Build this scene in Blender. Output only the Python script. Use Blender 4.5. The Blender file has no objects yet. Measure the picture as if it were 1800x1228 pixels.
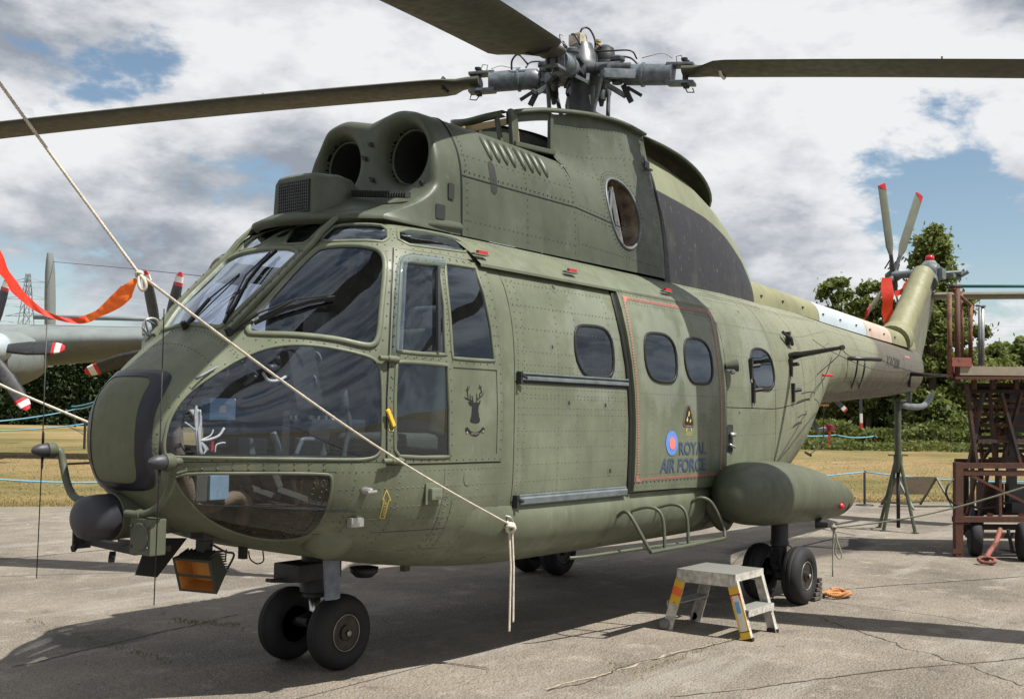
import bpy, bmesh, math, random
import numpy as np
from mathutils import Vector, Matrix
from mathutils.bvhtree import BVHTree
from mathutils.geometry import delaunay_2d_cdt
R = math.radians
random.seed(7)
scene = bpy.context.scene
col = scene.collection

# ------------------------------------------------------------------ camera
CA, CT, CR = .9256, .059, .0155            # heading from the fuselage axis, pitch up, roll
CPOS = Vector((-4.653, -4.947, 1.494)); CF = 1948.5
fw0 = Vector((math.sin(CA), math.cos(CA), 0)); rt0 = Vector((math.cos(CA), -math.sin(CA), 0))
FW = fw0*math.cos(CT) + Vector((0, 0, 1))*math.sin(CT)
u0 = -fw0*math.sin(CT) + Vector((0, 0, 1))*math.cos(CT)
RT = rt0*math.cos(CR) + u0*math.sin(CR); UP = -rt0*math.sin(CR) + u0*math.cos(CR)
cd = bpy.data.cameras.new('camera'); cam = bpy.data.objects.new('camera', cd); col.objects.link(cam)
cam.matrix_world = Matrix(((RT.x, UP.x, -FW.x, CPOS.x), (RT.y, UP.y, -FW.y, CPOS.y), (RT.z, UP.z, -FW.z, CPOS.z), (0, 0, 0, 1)))
cd.sensor_width = 36; cd.lens = CF/1800*36; cd.clip_end = 4000; cd.clip_start = .05
scene.camera = cam

# ------------------------------------------------------------------ sun, sky, exposure
SUNV = Vector((.08, -.555, 1)).normalized()      # towards the sun
sd = bpy.data.lights.new('sun', 'SUN'); sd.energy = 5.0; sd.angle = R(.55); sd.color = (1, .955, .88)
sun = bpy.data.objects.new('sun', sd); col.objects.link(sun); sun.rotation_euler = (-SUNV).to_track_quat('-Z', 'Y').to_euler()
scene.view_settings.view_transform = 'Standard'; scene.view_settings.look = 'None'
scene.view_settings.gamma = 1; scene.view_settings.use_curve_mapping = False
scene.view_settings.exposure = .6

world = bpy.data.worlds.new('World'); scene.world = world; world.use_nodes = True
def build_world():
    nt = world.node_tree; N = nt.nodes; L = nt.links; N.clear()
    out = N.new('ShaderNodeOutputWorld'); bg = N.new('ShaderNodeBackground'); L.new(bg.outputs[0], out.inputs[0])
    bg.inputs[1].default_value = .062
    sky = N.new('ShaderNodeTexSky'); sky.sky_type = 'NISHITA'; sky.sun_disc = False
    sky.sun_elevation = math.asin(SUNV.z); sky.sun_rotation = math.atan2(SUNV.x, SUNV.y)
    sky.air_density = 1.0; sky.dust_density = .6; sky.ozone_density = 1.6
    tc = N.new('ShaderNodeTexCoord')
    def m(op, a, b=None, c=None, clamp=False):
        n = N.new('ShaderNodeMath'); n.operation = op; n.use_clamp = clamp
        for i, v in enumerate((a, b, c)):
            if v is None: continue
            if isinstance(v, (int, float)): n.inputs[i].default_value = v
            else: L.new(v, n.inputs[i])
        return n.outputs[0]
    sep = N.new('ShaderNodeSeparateXYZ'); L.new(tc.outputs['Generated'], sep.inputs[0])
    z = m('MAXIMUM', sep.outputs[2], 0.0)
    cmb = N.new('ShaderNodeVectorMath'); cmb.operation = 'MULTIPLY'; L.new(tc.outputs['Generated'], cmb.inputs[0]); cmb.inputs[1].default_value = (1, 1, 2.1)
    def noise(scale, detail, rough, off=(0, 0, 0), src=None, dist=0):
        mp = N.new('ShaderNodeMapping'); mp.inputs['Location'].default_value = off
        L.new(src or cmb.outputs[0], mp.inputs[0])
        n = N.new('ShaderNodeTexNoise'); n.inputs['Scale'].default_value = scale; n.inputs['Detail'].default_value = detail
        n.inputs['Roughness'].default_value = rough; n.inputs['Distortion'].default_value = dist
        L.new(mp.outputs[0], n.inputs[0]); return n.outputs[0]
    big = noise(1.6, 2, .5, CLOUD_OFF); fine = noise(5.2, 10, .60, CLOUD_OFF2, dist=.08)
    d = m('ADD', m('MULTIPLY', big, .45), m('MULTIPLY', fine, .72))
    # a lower, sharper cumulus bank near the horizon
    low = m('SUBTRACT', 1, m('MULTIPLY', z, 3.2), clamp=True)
    d = m('ADD', d, m('MULTIPLY', low, .035))
    # clear lanes between the cloud banks
    def lane(vec, w, s):
        dt = N.new('ShaderNodeVectorMath'); dt.operation = 'DISTANCE'
        L.new(tc.outputs['Generated'], dt.inputs[0]); dt.inputs[1].default_value = vec
        g = m('SUBTRACT', 1, m('DIVIDE', dt.outputs['Value'], w), clamp=True)
        return m('MULTIPLY', m('SMOOTH_MIN', g, .6, .3), s)
    for v, w, s in LANES:
        d = m('SUBTRACT', d, lane(v, w, s))
    cov = N.new('ShaderNodeMapRange'); cov.interpolation_type = 'SMOOTHSTEP'; L.new(d, cov.inputs[0])
    cov.inputs[1].default_value = .45; cov.inputs[2].default_value = .515
    # self-shading: density sampled a little towards the sun gives bright edges and grey bellies
    f2 = noise(5.2, 8, .60, tuple(a+b for a, b in zip(CLOUD_OFF2, (.012, -.03, .10))), dist=.12)
    b2 = noise(2.6, 3, .5, (4.1, 2.2, 0))
    sh = m('ADD', m('MULTIPLY', m('SUBTRACT', fine, f2), 3.2), m('MULTIPLY', m('SUBTRACT', b2, .5), 2.6))
    th = m('MULTIPLY', m('SUBTRACT', d, .60), 1.7)
    lum = m('ADD', m('SUBTRACT', .57, th), sh)
    cr = N.new('ShaderNodeValToRGB'); L.new(lum, cr.inputs[0])
    e = cr.color_ramp.elements
    e[0].position = .1; e[0].color = (3.4, 3.75, 4.35, 1); e[1].position = 1; e[1].color = (9.3, 9.35, 9.5, 1)
    a = e.new(.42); a.color = (5.3, 5.6, 6.1, 1); a = e.new(.7); a.color = (7.6, 7.8, 8.15, 1)
    mix = N.new('ShaderNodeMixRGB'); L.new(cov.outputs[0], mix.inputs[0])
    sc = N.new('ShaderNodeVectorMath'); sc.operation = 'MULTIPLY'; L.new(sky.outputs[0], sc.inputs[0]); sc.inputs[1].default_value = (1.35, 1.32, 1.22)
    L.new(sc.outputs[0], mix.inputs[1]); L.new(cr.outputs[0], mix.inputs[2])
    # thin milky haze towards the horizon
    hz = N.new('ShaderNodeMixRGB'); hz.inputs[2].default_value = (6.6, 7.0, 7.6, 1)
    L.new(m('MULTIPLY', m('SUBTRACT', 1, m('MULTIPLY', z, 7), clamp=True), .35), hz.inputs[0]); L.new(mix.outputs[0], hz.inputs[1])
    L.new(hz.outputs[0], bg.inputs[0])
CLOUD_OFF = (1.3, .4, 0); CLOUD_OFF2 = (.2, 3.1, 0)
def dirpx(px, py):
    v = FW + RT*((px-900)/CF) + UP*((614-py)/CF); return v.normalized()
LANES = [(dirpx(1720, 350), .16, .16), (dirpx(1560, 330), .10, .10), (dirpx(400, 290), .06, .10), (dirpx(1760, 560), .08, .10)]
build_world()

# ------------------------------------------------------------------ helpers
def at(px, py, axis, val):
    """the point on the world plane axis=val seen along this line of sight (survey of the photograph)"""
    d = FW + RT*((px-900)/CF) + UP*((614-py)/CF)
    t = (val - CPOS[axis])/d[axis]; return CPOS + d*t
def proj(p):
    d = Vector(p) - CPOS; w = d.dot(FW); return (900 + CF*d.dot(RT)/w, 614 - CF*d.dot(UP)/w)

def link(name, me, mat=None, parent=None, smooth=False):
    o = bpy.data.objects.new(name, me); col.objects.link(o)
    if mat:
        for m_ in (mat if isinstance(mat, (list, tuple)) else [mat]): me.materials.append(m_)
    if smooth: me.polygons.foreach_set('use_smooth', [True]*len(me.polygons))
    if parent: o.parent = parent
    return o
def tag(o, label=None, cat=None, group=None, kind=None):
    if label: o['label'] = label
    if cat: o['category'] = cat
    if group: o['group'] = group
    if kind: o['kind'] = kind
    return o
def empty(name, loc=(0, 0, 0), label=None, cat=None, group=None, rz=0):
    o = bpy.data.objects.new(name, None); col.objects.link(o); o.location = loc; o.rotation_euler = (0, 0, rz)
    o.empty_display_size = .2
    return tag(o, label, cat, group)

class MB:
    def __init__(s): s.v = []; s.f = []; s.mi = []; s.cur = 0
    def add(s, vs, fs):
        b = len(s.v); s.v += [tuple(v) for v in vs]; s.f += [tuple(b+i for i in f) for f in fs]; s.mi += [s.cur]*len(fs); return s
    def box(s, c, d, rot=None, bev=0):
        c = Vector(c); hx, hy, hz = d[0]/2, d[1]/2, d[2]/2
        if bev > 0:
            bev = min(bev, hx*.9, hy*.9, hz*.9); bm = bmesh.new(); bmesh.ops.create_cube(bm, size=1)
            for v in bm.verts: v.co = Vector((v.co.x*d[0], v.co.y*d[1], v.co.z*d[2]))
            bmesh.ops.bevel(bm, geom=bm.edges[:], offset=bev, segments=2, affect='EDGES', profile=.7)
            bm.verts.ensure_lookup_table(); vs = [v.co.copy() for v in bm.verts]; fs = [[v.index for v in f.verts] for f in bm.faces]; bm.free()
        else:
            vs = [Vector((x, y, z)) for x in (-hx, hx) for y in (-hy, hy) for z in (-hz, hz)]
            fs = [(0, 1, 3, 2), (4, 6, 7, 5), (0, 4, 5, 1), (2, 3, 7, 6), (0, 2, 6, 4), (1, 5, 7, 3)]
        if rot is not None: vs = [rot @ v for v in vs]
        return s.add([c+v for v in vs], fs)
    def bar(s, a, b, w, h, up=(0, 0, 1), bev=0):
        """box beam from a to b, w sideways, h along up"""
        a = Vector(a); b = Vector(b); x = (b-a); L = x.length; x.normalize(); u = Vector(up); y = u.cross(x)
        if y.length < 1e-4: y = Vector((0, 1, 0)).cross(x)
        if y.length < 1e-4: y = Vector((1, 0, 0))
        y.normalize(); z = x.cross(y); return s.box((a+b)/2, (L, w, h), Matrix((x, y, z)).transposed(), bev)
    def tube(s, pts, r, n=8, cap=True, closed=False):
        pts = [Vector(p) for p in pts]; m = len(pts); rs = r if isinstance(r, (list, tuple)) else [r]*m
        vs = []; prev = None
        for i, p in enumerate(pts):
            if closed: t = pts[(i+1) % m]-pts[i-1]
            else: t = (pts[min(i+1, m-1)]-pts[max(i-1, 0)])
            if t.length < 1e-9: t = Vector((0, 0, 1))
            t.normalize()
            if prev is None:
                a = Vector((0, 0, 1)) if abs(t.z) < .9 else Vector((1, 0, 0)); u = (a - t*a.dot(t)).normalized()
            else:
                u = prev - t*prev.dot(t); u = u.normalized() if u.length > 1e-6 else t.orthogonal().normalized()
            prev = u; w = t.cross(u)
            for k in range(n):
                an = 2*math.pi*k/n; vs.append(p + (u*math.cos(an)+w*math.sin(an))*rs[i])
        fs = []
        for i in range(m if closed else m-1):
            j = (i+1) % m
            for k in range(n): fs.append((i*n+k, i*n+(k+1) % n, j*n+(k+1) % n, j*n+k))
        if cap and not closed: fs.append(tuple(range(n-1, -1, -1))); fs.append(tuple((m-1)*n+k for k in range(n)))
        return s.add(vs, fs)
    def lathe(s, prof, c=(0, 0, 0), axis=(0, 0, 1), n=24, ref=None, cap=True):
        """prof: (radius, height) pairs along axis"""
        ax = Vector(axis).normalized(); u = Vector(ref) if ref else ax.orthogonal(); u.normalize(); w = ax.cross(u); c = Vector(c); vs = []; fs = []
        for (r, h) in prof:
            for k in range(n):
                an = 2*math.pi*k/n; vs.append(c + ax*h + (u*math.cos(an)+w*math.sin(an))*r)
        for i in range(len(prof)-1):
            for k in range(n): fs.append((i*n+k, i*n+(k+1) % n, (i+1)*n+(k+1) % n, (i+1)*n+k))
        if cap and prof[0][0] > 1e-6: fs.append(tuple(range(n-1, -1, -1)))
        if cap and prof[-1][0] > 1e-6: fs.append(tuple((len(prof)-1)*n+k for k in range(n)))
        return s.add(vs, fs)
    def prism(s, poly, a, b, fn):
        """poly 2D outline, fn(u,v,w)->3D, extruded w from a to b"""
        n = len(poly); vs = [fn(p[0], p[1], a) for p in poly]+[fn(p[0], p[1], b) for p in poly]
        fs = [tuple(range(n-1, -1, -1)), tuple(range(n, 2*n))]+[(i, (i+1) % n, n+(i+1) % n, n+i) for i in range(n)]
        return s.add(vs, fs)
    def grid(s, rows, closed=False):
        m = len(rows); n = len(rows[0]); vs = [p for r_ in rows for p in r_]; fs = []
        for i in range(m-1):
            for k in range(n if closed else n-1): fs.append((i*n+k, i*n+(k+1) % n, (i+1)*n+(k+1) % n, (i+1)*n+k))
        return s.add(vs, fs)
    def build(s, name, mat=None, parent=None, smooth=False, fix=True, angle=None):
        me = bpy.data.meshes.new(name); me.from_pydata(s.v, [], s.f)
        if isinstance(mat, (list, tuple)): me.polygons.foreach_set('material_index', s.mi)
        if fix:
            bm = bmesh.new(); bm.from_mesh(me); bmesh.ops.recalc_face_normals(bm, faces=bm.faces); bm.to_mesh(me); bm.free()
        o = link(name, me, mat, parent, smooth)
        if smooth and angle: me.set_sharp_from_angle(angle=R(angle))
        return o

def smoothpath(pts, k=4, closed=False):
    P = [Vector(p) for p in pts]; n = len(P); out = []
    for i in range(n if closed else n-1):
        p0 = P[(i-1) % n] if closed or i > 0 else P[0]*2-P[1]; p1 = P[i]; p2 = P[(i+1) % n]; p3 = P[(i+2) % n] if closed or i < n-2 else P[-1]*2-P[-2]
        for j in range(k):
            t = j/k; out.append(.5*((2*p1)+(p2-p0)*t+(2*p0-5*p1+4*p2-p3)*t*t+(3*p1-p0-3*p2+p3)*t**3))
    if not closed: out.append(P[-1])
    return out
def chaikin(p, n=2):
    for _ in range(n):
        q = []
        for i in range(len(p)):
            a = p[i]; b = p[(i+1) % len(p)]
            q += [(a[0]*.75+b[0]*.25, a[1]*.75+b[1]*.25), (a[0]*.25+b[0]*.75, a[1]*.25+b[1]*.75)]
        p = q
    return p
def dense(p, step, closed=True):
    out = []
    n = len(p)
    for i in range(n if closed else n-1):
        a = p[i]; b = p[(i+1) % n]; L = math.hypot(b[0]-a[0], b[1]-a[1]); k = max(1, int(math.ceil(L/step)))
        for j in range(k): out.append((a[0]+(b[0]-a[0])*j/k, a[1]+(b[1]-a[1])*j/k))
    if not closed: out.append(tuple(p[-1]))
    return out
def roundrect(x0, z0, x1, z1, r, n=4):
    out = []
    for cx_, cz_, a0 in ((x1-r, z1-r, 0), (x0+r, z1-r, 90), (x0+r, z0+r, 180), (x1-r, z0+r, 270)):
        for k in range(n+1):
            a = R(a0+90*k/n); out.append((cx_+r*math.cos(a), cz_+r*math.sin(a)))
    return out
# ------------------------------------------------------------------ materials
def newmat(name):
    m = bpy.data.materials.new(name); m.use_nodes = True; nt = m.node_tree; b = nt.nodes['Principled BSDF']; return m, nt, b
class NB:
    """small node-graph writer"""
    def __init__(s, nt): s.nt = nt; s.N = nt.nodes; s.L = nt.links; s.tc = s.N.new('ShaderNodeTexCoord')
    def pos(s): return s.tc.outputs['Object']
    def m(s, op, a, b=None, c=None, clamp=False):
        n = s.N.new('ShaderNodeMath'); n.operation = op; n.use_clamp = clamp
        for i, v in enumerate((a, b, c)):
            if v is None: continue
            if isinstance(v, (int, float)): n.inputs[i].default_value = v
            else: s.L.new(v, n.inputs[i])
        return n.outputs[0]
    def noise(s, scale, detail=4, rough=.55, vec=None, stretch=None, off=None, dist=0):
        v = vec or s.pos()
        if stretch or off:
            mp = s.N.new('ShaderNodeMapping')
            if stretch: mp.inputs['Scale'].default_value = stretch
            if off: mp.inputs['Location'].default_value = off
            s.L.new(v, mp.inputs[0]); v = mp.outputs[0]
        n = s.N.new('ShaderNodeTexNoise'); n.inputs['Scale'].default_value = scale; n.inputs['Detail'].default_value = detail
        n.inputs['Roughness'].default_value = rough; n.inputs['Distortion'].default_value = dist; s.L.new(v, n.inputs[0]); return n.outputs[0]
    def voro(s, scale, feature='F1', vec=None, rnd=1):
        n = s.N.new('ShaderNodeTexVoronoi'); n.feature = feature; n.inputs['Scale'].default_value = scale; n.inputs['Randomness'].default_value = rnd
        s.L.new(vec or s.pos(), n.inputs[0]); return n
    def rng(s, v, a, b, c=0, d=1, smooth=False):
        n = s.N.new('ShaderNodeMapRange'); n.inputs[1].default_value = a; n.inputs[2].default_value = b; n.inputs[3].default_value = c; n.inputs[4].default_value = d
        if smooth: n.interpolation_type = 'SMOOTHSTEP'
        s.L.new(v, n.inputs[0]); return n.outputs[0]
    def mix(s, f, a, b, mode='MIX'):
        n = s.N.new('ShaderNodeMixRGB'); n.blend_type = mode
        for i, v in enumerate((f, a, b)):
            if isinstance(v, (int, float)): n.inputs[i].default_value = v
            elif isinstance(v, tuple): n.inputs[i].default_value = (v[0], v[1], v[2], 1)
            else: s.L.new(v, n.inputs[i])
        return n.outputs[0]
    def bump(s, h, strength=.3, dist=.01):
        n = s.N.new('ShaderNodeBump'); n.inputs['Strength'].default_value = strength; n.inputs['Distance'].default_value = dist; s.L.new(h, n.inputs['Height']); return n.outputs[0]
    def sep(s, v=None):
        n = s.N.new('ShaderNodeSeparateXYZ'); s.L.new(v or s.pos(), n.inputs[0]); return n.outputs
def setp(b, **k):
    for n, v in k.items(): b.inputs[n.replace('_', ' ')].default_value = v

def paint(name, c, rough=.5, var=.12, wear=None, wearamt=0, back=None, streak=.85, spec=.4, waves=.38, extra=None, metallic=0):
    """weathered matt aircraft paint: blotches, rain streaks, chalky patches, slightly quilted sheet metal"""
    m, nt, b = newmat(name); g = NB(nt); L = nt.links
    n1 = g.noise(1.7, 5, .6); n2 = g.noise(14, 4, .6); st = g.noise(9, 4, .6, stretch=(1, 1, .07))
    dark = tuple(x*(1-var*2.0) for x in c); lite = tuple(min(1, x*(1+var*1.8)) for x in c)
    base = g.mix(g.rng(n1, .3, .7), dark, lite)
    base = g.mix(g.m('MULTIPLY', g.rng(n2, .35, .75), .35), base, tuple(x*.82 for x in c))
    base = g.mix(g.m('MULTIPLY', g.rng(st, .52, .74), streak*.55), base, tuple(x*.6+.004 for x in c))
    base = g.mix(g.m('MULTIPLY', g.rng(st, .26, .46, 1, 0), streak*.35), base, tuple(min(1, x*1.25+.01) for x in c))
    if wearamt:
        w = g.noise(3.1, 8, .68, off=(3, 8, 1)); base = g.mix(g.m('MULTIPLY', g.rng(w, .56, .66), wearamt), base, wear)
    if extra: base = extra(g, base)
    ch = g.noise(38, 6, .75, off=(7, 1, 3)); base = g.mix(g.m('MULTIPLY', g.rng(ch, .70, .74), .55), base, (.22, .22, .20))
    gr = g.noise(5, 6, .7, stretch=(1, 1, .35), off=(1, 5, 2)); base = g.mix(g.m('MULTIPLY', g.rng(gr, .54, .72), .45), base, tuple(x*.45 for x in c))
    sc = g.noise(60, 2, .5, stretch=(1, 1, .2)); base = g.mix(g.m('MULTIPLY', g.rng(sc, .68, .74), .35), base, tuple(min(1, x*1.6+.02) for x in c))
    if back:
        geo = g.N.new('ShaderNodeNewGeometry'); base = g.mix(geo.outputs['Backfacing'], base, back)
    L.new(base, b.inputs['Base Color'])
    L.new(g.rng(n2, .3, .7, rough-.08, rough+.12), b.inputs['Roughness'])
    b.inputs['Specular IOR Level'].default_value = spec; b.inputs['Metallic'].default_value = metallic
    h = g.m('ADD', g.m('MULTIPLY', g.noise(2.6, 2, .5), 1), g.m('ADD', g.m('MULTIPLY', n2, .04), g.m('MULTIPLY', g.noise(7.5, 1, .4), .22)))
    L.new(g.bump(h, waves, .03), b.inputs['Normal'])
    return m
def plain(name, c, rough=.5, metal=0, spec=.5, var=.08, scale=12, bump=0, bscale=40):
    m, nt, b = newmat(name); g = NB(nt)
    n = g.noise(scale, 5, .6); nt.links.new(g.mix(g.rng(n, .3, .7), tuple(x*(1-var*1.5) for x in c), tuple(min(1, x*(1+var*1.5)) for x in c)), b.inputs['Base Color'])
    setp(b, Roughness=rough, Metallic=metal); b.inputs['Specular IOR Level'].default_value = spec
    if bump: nt.links.new(g.bump(g.noise(bscale, 4, .6), bump, .01), b.inputs['Normal'])
    return m
def glass(name, tint=(.75, .8, .86), dust=.06, scratch=.5, ior=1.5, dustcol=(.36, .36, .36), refl=2.3):
    """old acrylic pane: see-through, mirror-like at grazing angles, dusty and crazed"""
    m, nt, b = newmat(name); g = NB(nt); N, L = nt.nodes, nt.links; out = N['Material Output']; N.remove(b)
    tr = N.new('ShaderNodeBsdfTransparent'); tr.inputs[0].default_value = (*tint, 1)
    gl = N.new('ShaderNodeBsdfGlossy'); gl.inputs['Roughness'].default_value = .015; gl.inputs[0].default_value = (.78, .88, 1, 1)
    wav = g.noise(1.3, 2, .5); L.new(g.bump(wav, .25, .06), gl.inputs['Normal'])
    fr = N.new('ShaderNodeFresnel'); fr.inputs[0].default_value = ior
    geo = g.N.new('ShaderNodeNewGeometry')
    # both faces of a thin pane mirror alike: undo the inside flip of the fresnel
    L.new(g.m('ADD', ior, g.m('MULTIPLY', geo.outputs['Backfacing'], 1/ior-ior)), fr.inputs[0])
    f = g.m('MULTIPLY', fr.outputs[0], refl, clamp=True)
    mx = N.new('ShaderNodeMixShader'); L.new(f, mx.inputs[0]); L.new(tr.outputs[0], mx.inputs[1]); L.new(gl.outputs[0], mx.inputs[2])
    df = N.new('ShaderNodeBsdfDiffuse'); df.inputs[0].default_value = (*dustcol, 1)
    d1 = g.rng(g.noise(3.5, 8, .7), .42, .75); d2 = g.rng(g.noise(90, 3, .7), .62, .72)
    st = g.rng(g.noise(20, 3, .6, stretch=(1.5, 1.5, .12), dist=.3), .55, .75)
    amt = g.m('ADD', g.m('MULTIPLY', d1, dust), g.m('ADD', g.m('MULTIPLY', d2, dust*2.2*scratch), g.m('MULTIPLY', st, dust*scratch)))
    mx2 = N.new('ShaderNodeMixShader'); L.new(g.m('ADD', amt, dust*.35, clamp=True), mx2.inputs[0]); L.new(mx.outputs[0], mx2.inputs[1]); L.new(df.outputs[0], mx2.inputs[2])
    L.new(mx2.outputs[0], out.inputs[0]); return m
M = {}
OL = (.127, .143, .096)
def wear_and_sunlit_tail(g, base):
    """chalky overspray rubbed round the cabin windows, brown-grey wrap camouflage under and along the tail boom, sunlit paleness painted aft"""
    o = g.sep()
    for cx_, cz_ in WINC:
        dx = g.m('MULTIPLY', g.m('SUBTRACT', o[0], cx_), 1/.34); dz = g.m('MULTIPLY', g.m('SUBTRACT', o[2], cz_+.02), 1/.40)
        d = g.m('SQRT', g.m('ADD', g.m('MULTIPLY', dx, dx), g.m('MULTIPLY', dz, dz)))
        d = g.m('ADD', d, g.m('MULTIPLY', g.m('SUBTRACT', g.noise(7, 6, .7), .5), 1.1))
        base = g.mix(g.m('MULTIPLY', g.rng(d, .85, 1.1, 1, 0, True), .38), base, (.21, .235, .20))
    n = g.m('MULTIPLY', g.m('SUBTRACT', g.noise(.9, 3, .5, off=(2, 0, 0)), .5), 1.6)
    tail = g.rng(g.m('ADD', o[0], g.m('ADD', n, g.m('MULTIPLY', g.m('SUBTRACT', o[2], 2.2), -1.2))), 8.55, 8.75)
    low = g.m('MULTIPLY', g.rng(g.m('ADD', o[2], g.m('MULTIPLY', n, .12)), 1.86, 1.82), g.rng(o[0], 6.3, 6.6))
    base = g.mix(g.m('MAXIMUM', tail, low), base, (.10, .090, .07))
    pale = g.m('MULTIPLY', g.rng(o[0], 3.4, 5.2), g.m('SUBTRACT', 1, g.m('MAXIMUM', tail, low)))  # rear body and boom lightened in the colour to look sunlit
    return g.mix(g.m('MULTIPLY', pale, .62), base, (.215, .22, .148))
WINC = [(1.52, 1.93), (2.35, 1.91), (2.95, 1.9), (4.1, 1.92)]
M['olive'] = paint('faded_olive_paint', OL, .48, .14, (.20, .215, .18), .3, back=(.10, .11, .09), extra=wear_and_sunlit_tail)
M['olive2'] = paint('olive_paint', (.078, .088, .058), .5, .10, (.2, .21, .16), .15)
M['cowl'] = paint('cowling_olive', (.068, .080, .056), .44, .10, (.19, .2, .2), .2)
M['light_olive'] = paint('sunbleached_olive', (.21, .21, .118), .55, .08, (.3, .3, .2), .2)
M['dark'] = paint('charcoal_paint', (.024, .025, .028), .5, .10, (.07, .07, .07), .1, streak=.4)
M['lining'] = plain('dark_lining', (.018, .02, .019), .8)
M['seal'] = plain('black_rubber_seal', (.016, .016, .017), .5, spec=.3)
M['black'] = plain('black_metal', (.013, .013, .014), .42, spec=.5)
M['tape'] = plain('black_tape', (.012, .013, .022), .38, bump=.2, bscale=14)
M['glass'] = glass('scratched_acrylic', (.72, .77, .85), .014, .9, refl=2.0)
M['chin'] = glass('dusty_acrylic', (.80, .76, .70), .24, 1.1, dustcol=(.20, .165, .125), refl=.9)
M['cabglass'] = glass('smoked_acrylic', (.20, .22, .25), .02, .5, refl=1.4)
M['clear'] = glass('clear_acrylic_strip', (.8, .85, .88), .14, .5, dustcol=(.34, .38, .42))
M['rubber'] = plain('tyre_rubber', (.020, .020, .021), .72, spec=.3, bump=.15, bscale=30)
M['grey'] = plain('grey_paint', (.11, .13, .14), .45, spec=.5, var=.25, scale=9)
M['hubgrey'] = plain('rotor_head_grey', (.085, .10, .11), .42, spec=.5, var=.3, scale=14, bump=.15)
M['dkgrey'] = plain('dark_grey_metal', (.055, .06, .065), .45, var=.2)
M['radome'] = plain('radome_rubber', (.032, .034, .042), .5, var=.15, scale=6)
M['steel'] = plain('bare_steel', (.55, .55, .53), .3, metal=1, var=.2)
M['alu'] = plain('dull_aluminium', (.40, .40, .39), .42, metal=.75, var=.15, scale=20)
M['blade'] = paint('rotor_blade_olive', (.055, .056, .040), .5, .12, streak=.2, waves=.1)
M['sage'] = paint('tail_blade_sage', (.145, .16, .125), .5, .1)
M['red'] = plain('red_paint', (.45, .02, .03), .5)
M['white'] = plain('white_paint', (.60, .60, .57), .55)
M['yellow'] = plain('yellow_paint', (.70, .42, .03), .5)
M['orange'] = plain('amber_lens', (.55, .20, .02), .2)
M['rivet'] = plain('rivet_paint', (.060, .067, .046), .5)
M['sleeve'] = plain('sleeve_grey', (.11, .13, .148), .42, spec=.5, var=.3, scale=16, bump=.15)
M['hubdark'] = plain('hub_dark_steel', (.055, .064, .07), .4, var=.3, scale=16)
# ------------------------------------------------------------------ fuselage surface (x aft, y starboard, z up)
#   x      ztop   zbot   W      zmax  pu    pl
ST = [(-1.405, 1.361, 1.359, .001, 1.36, 2.0, 2.0),
      (-1.400, 1.50, 1.22, .14, 1.36, 2.0, 2.0),
      (-1.375, 1.60, 1.12, .24, 1.36, 2.1, 2.1),
      (-1.31, 1.67, 1.035, .335, 1.36, 2.1, 2.2),
      (-1.22, 1.745, .965, .435, 1.37, 2.05, 2.3),
      (-1.10, 1.84, .895, .555, 1.37, 2.05, 2.4),
      (-.98, 1.93, .85, .64, 1.38, 2.1, 2.6),
      (-.80, 2.12, .79, .755, 1.38, 2.25, 2.8),
      (-.60, 2.30, .74, .855, 1.39, 2.35, 3.0),
      (-.42, 2.45, .705, .925, 1.40, 2.6, 3.2),
      (-.24, 2.58, .67, .965, 1.42, 3.1, 3.4),
      (0, 2.65, .625, .985, 1.44, 3.2, 3.7),
      (.4, 2.66, .57, 1.0, 1.48, 3.2, 4.1),
      (1.0, 2.66, .535, 1.005, 1.5, 3.2, 4.5),
      (2.5, 2.66, .53, 1.005, 1.5, 3.2, 4.5),
      (3.6, 2.66, .53, 1.005, 1.5, 3.1, 4.3),
      (4.3, 2.66, .55, .995, 1.5, 3.0, 3.6),
      (4.9, 2.66, .68, .95, 1.55, 2.8, 2.7),
      (5.4, 2.66, .86, .90, 1.62, 2.6, 2.4),
      (5.9, 2.66, 1.12, .81, 1.78, 2.5, 2.2),
      (6.4, 2.66, 1.40, .70, 1.96, 2.4, 2.05),
      (6.9, 2.65, 1.60, .575, 2.08, 2.3, 2.0),
      (7.6, 2.62, 1.67, .52, 2.12, 2.2, 2.0),
      (9.0, 2.57, 1.75, .42, 2.15, 2.2, 2.0),
      (10.4, 2.53, 1.83, .31, 2.18, 2.2, 2.0),
      (11.35, 2.50, 1.92, .19, 2.21, 2.2, 2.0)]
_A = np.array(ST)
def _pchip_slopes(x, y):
    h = np.diff(x); d = np.diff(y)/h; m = np.zeros_like(y)
    for i in range(1, len(x)-1):
        if d[i-1]*d[i] > 0:
            w1 = 2*h[i]+h[i-1]; w2 = h[i]+2*h[i-1]; m[i] = (w1+w2)/(w1/d[i-1]+w2/d[i])
    m[0] = d[0]; m[-1] = d[-1]; return m
_SL = [_pchip_slopes(_A[:, 0], _A[:, k]) for k in range(1, 7)]
_TAB = {}
def station(x):
    x = min(max(x, _A[0, 0]), _A[-1, 0]); key = round(x, 5)
    if key in _TAB: return _TAB[key]
    i = min(max(int(np.searchsorted(_A[:, 0], x)-1), 0), len(_A)-2)
    h = _A[i+1, 0]-_A[i, 0]; t = (x-_A[i, 0])/h; out = []
    for k in range(6):
        y0, y1 = _A[i, k+1], _A[i+1, k+1]; m0, m1 = _SL[k][i]*h, _SL[k][i+1]*h
        if i == 0: out.append(y0+(y1-y0)*math.sqrt(t)); continue
        out.append(float((2*t**3-3*t*t+1)*y0+(t**3-2*t*t+t)*m0+(-2*t**3+3*t*t)*y1+(t**3-t*t)*m1))
    _TAB[key] = out; return out
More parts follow.
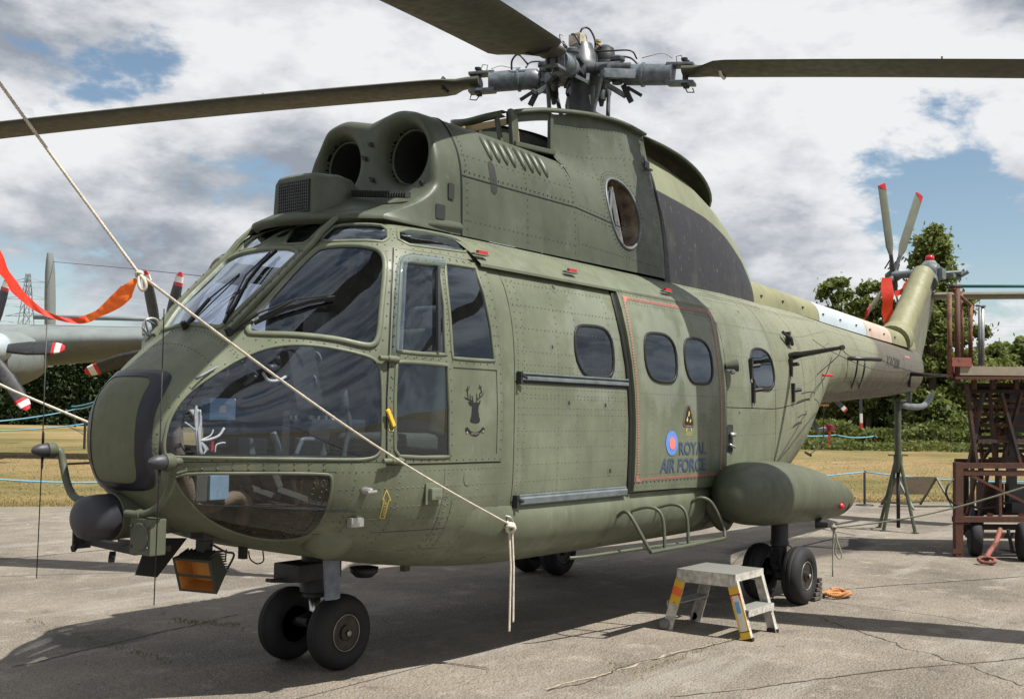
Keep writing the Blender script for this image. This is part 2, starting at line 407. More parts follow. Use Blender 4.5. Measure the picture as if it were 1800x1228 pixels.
def S(x, ph):
    """ph: degrees, -90 keel, 0 port side at the widest, 90 roof, 180 starboard side"""
    zt, zb, W, zm, pu, pl = station(x); a = R(ph); c, s = math.cos(a), math.sin(a)
    p = pu if s >= 0 else pl
    r = (abs(c)**p+abs(s)**p)**(-1/p)
    return Vector((x, -W*r*c, zm+((zt-zm) if s >= 0 else (zm-zb))*r*s))
def N_(x, ph):
    e = .012; a = S(x-e, ph) if x > -1.39 else S(x, ph); b = S(x+e, ph); c = S(x, ph-1.2); d = S(x, ph+1.2)
    n = (d-c).cross(b-a)
    if n.length < 1e-9: return Vector((-1, 0, 0))
    n.normalize()
    # outward check
    zt, zb, W, zm, pu, pl = station(x); q = S(x, ph); o = Vector((-.2 if x < -1.2 else 0, q.y, (q.z-zm)))
    return n if n.dot(o) >= 0 else -n
def SO(x, ph, off=0): return S(x, ph)+N_(x, ph)*off if off else S(x, ph)
def inv(p):
    """surface parameters of a point lying on (or near) the surface"""
    zt, zb, W, zm, pu, pl = station(p.x)
    H = (zt-zm) if p.z >= zm else (zm-zb)
    return (p.x, math.degrees(math.atan2((p.z-zm)/max(H, 1e-6), -p.y/max(W, 1e-6))))
def xz(x, z, side=-1):
    """parameters of the side point at station x, height z"""
    zt, zb, W, zm, pu, pl = station(x); H = (zt-zm) if z >= zm else (zm-zb); p = pu if z >= zm else pl
    q = max(-.999, min(.999, (z-zm)/H)); y = (1-abs(q)**p)**(1/p)
    ph = math.degrees(math.atan2(q, y)); return (x, ph if side < 0 else 180-ph)
_xs = sorted(set([round(float(v), 4) for v in np.concatenate([np.linspace(0, 1, 26)**2*.5-1.405, np.arange(-.90, 5, .04), np.arange(5, 11.35, .06)])]))
_phs = [-90+2*k for k in range(181)]
_gv = [S(x, p) for x in _xs for p in _phs]
_gf = [(i*181+k, i*181+k+1, (i+1)*181+k+1, (i+1)*181+k) for i in range(len(_xs)-1) for k in range(180)]
BV = BVHTree.FromPolygons(_gv, _gf)
def pick(px, py):
    """surface parameters of the fuselage point seen at a surveyed picture position"""
    d = (FW + RT*((px-900)/CF) + UP*((614-py)/CF)).normalized()
    loc, n, i, dist = BV.ray_cast(CPOS, d)
    if loc is None:
        loc, n, i, dist = BV.find_nearest(CPOS + d*((Vector((0, 0, 1.5))-CPOS).dot(d)))
    return inv(loc)
def pickpoly(pts, step=14, ch=0):
    if ch: pts = chaikin(pts, ch)
    return [pick(*q) for q in dense(pts, step)]
def pickline(pts, step=12): return [pick(*q) for q in dense(pts, step, False)]
def mirror_poly(p): return [(x, 180-ph) for x, ph in p]
def metric(q): return (q[0], q[1]*.0175)      # degrees to about metres
def inside(pt, poly):
    x, y = pt; c = False; n = len(poly); j = n-1
    for i in range(n):
        xi, yi = poly[i]; xj, yj = poly[j]
        if (yi > y) != (yj > y) and x < (xj-xi)*(y-yi)/(yj-yi)+xi: c = not c
        j = i
    return c
def patchgeo(outer, holes=(), off=0, step=.07, rim=0, fine=False, sf=None):
    SP, SN, vs_ = sf or (S, N_, .0175)
    O = [(q[0], q[1]*vs_) for q in outer]; H = [[(q[0], q[1]*vs_) for q in h] for h in holes]
    vs = list(O); ed = [(i, (i+1) % len(O)) for i in range(len(O))]
    for h in H:
        b = len(vs); vs += h; ed += [(b+i, b+(i+1) % len(h)) for i in range(len(h))]
    if not fine:
        x0, x1 = min(p[0] for p in O), max(p[0] for p in O); y0, y1 = min(p[1] for p in O), max(p[1] for p in O)
        nx, ny = max(1, int((x1-x0)/step)), max(1, int((y1-y0)/step))
        allb = np.array(O+[q for h in H for q in h])
        for i in range(nx+1):
            for j in range(ny+1):
                q = (x0+(x1-x0)*(i+.5*(j % 2))/nx, y0+(y1-y0)*j/ny)
                if np.min(np.abs(allb-np.array(q)).sum(1)) < step*.35: continue
                if inside(q, O) and not any(inside(q, h) for h in H): vs.append(q)
    rv, re, rf, _, _, _ = delaunay_2d_cdt([Vector(v) for v in vs], ed, [], 0, 1e-6)
    faces = []
    for f in rf:
        c = (sum(rv[i].x for i in f)/len(f), sum(rv[i].y for i in f)/len(f))
        if inside(c, O) and not any(inside(c, h) for h in H): faces.append(tuple(f))
    P = []; NO = []
    for v in rv:
        x, ph = v.x, v.y/vs_; n = SN(x, ph); P.append(SP(x, ph)+n*off); NO.append(n)
    F = []
    for f in faces:
        a, b, c = P[f[0]], P[f[1]], P[f[2]]; n = (b-a).cross(c-a)
        F.append(f if n.dot(NO[f[0]]) >= 0 else tuple(reversed(f)))
    if rim:
        cnt = set((f[i], f[(i+1) % len(f)]) for f in F for i in range(len(f)))
        lim = [(a, b) for (a, b) in cnt if (b, a) not in cnt]; mp = {}
        for a, b in lim:
            for k in (a, b):
                if k not in mp: mp[k] = len(P); P.append(P[k]-NO[k]*rim)
        for a, b in lim: F.append((b, a, mp[a], mp[b]))
    return P, F, NO
def patch(name, outer, holes=(), off=0, mat=None, parent=None, step=.07, rim=0, fine=False, label=None, sf=None):
    """curved sheet of the fuselage skin bounded by outer, minus holes, lifted by off; rim>0 folds its edges inward"""
    P, F, NO = patchgeo(outer, holes, off, step, rim, fine, sf)
    me = bpy.data.meshes.new(name); me.from_pydata([tuple(p) for p in P], [], F)
    o = link(name, me, mat, parent, True)
    if rim: me.set_sharp_from_angle(angle=R(40))
    elif len(NO) == len(me.vertices): me.normals_split_custom_set_from_vertices([tuple(n) for n in NO])
    if label: o['label'] = label
    return o
def sweep(mb, path, w, h, off=0, closed=False, mid=None):
    """strip of width w and height h following a path of surface parameters"""
    n = len(path); P = [SO(x, p, off) for x, p in path]; NN = [N_(x, p) for x, p in path]; rows = []
    for i in range(n):
        a = P[i-1] if (closed or i) else P[0]; b = P[(i+1) % n] if (closed or i < n-1) else P[-1]
        t = (b-a); t = t.normalized() if t.length > 1e-9 else Vector((1, 0, 0)); sd = NN[i].cross(t).normalized()
        q = P[i]; u = NN[i]; e = min(w*.18, h)
        rows.append([q-sd*w/2-u*.004, q-sd*w/2+u*(h-e), q-sd*(w/2-e)+u*h, q+sd*(w/2-e)+u*h, q+sd*w/2+u*(h-e), q+sd*w/2-u*.004])
    m = len(rows); vs = [p for r_ in rows for p in r_]; fs = []
    for i in range(m if closed else m-1):
        j = (i+1) % m
        for k in range(5): fs.append((i*6+k, i*6+k+1, j*6+k+1, j*6+k))
    if not closed: fs += [(0, 1, 2, 3, 4, 5), tuple(b+(m-1)*6 for b in (5, 4, 3, 2, 1, 0))]
    mb.add(vs, fs); return mb
def grow(poly, d):
    """outline moved outwards by d metres in the surface metric"""
    p = [metric(q) for q in poly]; n = len(p); A = sum(p[i][0]*p[(i+1) % n][1]-p[(i+1) % n][0]*p[i][1] for i in range(n))
    s = 1 if A > 0 else -1; out = []
    for i in range(n):
        a, b, c = p[i-1], p[i], p[(i+1) % n]; t = (c[0]-a[0], c[1]-a[1]); L = math.hypot(*t) or 1
        out.append((b[0]+s*t[1]/L*d, (b[1]-s*t[0]/L*d)/.0175))
    return out
def rivets(mb, path, pitch=.04, r=.0042, h=.0022, off=0, closed=False):
    """row of small domed rivets; path in surface parameters"""
    P = [SO(x, p, off) for x, p in path]; Q = list(path)
    if closed: P.append(P[0]); Q.append(path[0])
    acc = 0
    for i in range(len(P)-1):
        L = (P[i+1]-P[i]).length
        while acc < L:
            t = acc/L; x = Q[i][0]+(Q[i+1][0]-Q[i][0])*t; ph = Q[i][1]+(Q[i+1][1]-Q[i][1])*t
            c = P[i].lerp(P[i+1], t); n = N_(x, ph); u = n.orthogonal().normalized(); w = n.cross(u)
            vs = [c+(u*math.cos(a)+w*math.sin(a))*r for a in (0, 1.257, 2.513, 3.77, 5.027)]+[c+n*h+(u*math.cos(a)+w*math.sin(a))*r*.5 for a in (0, 1.257, 2.513, 3.77, 5.027)]
            mb.add(vs, [(k, (k+1) % 5, 5+(k+1) % 5, 5+k) for k in range(5)]+[(5, 6, 7, 8, 9)])
            acc += pitch
        acc -= L
# ------------------------------------------------------------------ ground
def tarmac_mat():
    m, nt, b = newmat('weathered_concrete_apron'); g = NB(nt); L = nt.links
    n1 = g.noise(.55, 6, .6); n2 = g.noise(3.2, 7, .65); n3 = g.noise(26, 5, .7); st = g.voro(62); st2 = g.voro(30, rnd=1)
    a = (.275, .238, .19); d = (.150, .13, .105); l = (.42, .38, .32)
    c = g.mix(g.rng(n1, .38, .62), d, a); c = g.mix(g.m('MULTIPLY', g.rng(n2, .55, .72), .75), c, l); c = g.mix(g.m('MULTIPLY', g.rng(n2, .42, .30), .6), c, (.07, .064, .058))
    c = g.mix(g.rng(n3, .35, .65, 0, .35), c, (.08, .075, .068))
    c = g.mix(g.m('MULTIPLY', g.rng(st.outputs['Distance'], .34, .14), .8), c, (.38, .345, .29)); c = g.mix(g.m('MULTIPLY', g.rng(st2.outputs['Distance'], .20, .08), .85), c, (.03, .028, .026))
    # long streaks along the apron, and dark patches, the larger under the rear of the aircraft
    stx = g.noise(1.3, 5, .6, stretch=(.25, 1.6, 1), off=(4, 0, 0)); c = g.mix(g.m('MULTIPLY', g.rng(stx, .56, .66), .55), c, (.30, .28, .25))
    o = g.sep()
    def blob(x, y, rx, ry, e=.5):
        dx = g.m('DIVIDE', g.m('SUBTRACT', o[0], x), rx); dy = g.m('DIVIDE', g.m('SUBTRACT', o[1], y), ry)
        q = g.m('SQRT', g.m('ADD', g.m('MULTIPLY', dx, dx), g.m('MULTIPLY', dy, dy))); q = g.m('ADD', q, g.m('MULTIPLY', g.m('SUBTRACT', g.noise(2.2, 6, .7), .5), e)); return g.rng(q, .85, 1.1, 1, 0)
    for (x, y, rx, ry, s) in DARK_PATCHES: c = g.mix(g.m('MULTIPLY', blob(x, y, rx, ry), s), c, (.035, .032, .030))
    L.new(c, b.inputs['Base Color']); setp(b, Roughness=.88); b.inputs['Specular IOR Level'].default_value = .25
    hgt = g.m('ADD', g.m('MULTIPLY', st.outputs['Distance'], .5), g.m('ADD', g.m('MULTIPLY', n3, .9), g.m('MULTIPLY', n2, 1.2)))
    L.new(g.bump(hgt, 1.0, .02), b.inputs['Normal']); return m
DARK_PATCHES = [(7.9, .2, 1.5, .62, .8), (-.4, 1.6, .35, .3, .5)]
M['apron'] = tarmac_mat()
def grass_mat():
    m, nt, b = newmat('dry_mown_grass'); g = NB(nt)
    n1 = g.noise(.07, 6, .6); n2 = g.noise(.9, 6, .65); n3 = g.noise(18, 4, .7); st = g.noise(.5, 4, .6, stretch=(.15, 1.4, 1))
    c = g.mix(g.rng(n2, .3, .7), (.27, .19, .09), (.38, .29, .155)); c = g.mix(g.m('MULTIPLY', g.rng(g.m('ADD', n1, g.m('MULTIPLY', n2, .5)), .70, .86), .8), c, (.09, .105, .025))
    c = g.mix(g.m('MULTIPLY', g.rng(st, .5, .66), .45), c, (.14, .13, .045)); c = g.mix(g.rng(n3, .4, .62, 0, .5), c, (.11, .082, .035))
    nt.links.new(c, b.inputs['Base Color']); setp(b, Roughness=.95); b.inputs['Specular IOR Level'].default_value = .1
    nt.links.new(g.bump(g.m('ADD', n3, n2), 1, .06), b.inputs['Normal']); return m
M['grass'] = grass_mat()
# grass field, one sheet to the horizon, then the apron slab 4 mm above it
mb = MB(); mb.add([(-1500, -1500, -.012), (1500, -1500, -.012), (1500, 1500, -.012), (-1500, 1500, -.012)], [(0, 1, 2, 3)]); tag(mb.build('grass_field', M['grass'], fix=False), kind='structure')
gl = at(-700, 893, 2, 0); gr = at(2500, 877, 2, 0); gm = [at(px_, 893-(px_+700)*.005, 2, 0) for px_ in range(-700, 2501, 25)]
E1 = [Vector((p.x+random.uniform(-.05, .05), p.y+random.uniform(-.08, .08), 0)) for p in gm]
far = (E1[0]-E1[-1]).normalized(); back = Vector((-far.y, far.x, 0)); 
if (CPOS-E1[0]).dot(back) < 0: back = -back
ex = far
A_ = [E1[0]+ex*40]+E1+[E1[-1]-ex*60]
mb = MB(); vs = A_+[p+back*60 for p in A_]; n = len(A_); mb.add(vs, [(i, i+1, n+i+1, n+i) for i in range(n-1)]); tag(mb.build('apron', M['apron'], fix=False), kind='structure')

# slab joints and cracks of the apron: narrow ragged ribbons of dirt and old filler
M['joint'] = plain('joint_dirt', (.05, .042, .033), .9, var=.4); M['joint2'] = plain('pale_joint_filler', (.30, .25, .18), .9, var=.3)
def joint(p, q, w, mat, jit=3, n=60, name='slab_joint'):
    a = at(p[0], p[1], 2, 0); b = at(q[0], q[1], 2, 0); t = (b-a).normalized(); s = Vector((-t.y, t.x, 0)); o = 0; L_ = []; R_ = []
    for k in range(n+1):
        c = a.lerp(b, k/n); o += random.gauss(0, .004)*jit-o*.1; ww = w*random.uniform(.35, 1.2); L_.append(c+s*(o+ww)+Vector((0, 0, .003))); R_.append(c+s*(o-ww)+Vector((0, 0, .003)))
    mb = MB(); mb.grid([L_, R_]); tag(mb.build(name, M[mat], fix=False), kind='structure')
joint((960, 1212), (1300, 1118), .012, 'joint2', 1.5); joint((960, 1213), (1300, 1119), .006, 'joint', 2); joint((20, 1172), (420, 1080), .009, 'joint', 2); joint((-20, 985), (300, 955), .012, 'joint', 1); joint((1420, 1040), (1830, 1010), .010, 'joint', 1.5); joint((1180, 1225), (1830, 1150), .007, 'joint', 2); joint((700, 1020), (1180, 990), .010, 'joint2', 2); joint((1440, 1085), (1800, 1205), .006, 'joint', 3)
# ------------------------------------------------------------------ the helicopter
heli = empty('helicopter', (0, 0, 0), 'olive green transport helicopter standing roped down on the tarmac apron', 'helicopter')
GAP = .003
# outlines surveyed on the port side
W_side = pickpoly([(425, 584), (490, 506), (552, 441), (572, 434), (620, 431), (662, 437), (675, 452), (675, 480), (669, 540), (665, 590), (657, 606), (640, 606), (590, 594), (520, 587), (470, 586)], 10, 2)
W_nose = pickpoly([(291, 800), (291, 770), (302, 728), (330, 690), (380, 655), (430, 625), (490, 606), (560, 607), (640, 624), (664, 636), (671, 665), (671, 770), (669, 795), (652, 806), (600, 807), (300, 803)], 12, 2)
W_chin = pickpoly([(304, 833), (440, 832), (574, 833), (583, 838), (581, 866), (572, 902), (552, 935), (520, 948), (470, 949), (420, 939), (370, 917), (335, 885), (312, 853)], 12, 2)
W_over = pickpoly([(560, 424), (577, 408), (590, 396), (640, 393), (680, 397), (682, 425), (640, 421)], 10, 1)
W_over2 = pickpoly([(700, 401), (770, 410), (812, 422), (829, 444), (770, 436), (702, 427)], 10, 1)
DOOR = pickpoly([(691, 436), (770, 447), (850, 464), (861, 500), (870, 540), (877, 590), (882, 650), (884, 720), (883, 770), (880, 811), (780, 814), (679, 816), (679, 700), (684, 600), (688, 500)], 14)
D_slide = pickpoly([(707, 462), (770, 469), (779, 540), (781, 621), (740, 619), (699, 615), (703, 540)], 12)
D_rear = pickpoly([(783, 465), (834, 473), (850, 520), (861, 575), (867, 632), (830, 630), (795, 627), (791, 560), (785, 500)], 12)
D_low = pickpoly([(698, 638), (740, 640), (785, 644), (788, 720), (788, 801), (740, 802), (702, 800), (695, 790), (695, 700)], 12)
D_emb = pickpoly([(795, 645), (872, 650), (874, 720), (872, 797), (796, 801), (796, 720)], 12)
CW = []
for pts in ([(1010, 590), (1014, 576), (1025, 573), (1056, 576), (1068, 585), (1076, 605), (1078, 645), (1073, 661), (1060, 663), (1034, 660), (1022, 650), (1012, 625)],
            [(1126, 604), (1129, 591), (1138, 588), (1160, 590), (1172, 598), (1181, 616), (1183, 655), (1178, 669), (1166, 671), (1146, 668), (1135, 659), (1128, 638)],
            [(1196, 612), (1199, 600), (1208, 597), (1224, 599), (1235, 607), (1243, 624), (1246, 658), (1241, 672), (1231, 674), (1214, 672), (1205, 664), (1198, 642)],
            [(1319, 626), (1322, 616), (1330, 613), (1342, 616), (1351, 624), (1358, 642), (1361, 670), (1356, 682), (1347, 684), (1333, 681), (1326, 674), (1320, 650)]):
    CW.append(pickpoly(pts, 8, 1))
CDOOR = pickpoly([(1074, 509), (1160, 525), (1250, 546), (1258, 590), (1265, 640), (1270, 700), (1271, 760), (1268, 820), (1263, 856), (1180, 860), (1106, 865), (1109, 800), (1110, 740), (1108, 690), (1103, 640), (1095, 590), (1085, 545)], 16)
CDOOR = CDOOR
# centre windscreen, symmetrical about the keel line
def yz(x, y):
    zt, zb, W, zm, pu, pl = station(x); q = min(.9999, abs(y)/W); s = (1-q**pu)**(1/pu); ph = math.degrees(math.atan2(s, q)); return (x, ph if y < 0 else 180-ph)
_mp = pickline([(384, 578), (400, 565), (530, 441)], 30); _m0 = pick(384, 578); _m1 = pick(530, 441)
W_mid = chaikin(_mp+[(_m1[0], 90)]+[(x, 180-p) for x, p in reversed(_mp)]+[(_m0[0], 90)], 2)
HOLES = []
for h in (W_side, W_nose, W_chin, W_over, W_over2, DOOR): HOLES += [h, mirror_poly(h)]
W_top = pickpoly([(499, 429), (512, 408), (524, 394), (545, 391), (574, 389), (560, 404), (538, 427), (520, 428)], 10, 1)
_hc = pick(495, 411)
W_hole = [(_hc[0]+.035*math.cos(a), 90+.05*math.sin(a)/.0175/1.0) for a in np.arange(0, 6.28, .35)]
XF = .62; XC = 3.44
def tube_rect(x0, x1, st=.06):
    n = max(2, int((x1-x0)/st)); return [(x0, 270-3*k) for k in range(120)]+[(x0+(x1-x0)*k/n, -90) for k in range(n)]+[(x1, -90+3*k) for k in range(120)]+[(x1-(x1-x0)*k/n, 270) for k in range(n)]
def rect(x0, p0, x1, p1, g=GAP):
    d = g/.0175; return dense([(x0+g, p0+d), (x1-g, p0+d), (x1-g, p1-d), (x0+g, p1-d)], .12 if False else 6)
def edge_rect(x0, a0, x1, a1):
    """rectangle in parameters with finely divided edges"""
    pts = []
    n = max(2, int((x1-x0)/.08)); m = max(2, int(abs(a1-a0)/5)); g = GAP; d = g/.0175
    pts += [(x0+g+(x1-x0-2*g)*k/n, a0+d) for k in range(n)]
    pts += [(x1-g, a0+d+(a1-a0-2*d)*k/m) for k in range(m)]
    pts += [(x1-g-(x1-x0-2*g)*k/n, a1-d) for k in range(n)]
    pts += [(x0+g, a1-d-(a1-a0-2*d)*k/m) for k in range(m)]
    return pts
def panel(x0, a0, x1, a1, holes=(), mat='olive', name='skin_panel', off=0, step=.07):
    return patch(name, edge_rect(x0, a0, x1, a1), holes, off, M[mat], heli, step)
# nose and cockpit shell, one pressing up to the cabin frame
patch('nose_shell', tube_rect(-1.4045, XF-GAP), HOLES+[W_mid, W_hole, W_top, mirror_poly(W_top)], 0, M['olive'], heli, .05)
# inner lining
liner_holes = HOLES+[W_mid, W_hole, W_top, mirror_poly(W_top)]+[w for c in CW for w in (c, mirror_poly(c))]
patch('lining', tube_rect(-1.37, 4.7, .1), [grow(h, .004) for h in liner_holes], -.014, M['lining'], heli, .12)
PH = lambda z, x=2.0: xz(x, z)[1]
zr = [.66, .97, 1.70, 2.385]
ang = [-90]+[PH(z) for z in zr]+[90]
def both(x0, a0, x1, a1, holes=(), **k):
    panel(x0, a0, x1, a1, holes, **k); panel(x0, 180-a1, x1, 180-a0, [mirror_poly(h) for h in holes], **k)
CD = grow(CDOOR, .004)
xd0 = 1.93; xd1 = 3.40
# roof, shoulder strip, sides, sill and belly between the cockpit and the rear frame
both(XF, ang[4], XC, 90); both(XF, ang[3], xd0, ang[4], [CW[0]]); both(XF, ang[2], xd0, ang[3])
# the door bay skin behind the sliding door
both(xd0, ang[2], XC, ang[4], [CW[1], CW[2]])
both(XF, ang[1], xd0, ang[2]); both(xd0, ang[1], XC, ang[2]); both(XF, -90, xd0, ang[1]); both(xd0, -90, XC, ang[1])
XS = [XC, 4.42, 5.25, 6.02, 6.85]
for i in range(len(XS)-1):
    x0, x1 = XS[i], XS[i+1]; hs = [CW[3]] if i == 0 else []
    for a0, a1 in ((-90, -38), (-38, 4), (4, 52), (52, 90)):
        both(x0, a0, x1, a1, [h for h in hs if a0 == 4])
XB = [6.85, 7.9, 8.95, 10.0, 10.8, 11.34]
for i in range(len(XB)-1):
    for a0, a1 in ((-90, -20), (-20, 50), (50, 90)): both(XB[i], a0, XB[i+1], a1)

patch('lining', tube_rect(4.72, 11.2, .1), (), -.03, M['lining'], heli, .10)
# ---- panes with their raised frames
def glazed(name, poly, mat, fw=.022, fh=.010, off=-.001, fmat='olive', starboard=True, gro=.004):
    for q in ([poly, mirror_poly(poly)] if starboard else [poly]):
        g = patch(name, q, (), off, M[mat], heli, .06)
        mb = MB(); sweep(mb, grow(q, gro), fw, fh, closed=True); mb.build('frame', M[fmat], g, True, angle=50)
glazed('windscreen', W_side, 'glass', .030, .014)
glazed('windscreen', W_mid, 'glass', .030, .014, starboard=False)
glazed('nose_window', W_nose, 'glass', .016, .006)
glazed('chin_window', W_chin, 'chin', .016, .005)
glazed('roof_window', W_over, 'glass', .02, .006); glazed('roof_window', W_over2, 'glass', .02, .006); glazed('roof_window', W_top, 'glass', .02, .006)
for c, po in zip(CW, (0, .03, .03, 0)):
    for q in (c, mirror_poly(c)):
        g = patch('cabin_window', q, (), po+.002, M['cabglass'], heli, .08)
        mb = MB(); sweep(mb, grow(q, .004), .022, po+.010, closed=True); mb.build('rubber_frame', M['seal'], g, True, angle=50)
        if po:
            pass
# ---- cockpit doors
DI = grow(DOOR, -.004)
for sgn in (0, 1):
    mr = (lambda p: mirror_poly(p)) if sgn else (lambda p: p)
    d = patch('cockpit_door', mr(DI), [mr(D_slide), mr(D_rear), mr(D_low), mr(D_emb)], .006, M['olive'], heli, .06, rim=.02)
    mb = MB()
    for w in (D_slide, D_rear, D_low): sweep(mb, grow(mr(w), .006), .02, .012, closed=True)
    mb.build('window_frame', M['olive'], d, True, angle=50)
    for w in (D_slide, D_rear, D_low): patch('window_pane', mr(w), (), .001, M['glass'], d, .06)
    patch('recessed_panel', mr(grow(D_emb, .003)), (), .001, M['olive'], d, .06)
    mb = MB(); rivets(mb, grow(mr(DI), -.016), .055, .0052, .003, .006, True)
    for w in (D_slide, D_rear, D_low): rivets(mb, grow(mr(w), .024), .06, .0045, .003, .006, True)
    tag(mb.build('rivets', M['black'], d), kind='stuff')
    # sliding window channel of clear plastic
    if not sgn:
        mb = MB()
        sweep(mb, pickline([(697, 617), (701, 540), (704, 475), (708, 460), (722, 456), (745, 459), (777, 464)], 10), .055, .02, .012)
        mb.build('window_deflector', M['clear'], d, True, angle=50)
        mb = MB(); sweep(mb, [pick(767, y) for y in range(472, 622, 12)], .02, .02, .008); mb.build('sliding_rail', M['dark'], d)
# door seam lines and hinges
for q in (grow(DOOR, .001), mirror_poly(grow(DOOR, .001))): mb = MB(); sweep(mb, q, .007, .0012, closed=True); mb.build('door_seal', M['seal'], heli)
for px_, py_ in ((676, 631), (682, 809)):
    x, ph = pick(px_, py_); p = SO(x, ph, .02); hg = MB()
    hg.tube([p+Vector((-.05, 0, 0)), p+Vector((.0, -.01, 0))], .014, 8); hg.tube([p+Vector((0, -.01, 0)), p+Vector((.07, -.012, -.002)), p+Vector((.115, .0, 0))], [.017, .02, .006], 8)
    hg.build('door_hinge', M['olive'], heli, True, angle=50)
x, ph = pick(682, 738); p = SO(x, ph, .022); mb = MB(); mb.bar(p+Vector((-.02, 0, .055)), p+Vector((.03, 0, -.03)), .012, .02); mb.build('door_handle', M['yellow'], heli)

# ---- cabin sliding doors, standing proud of the skin
for sgn in (0, 1):
    mr = (lambda p: mirror_poly(p)) if sgn else (lambda p: p)
    d = patch('cabin_door', mr(grow(CDOOR, -.012)), [mr(CW[1]), mr(CW[2])], .03, M['olive'], heli, .07, rim=.03)
    mb = MB(); rivets(mb, grow(mr(CDOOR), -.04), .05, .004, .002, .03, True); tag(mb.build('rivets', M['olive2'], d), kind='stuff')
    if not sgn:
        mb = MB(); sweep(mb, pickline([(1072, 509), (1082, 548), (1092, 592), (1100, 640), (1105, 690), (1107, 740), (1106, 800), (1103, 866)], 12), .035, .016, 0)
        mb.build('door_edge_seal', M['seal'], heli)
# ---- door rails and the drip rail over the door
def line_xz(x0, z0, x1, z1, n=24): return [xz(x0+(x1-x0)*k/n, z0+(z1-z0)*k/n) for k in range(n+1)]
for sd_ in (-1, 1):
    mr = (lambda p: p) if sd_ < 0 else mirror_poly
    for z, w_, h_ in ((1.715, .026, .018), (.985, .05, .028)):
        mb = MB(); sweep(mb, mr(line_xz(.68, z, 1.90, z)), w_, h_); sweep(mb, mr(line_xz(.68, z+.03, 1.90, z+.03)), .012, .018, 0)
        mb.build('door_rail', M['grey'], heli)
        mb = MB(); sweep(mb, mr(line_xz(.68, z-.022, 1.90, z-.022)), .014, .006); mb.build('rail_shade_strip', M['seal'], heli)  # dark strip painting the shade below the rail
        mb = MB(); x, ph = xz(.645, z); 
        if sd_ > 0: ph = 180-ph
        p = SO(x, ph, .02); mb.box(p, (.02, .035, .075)); mb.tube([p+Vector((0, sd_*.015, .02)), p+Vector((.045, sd_*.02, .0))], .010, 6); mb.build('rail_stop', M['dark'], heli)
    # drip rail / upper track cover
    mb = MB(); rows = []
    for k in range(41):
        x = .42+(3.55-.42)*k/40; x_, ph = xz(x, 2.40)
        if sd_ > 0: ph = 180-ph
        ph2 = ph+(9 if sd_ < 0 else -9); a = SO(x, ph2, .002); b = SO(x, ph, .0); w = .06 if k < 36 else .06*(40-k)/4+.004
        o_ = Vector((0, sd_*w, -.022)); rows.append([a, a.lerp(b, .6)+o_*.55+Vector((0, 0, .012)), b+o_+Vector((0, 0, .004)), b+o_+Vector((0, 0, -.012)), b+Vector((0, 0, -.01))])
    mb.grid(rows); mb.build('drip_rail', M['olive'], heli)
    for x in (.47, 1.42, 2.72):
        x_, ph = xz(x, 2.42)
        if sd_ > 0: ph = 180-ph
        mb = MB(); p = SO(x, ph, .055); mb.box(p, (.09, .02, .02)); mb.build('rail_latch', M['red'], heli)
        mb = MB(); mb.box(p+Vector((-.02, 0, -.014)), (.14, .03, .008)); mb.build('latch_plate', M['olive'], heli)

# ---- seams and rivet rows of the skin
mb = MB(); sm = MB()
def rv(path, pitch=.042, off=0, r=.0050): rivets(mb, path, pitch, r, .0026, off)
def hrow(x0, x1, z, pitch=.042, off=0): rv(line_xz(x0, z, x1, z, 16), pitch, off)
def vrow(x, z0, z1, pitch=.042, off=0): rv([xz(x, z0+(z1-z0)*k/14) for k in range(15)], pitch, off)
for z in (2.30, 2.16, 2.02, 1.88, 1.80, 1.76): hrow(.66, 1.90, z)
for z in (1.66, 1.62, 1.60, 1.54, 1.50, 1.40, 1.30, 1.20, 1.10, 1.03): hrow(.66, 1.90, z, .042)
for x in (.66, .72, 1.08, 1.30, 1.72, 1.88): vrow(x, 1.04, 1.66); vrow(x, 1.78, 2.33)
for x in (2.02, 2.2, 2.42, 2.66, 2.92, 3.1, 3.3): vrow(x, 1.02, 1.62, .042, .03)
for z in (1.10, 1.66, 2.28): hrow(2.0, 3.32, z, .042, .03)
for z in (.90, .83, .76, .70, .64): hrow(-.35, 3.2, z, .045)
for x in (-.30, .0, .05, .34, .64, .95, 1.3, 1.36, 1.9, 2.4, 2.9, 3.3): vrow(x, .62, .93)
for x in (-.74, -.70): vrow(x, .78, 1.22, .03)
for z in (1.19, 1.10, 1.0, .93): hrow(-.68, .55, z, .036)
for x in (-.55, -.3, .05, .3): vrow(x, .80, 1.20, .036)
for z in (1.262, 1.235): rivets(mb, pickline([(300, 814 if z > 1.25 else 824), (420, 814 if z > 1.25 else 824), (590, 815 if z > 1.25 else 825)], 20), .075, .0065, .004)
for poly, d_ in ((W_side, .035), (W_nose, .03), (W_over, .03), (W_over2, .03), (W_mid, .03)): rivets(mb, grow(poly, d_), .07, .0055, .003, 0, True)
for z in (2.46, 2.50, 2.56): hrow(.6, 4.8, z)
for x in np.arange(3.5, 6.8, .22): rv([(x, a) for a in range(-30, 89, 6)], .045)
for a in (12, 24, 36, 50, 66, 80, -8, -20): rv([(x, a) for x in np.arange(3.46, 6.8, .15)], .05)
for x in np.arange(6.95, 11.4, .34): rv([(x, a) for a in range(-60, 89, 8)], .05)
for a in (0, 20, 40, 62, -24, -45): rv([(x, a) for x in np.arange(6.9, 11.4, .2)], .055)
for x in (-1.1, -1.0): rv([(x, a) for a in np.arange(48, 132, 4)], .03)
rv([yz(-.99, y) for y in np.arange(-.5, .5, .04)], .025)
tag(mb.build('rivets', M['rivet'], heli), kind='stuff')
mb = MB(); rivets(mb, line_xz(1.98, 1.045, 3.34, 1.045, 16), .055, .0075, .003, .031); tag(mb.build('screws', M['black'], heli), kind='stuff')
